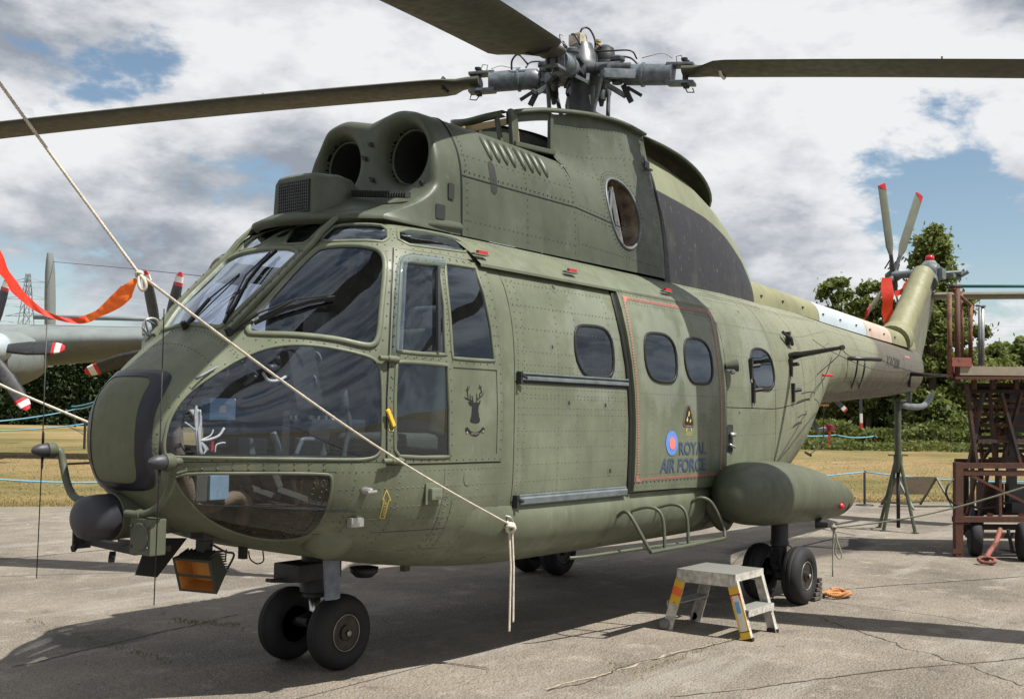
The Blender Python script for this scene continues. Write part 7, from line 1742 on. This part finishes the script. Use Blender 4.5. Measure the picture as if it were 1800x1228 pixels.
ring_c = sl(1735, 1006, -.66)-LO; ring_c.z = .05; mb = MB(); mb.tube([ring_c+rt0*.085*math.cos(a)+(fw0*.6+Vector((0, 0, .28)))*.085*math.sin(a) for a in np.arange(0, 6.2, .42)], .020, 8, closed=True); mb.build('towing_eye', M['redchip'], lift, True)
lb('tow_crossbar', (1703, 997), (1765, 998), .03, .03, 'redchip', -.5)
lb('gusset', (1772, 930), (1780, 970), .02, .05, 'dkgrey', -.1); lb('gusset', (1758, 965), (1795, 972), .02, .05, 'dkgrey', -.1)
mb = MB(); mb.tube(smoothpath([sl(1679, 840, -.02)-LO, sl(1668, 850, -.1)-LO, sl(1663, 866, -.12)-LO, sl(1672, 882, -.1)-LO, sl(1690, 890, 0)-LO], 4), .012, 6); mb.build('hydraulic_hose', M['black'], lift, True)
mb = MB(); mb.tube(smoothpath([sl(1700, 880, .1)-LO, sl(1720, 893, .1)-LO, sl(1750, 890, .1)-LO, sl(1780, 880, .1)-LO, sl(1830, 885, .1)-LO], 4), .014, 6); mb.build('hydraulic_hose', M['black'], lift, True)
for o in [o for o in lift.children if o.name.split('.')[0] == 'chassis_beam']: pass
# ---- parked four-engined aircraft beyond the nose
D = 32.0
ac = empty('propeller_aircraft', G(60, 800), 'grey old propeller aircraft with red and white blade tips parked beyond the nose', 'aircraft'); AO = Vector(ac.location)
M['acgrey'] = paint('aircraft_grey', (.175, .20, .20), .5, .06, (.2, .17, .12), .35, streak=.3); M['spin'] = plain('spinner_grey', (.36, .42, .45), .45); M['pblade'] = plain('propeller_blade_black', (.028, .03, .034), .45, var=.3)
def ad(px, py, dd=0): return dpt(px, py, D+dd)-AO
# wing: front view slab with rounded leading edge facing the camera
mb = MB(); rows = []
for px_, yt, yb in ((-220, 556, 662), (-60, 556, 652), (60, 558, 640), (150, 561, 632), (230, 563, 628), (330, 566, 620), (430, 568, 612)):
    c = (yt+yb)/2; h = (yb-yt)/2*D/CF; p = ad(px_, c); row = []
    for a in range(0, 360, 15):
        u = (1-math.cos(R(a)))/2; row.append(p+FW*(4.5*u)+UP*(h*math.sin(R(a))*(1 if u < .3 else (1.35-u*1.2)))+UP*(-.35*u))
    rows.append(row)
mb.grid(rows, True); mb.build('wing', M['acgrey'], ac, True)
mb = MB(); mb.tube([ad(60, 557, .9), ad(200, 559, .9), ad(300, 562, .9)], .07, 6); mb.build('wing_ridge', M['acgrey'], ac, True)
def nacelle(px, py, r, L=3.2):
    c = ad(px, py, -1.6); ax = -(FW+RT*.0).normalized(); mb = MB(); mb.lathe([(r*.8, -L), (r*1.0, -1.2), (r*1.0, -.2), (r*.92, .25), (r*.80, .45), (r*.70, .42), (r*.66, 0)], c, ax, 28); nc = mb.build('engine_nacelle', M['acgrey'], ac, True, angle=50)
    mb = MB(); mb.lathe([(r*.67, .1), (0, .1)], c, ax, 24); mb.build('intake_face', M['lining'], nc); return c, ax
def prop(c, ax, angs, L, name='propeller'):
    pr = empty_part(name, ac)
    mb = MB(); mb.lathe([(.42, .35), (.44, .6), (.40, .9), (.28, 1.15), (.12, 1.3), (0, 1.34)], c, ax, 24); mb.build('spinner', M['spin'], pr, True)
    for k, a in enumerate(angs):
        u = RT*math.cos(R(a))+UP*math.sin(R(a)); v = u.cross(ax).normalized(); q0 = c+ax*(.65 if k % 2 else .9); tw = .55
        def sect(t, w, th): 
            vv = (v*math.cos(tw)+ax*math.sin(tw)); nn = vv.cross(u); return [q0+u*(L*t)+vv*(w*math.cos(R(b)))+nn*(th*math.sin(R(b))) for b in range(0, 360, 45)]
        S_ = [(.14, .10, .09), (.3, .17, .05), (.5, .215, .04), (.7, .21, .03), (.82, .19, .025)]
        mb = MB(); mb.grid([sect(*s) for s in S_], True); mb.build('blade', M['pblade'], pr, True)
        for t0, t1, w0, w1, mt in ((.82, .865, .19, .18, 'red'), (.865, .945, .18, .15, 'white'), (.945, 1.0, .15, .07, 'red')):
            mb = MB(); s1 = sect(t1, w1, .02); mb.grid([sect(t0, w0, .024), s1], True); mb.add(s1, [tuple(range(8))]); mb.build('tip_band', M[mt], pr, True)
kk = CF/(D-2.4)
c, ax = nacelle(-14, 632, .80, 2.2); c = ad(6, 612, -1.6); prop(c, ax, (74, 0, -57, 120, 182, 242), 128/kk)
c, ax = nacelle(300, 612, .8); prop(c, ax, (101, 77, 198, -20, -60, 240), 138/kk)
# twin fin seen edge on behind the wing
mb = MB(); rows = []
for y_, w in ((445, 3), (458, 6), (480, 8), (520, 9), (560, 9), (600, 9), (635, 7), (645, 3)): 
    p = ad(88, y_, 14); ww = w*(D+14)/CF; rows.append([p+RT*(ww*math.cos(R(a)))+FW*(.25*math.sin(R(a))) for a in range(0, 360, 30)])
mb.grid(rows, True); mb.build('tail_fin', M['acgrey'], ac, True)
mb = MB(); mb.tube([ad(94, 460, 14), ad(230, 472, 6), ad(420, 492, -1)], .012, 4); mb.build('aerial_wire', M['dkgrey'], ac)
mb = MB(); mb.tube([ad(-30, 660, 0), ad(-30, 740, 0)], .15, 8); mb.tube([ad(300, 640, 0), ad(305, 745, 0)], .15, 8); mb.build('undercarriage_leg', M['dkgrey'], ac, True)
for px_ in (-30, 305):
    mb = MB(); mb.lathe([(.3, -.15), (.5, -.13), (.55, 0), (.5, .13), (.3, .15), (0, .15)], ad(px_, 752, 0), RT, 24); mb.build('main_wheel', M['rubber'], ac, True)
# propeller blade tips of another aircraft hanging below the boom
da = empty('distant_propeller', dpt(1500, 690, 30), 'white and red tipped propeller blades hanging below the tail boom in the distance', 'propeller'); DO_ = Vector(da.location)
for (a, b, w) in (((1474, 708), (1486, 721), 5), ((1513, 700), (1514, 748), 3)):
    p, q = dpt(*a, 30)-DO_, dpt(*b, 30)-DO_; ww = w*30/CF
    for t0, t1, mt in ((-.8, .55, 'pblade'), (.55, .9, 'white'), (.9, 1.08, 'red')): mb = MB(); mb.bar(p.lerp(q, t0), p.lerp(q, t1), .05, ww*1.6, up=RT if w < 4 else UP, bev=.01); mb.build('blade' if mt == 'pblade' else 'tip_band', M[mt], da)
# ---- power line
M['galv'] = plain('galvanised_lattice', (.20, .22, .24), .6)
def pylon(px, pyb, pyt, dep, label):
    b0 = dpt(px, pyb, dep); b0.z = 0; H_ = dpt(px, pyt, dep).z; r_ = empty('electricity_pylon', b0, label, 'pylon', 'electricity pylons'); W0 = H_*.09; th = dep*.00055
    def leg_at(h, s, q): w = W0*(1-h/H_*.88); return Vector((0, 0, h))+rt0*(s*w)+fw0*(q*w)
    mb = MB(); hs = [H_*(1-(1-k/9)**1.2) for k in range(10)]
    for q in (-1, 1):
        for s in (-1, 1): mb.tube([leg_at(h, s, q) for h in hs], th, 4)
        for i in range(9): mb.tube([leg_at(hs[i], -1, q), leg_at(hs[i+1], 1, q)], th*.7, 3); mb.tube([leg_at(hs[i], 1, q), leg_at(hs[i+1], -1, q)], th*.7, 3)
    mb.build('lattice_tower', M['galv'], r_)
    tips_ = []
    for f, wd in ((.94, .13), (.82, .19), (.70, .15)):
        mb = MB(); h = H_*f; mb.tube([Vector((0, 0, h+H_*.03)), Vector((0, 0, h))-rt0*H_*wd], th*.8, 3); mb.tube([Vector((0, 0, h+H_*.03)), Vector((0, 0, h))+rt0*H_*wd], th*.8, 3); mb.tube([Vector((0, 0, h))-rt0*H_*wd, Vector((0, 0, h))+rt0*H_*wd], th*.8, 3); mb.build('cross_arm', M['galv'], r_)
        tips_ += [b0+Vector((0, 0, h-1))+rt0*H_*wd*s for s in (-1, 1)]
    return tips_
t1_ = pylon(39, 735, 479, 190, 'grey lattice electricity pylon behind the left propeller')
for t in t1_:
    mb = MB(); e_ = t+rt0*150+fw0*60+Vector((0, 0, -3)); pts = [t.lerp(e_, k/16)-Vector((0, 0, 5*4*(k/16)*(1-k/16)*.6)) for k in range(17)]; mb.tube(pts, .045, 3)
    e_ = t-rt0*120-fw0*20; mb.tube([t, e_], .045, 3); tag(mb.build('power_line', M['galv']), ['topmost', 'second', 'third', 'fourth', 'fifth', 'lowest'][t1_.index(t)]+' overhead power line strung from the lattice pylon arms', 'power line', 'power lines at the pylon')
for y0, y1 in ((570, 572), (585, 588), (618, 620), (552, 553)):
    mb = MB(); a, b = dpt(1640, y0, 170), dpt(2000, y1, 170); mb.tube([a.lerp(b, k/8)-Vector((0, 0, .3*4*(k/8)*(1-k/8))) for k in range(9)], .035, 3); tag(mb.build('power_line', M['galv']), {570: 'second', 585: 'third', 618: 'lowest', 552: 'topmost'}[y0]+' faint power line behind the scissor lift railings', 'power line', 'power lines on the right')
# ------------------------------------------------------------------ trees, hedge, brush, grass
rng = np.random.default_rng(11)
def leaf_mat(name, c, c2, trans=.35):
    m, nt, b = newmat(name); g = NB(nt); out = nt.nodes['Material Output']; geo = g.N.new('ShaderNodeNewGeometry'); n = g.noise(.8, 3, .6)
    base = g.mix(g.rng(g.m('ADD', g.m('MULTIPLY', geo.outputs['Random Per Island'], .6), g.m('MULTIPLY', n, .6)), .3, .9), c, c2); nt.links.new(base, b.inputs['Base Color']); setp(b, Roughness=.6); b.inputs['Specular IOR Level'].default_value = .3
    tr = nt.nodes.new('ShaderNodeBsdfTranslucent'); nt.links.new(g.mix(.5, base, (c2[0]*1.8, c2[1]*1.8, c2[2]), 'MIX'), tr.inputs[0]); mx = nt.nodes.new('ShaderNodeMixShader'); mx.inputs[0].default_value = trans; nt.links.new(b.outputs[0], mx.inputs[1]); nt.links.new(tr.outputs[0], mx.inputs[2]); nt.links.new(mx.outputs[0], out.inputs[0]); return m
M['leaf'] = leaf_mat('hawthorn_leaves', (.048, .068, .018), (.175, .20, .06)); M['leaf2'] = leaf_mat('ash_leaves', (.06, .09, .025), (.17, .20, .065)); M['hedge'] = leaf_mat('cypress_hedge', (.010, .022, .008), (.032, .055, .016), .15); M['brush'] = leaf_mat('nettle_leaves', (.05, .075, .02), (.14, .16, .05)); M['bark'] = plain('bark', (.075, .06, .045), .9, var=.25)
def leaves(name, C, size, mat, parent=None, up=.35):
    """two-triangle leaf sprays, one quad each, at the points C (n,3)"""
    n = len(C); d = rng.normal(size=(n, 3)); d[:, 2] += up; d /= np.linalg.norm(d, axis=1)[:, None]; a = np.cross(d, rng.normal(size=(n, 3))); a /= np.linalg.norm(a, axis=1)[:, None]; b = np.cross(d, a); s = size*rng.uniform(.55, 1.35, (n, 1))
    V = np.stack([C-a*s, C-b*s*.55, C+a*s, C+b*s*.55], 1).reshape(-1, 3); me = bpy.data.meshes.new(name); me.vertices.add(4*n); me.vertices.foreach_set('co', V.ravel()); me.loops.add(4*n); me.loops.foreach_set('vertex_index', np.arange(4*n)); me.polygons.add(n); me.polygons.foreach_set('loop_start', np.arange(0, 4*n, 4)); me.polygons.foreach_set('loop_total', np.full(n, 4)); me.update(); return link(name, me, M[mat], parent)
def crown_pts(H, Rr, base, n, clumps, shape=1.0, conic=0):
    cs = []
    for k in range(clumps):
        t = rng.uniform(0, 1); z = base+(H-base)*t; prof = math.sin(math.pi*min(1, max(0, .12+.80*t)))**.6 if not conic else (1-t)**.8+.12
        r_ = Rr*prof*math.sqrt(rng.uniform(.05, 1)); a = rng.uniform(0, 6.283); cs.append((r_*math.cos(a), r_*math.sin(a), z, rng.uniform(.4, 1.0)*Rr*(.30 if not conic else .30)))
    out = []
    per = n//clumps
    for (x, y, z, s) in cs:
        p = rng.normal(size=(per, 3)); p /= np.linalg.norm(p, axis=1)[:, None]; p *= (rng.uniform(.35, 1, (per, 1))**.5)*s; p[:, 2] *= .75; out.append(p+np.array([x, y, z]))
    return np.concatenate(out), cs
def tree(px, dep, pyt, wpx, label, mat='leaf', n=5200, clumps=46, base=.18, conic=0, size=None, name='leafy_tree', lean=0):
    b0 = dpt(px, 760, dep); b0.z = 0; H = dpt(px, pyt, dep).z; Rr = wpx*dep/CF/2; t = empty(name, b0, label, 'tree', 'trees beyond the field')
    C, cs = crown_pts(H, Rr, H*base, n, clumps, conic=conic); C = np.concatenate([C, C+rng.normal(size=C.shape)*Rr*.03, C[::3]*np.array([1.12, 1.12, 1.0])+rng.normal(size=C[::3].shape)*Rr*.10]); leaves('crown', C, size or dep*.0025, mat, t)
    mb = MB(); hh = H*.92; r0 = H*.022; mb.tube([Vector((0, 0, -.1)), Vector((lean*.2, 0, hh*.3)), Vector((lean*.5, .1, hh*.6)), Vector((lean, 0, hh))], [r0, r0*.8, r0*.5, r0*.12], 8); tk = mb.build('trunk', M['bark'], t, True)
    for c in cs[:14]:
        z0 = c[2]*.62; mb = MB(); mb.tube([Vector((0, 0, z0)), Vector((c[0]*.5, c[1]*.5, z0+(c[2]-z0)*.6)), Vector(c[:3])], [r0*.4, r0*.25, r0*.06], 5); mb.build('limb', M['bark'], tk, True)
    return t
tree(1480, 72, 493, 120, 'broad bushy green tree left of the tail rotor', 'leaf2', 4600, 44); tree(1528, 66, 500, 105, 'rounded tree directly behind the lower tail rotor blade', 'leaf2', 4800, 46)
tree(1640, 64, 402, 150, 'tallest slender tree rising behind the tail gearbox', 'leaf2', 12000, 150, .06, conic=1, name='slender_tree'); tree(1685, 66, 520, 110, 'mid green tree behind the scissor lift railings', 'leaf', 7000, 55)
tree(1590, 70, 560, 110, 'dark tree low behind the fin', 'leaf', 6500, 55, .05)
tree(1786, 74, 600, 130, 'pale loose tree at the right edge', 'leaf2', 7000, 60); tree(1735, 78, 640, 110, 'low dark shrub tree between the lift posts', 'leaf', 5200, 45, .02)
tree(1440, 74, 600, 120, 'low dark tree half hidden by the rear fuselage', 'leaf', 6000, 50, .02); tree(1555, 68, 640, 140, 'dark thorn bush under the tail boom', 'leaf', 7000, 60, .0); tree(1500, 70, 650, 140, 'dark thorn bush left of the tripod', 'leaf', 7000, 60, .0); tree(1640, 66, 640, 140, 'dark thorn bush right of the tripod', 'leaf', 7000, 60, .0); tree(1700, 68, 650, 130, 'dark thorn bush behind the scissor arms', 'leaf', 7000, 60, .0); tree(1790, 69, 665, 140, 'dark thorn bush right of the scissor arms', 'leaf', 7000, 60, .0)
tree(1850, 72, 620, 130, 'green tree just outside the right edge', 'leaf', 6000, 50)
for px_, t_ in ((1385, 610), (1310, 640), (1220, 650), (1900, 630), (1960, 610)): tree(px_, 78, t_, 150, {1385: 'green tree hidden behind the rear cabin', 1310: 'green tree behind the cabin door', 1220: 'green tree behind the middle of the cabin', 1900: 'green tree well beyond the right edge', 1960: 'rightmost green tree outside the frame'}[px_], 'leaf', 5000, 45, .02)
# a leafy thicket behind the bushes keeps the wood closed low down
def bank(px0, px1, dep, ztop, zb, n, mat, name, label, cat, thick, size, kind=None, jit=.25):
    a, b = dpt(px0, 760, dep), dpt(px1, 760, dep); a.z = b.z = 0; d = (b-a); L = d.length; d.normalize(); nn = Vector((-d.y, d.x, 0))
    s = rng.uniform(0, 1, n); env = 1+jit*(np.sin(s*L*1.1)+.7*np.sin(s*L*.37+2)+.5*np.sin(s*L*2.9+1))/2; v = rng.uniform(0, 1, n)**.8; w = rng.uniform(-1, 1, n)*thick
    C = np.array([a.x, a.y, 0])+np.outer(s*L, np.array(d))+np.outer(w, np.array(nn)); C[:, 2] = zb+(ztop-zb)*v*env; o = leaves(name, C, size, mat)
    return tag(o, label, cat, kind=kind)
bank(1395, 2050, 72, 4.6, 0, 26000, 'leaf', 'thicket', None, None, 2.0, .26, 'stuff'); bank(1395, 2050, 62, 1.25, 0, 14000, 'brush', 'nettle_bed', None, None, 2.2, .16, 'stuff', .35); bank(1395, 2050, 57, .45, 0, 6000, 'brush', 'rough_grass_verge', None, None, 2.0, .12, 'stuff', .5)
# clipped cypress hedge on the left
def hedge():
    D0 = 95; a, b = dpt(-260, 760, D0), dpt(520, 760, D0+4); a.z = b.z = 0; d = (b-a); L = d.length; d.normalize(); nn = Vector((-d.y, d.x, 0)); nn = nn if nn.dot(CPOS-a) > 0 else -nn
    H = 6.6; r_ = empty('cypress_hedge', a, 'tall dark clipped cypress hedge behind the propeller aircraft', 'hedge'); n = 52000
    s = rng.uniform(0, 1, n); v = rng.uniform(0, 1, n); bul = .5*np.sin(s*L*.8)+.35*np.sin(s*L*1.9+1)+.3*np.sin(v*9+s*L*.5); top = H+.25*np.sin(s*L*.6)+.2*np.sin(s*L*2.3); C = np.outer(s*L, np.array(d))+np.outer(bul*.5+rng.normal(size=n)*.25, np.array(nn)); C[:, 2] = v*top
    leaves('foliage', C, .20, 'hedge', r_, .2)
    mb = MB(); m_ = 40; mb.grid([[d*(L*k/m_)-nn*1.0+Vector((0, 0, z)) for z in (-.1, H*.5, H-.2)] for k in range(m_+1)]); mb.grid([[d*(L*k/m_)-nn*w+Vector((0, 0, H-.2)) for w in (1.0, 3.0)] for k in range(m_+1)]); mb.build('inner_shade_sheet', plain('hedge_shade', (.010, .016, .007), .95), r_)  # dark sheet painting the shade inside the hedge
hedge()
# distant low tree line closing the horizon
bank(-400, 2300, 330, 9, 0, 16000, 'leaf', 'far_wood', None, None, 8, 1.3, 'stuff', .3)
# ---- grass tufts along the apron edge and over the near field
def blades(name, C, h, mat, wid=.006):
    n = len(C); a = rng.uniform(0, 6.283, n); w = np.stack([np.cos(a), np.sin(a), 0*a], 1)*wid; tip = rng.normal(size=(n, 3))*.35; tip[:, 2] = 1; tip *= h*rng.uniform(.4, 1.2, (n, 1)); V = np.stack([C-w, C+w, C+tip], 1).reshape(-1, 3)
    me = bpy.data.meshes.new(name); me.vertices.add(3*n); me.vertices.foreach_set('co', V.ravel()); me.loops.add(3*n); me.loops.foreach_set('vertex_index', np.arange(3*n)); me.polygons.add(n); me.polygons.foreach_set('loop_start', np.arange(0, 3*n, 3)); me.polygons.foreach_set('loop_total', np.full(n, 3)); me.update(); return tag(link(name, me, M[mat]), kind='stuff')
def gmat(name, a, b_): 
    m, nt, b = newmat(name); g = NB(nt); geo = g.N.new('ShaderNodeNewGeometry'); nt.links.new(g.mix(g.m('MULTIPLY', g.m('ADD', geo.outputs['Random Per Island'], g.rng(g.noise(.35, 4, .6), .35, .65)), .5), a, b_), b.inputs['Base Color']); setp(b, Roughness=.8); b.inputs['Specular IOR Level'].default_value = .15; return m
M['dryblade'] = gmat('dry_grass_blades', (.34, .25, .12), (.19, .155, .06)); M['greenblade'] = gmat('green_grass_blades', (.10, .13, .03), (.24, .22, .07))
pts = []
for p, q in zip(E1, E1[1:]):
    k = 420; t = rng.uniform(0, 1, k); o_ = rng.exponential(.35, k)-.12; c = np.outer(1-t, np.array(p))+np.outer(t, np.array(q)); c -= np.outer(o_, np.array(back)); pts.append(c)
C = np.concatenate(pts); C[:, 2] = -.01; C = C[(np.array([(Vector(c)-CPOS).dot(FW) for c in C]) < 60)]; blades('edge_grass', C, .035, 'dryblade', .007)
n = 45000; px_ = rng.uniform(-40, 1840, n); ok = (px_ < 330) | (px_ > 1380); px_ = px_[ok]; dep = 14+30*rng.uniform(0, 1, len(px_))**1.6
C = np.array([np.array(CPOS)]*len(px_))+(np.array(fw0)[None]+np.array(rt0)[None]*((px_-900)/CF)[:, None])*dep[:, None]; C[:, 2] = -.012
inap = np.array([(Vector(c)-E1[0]).dot(-back) for c in C]); C = C[inap > .1]; blades('field_grass', C, .026, 'dryblade', .012)
# weeds in the apron joints
wp = []
for px0, py0, px1, py1, k in ((50, 1090, 300, 1165, 200), (300, 1090, 430, 1100, 260), (1130, 1180, 1290, 1120, 160), (1060, 1160, 1130, 1190, 60), (900, 1000, 1010, 1010, 120)):
    for _ in range(k):
        t = random.random(); p = G(px0+(px1-px0)*t+random.gauss(0, 6), py0+(py1-py0)*t+random.gauss(0, 3)); wp.append((p.x, p.y, 0))
blades('joint_weeds', np.array(wp), .018, 'greenblade', .003)
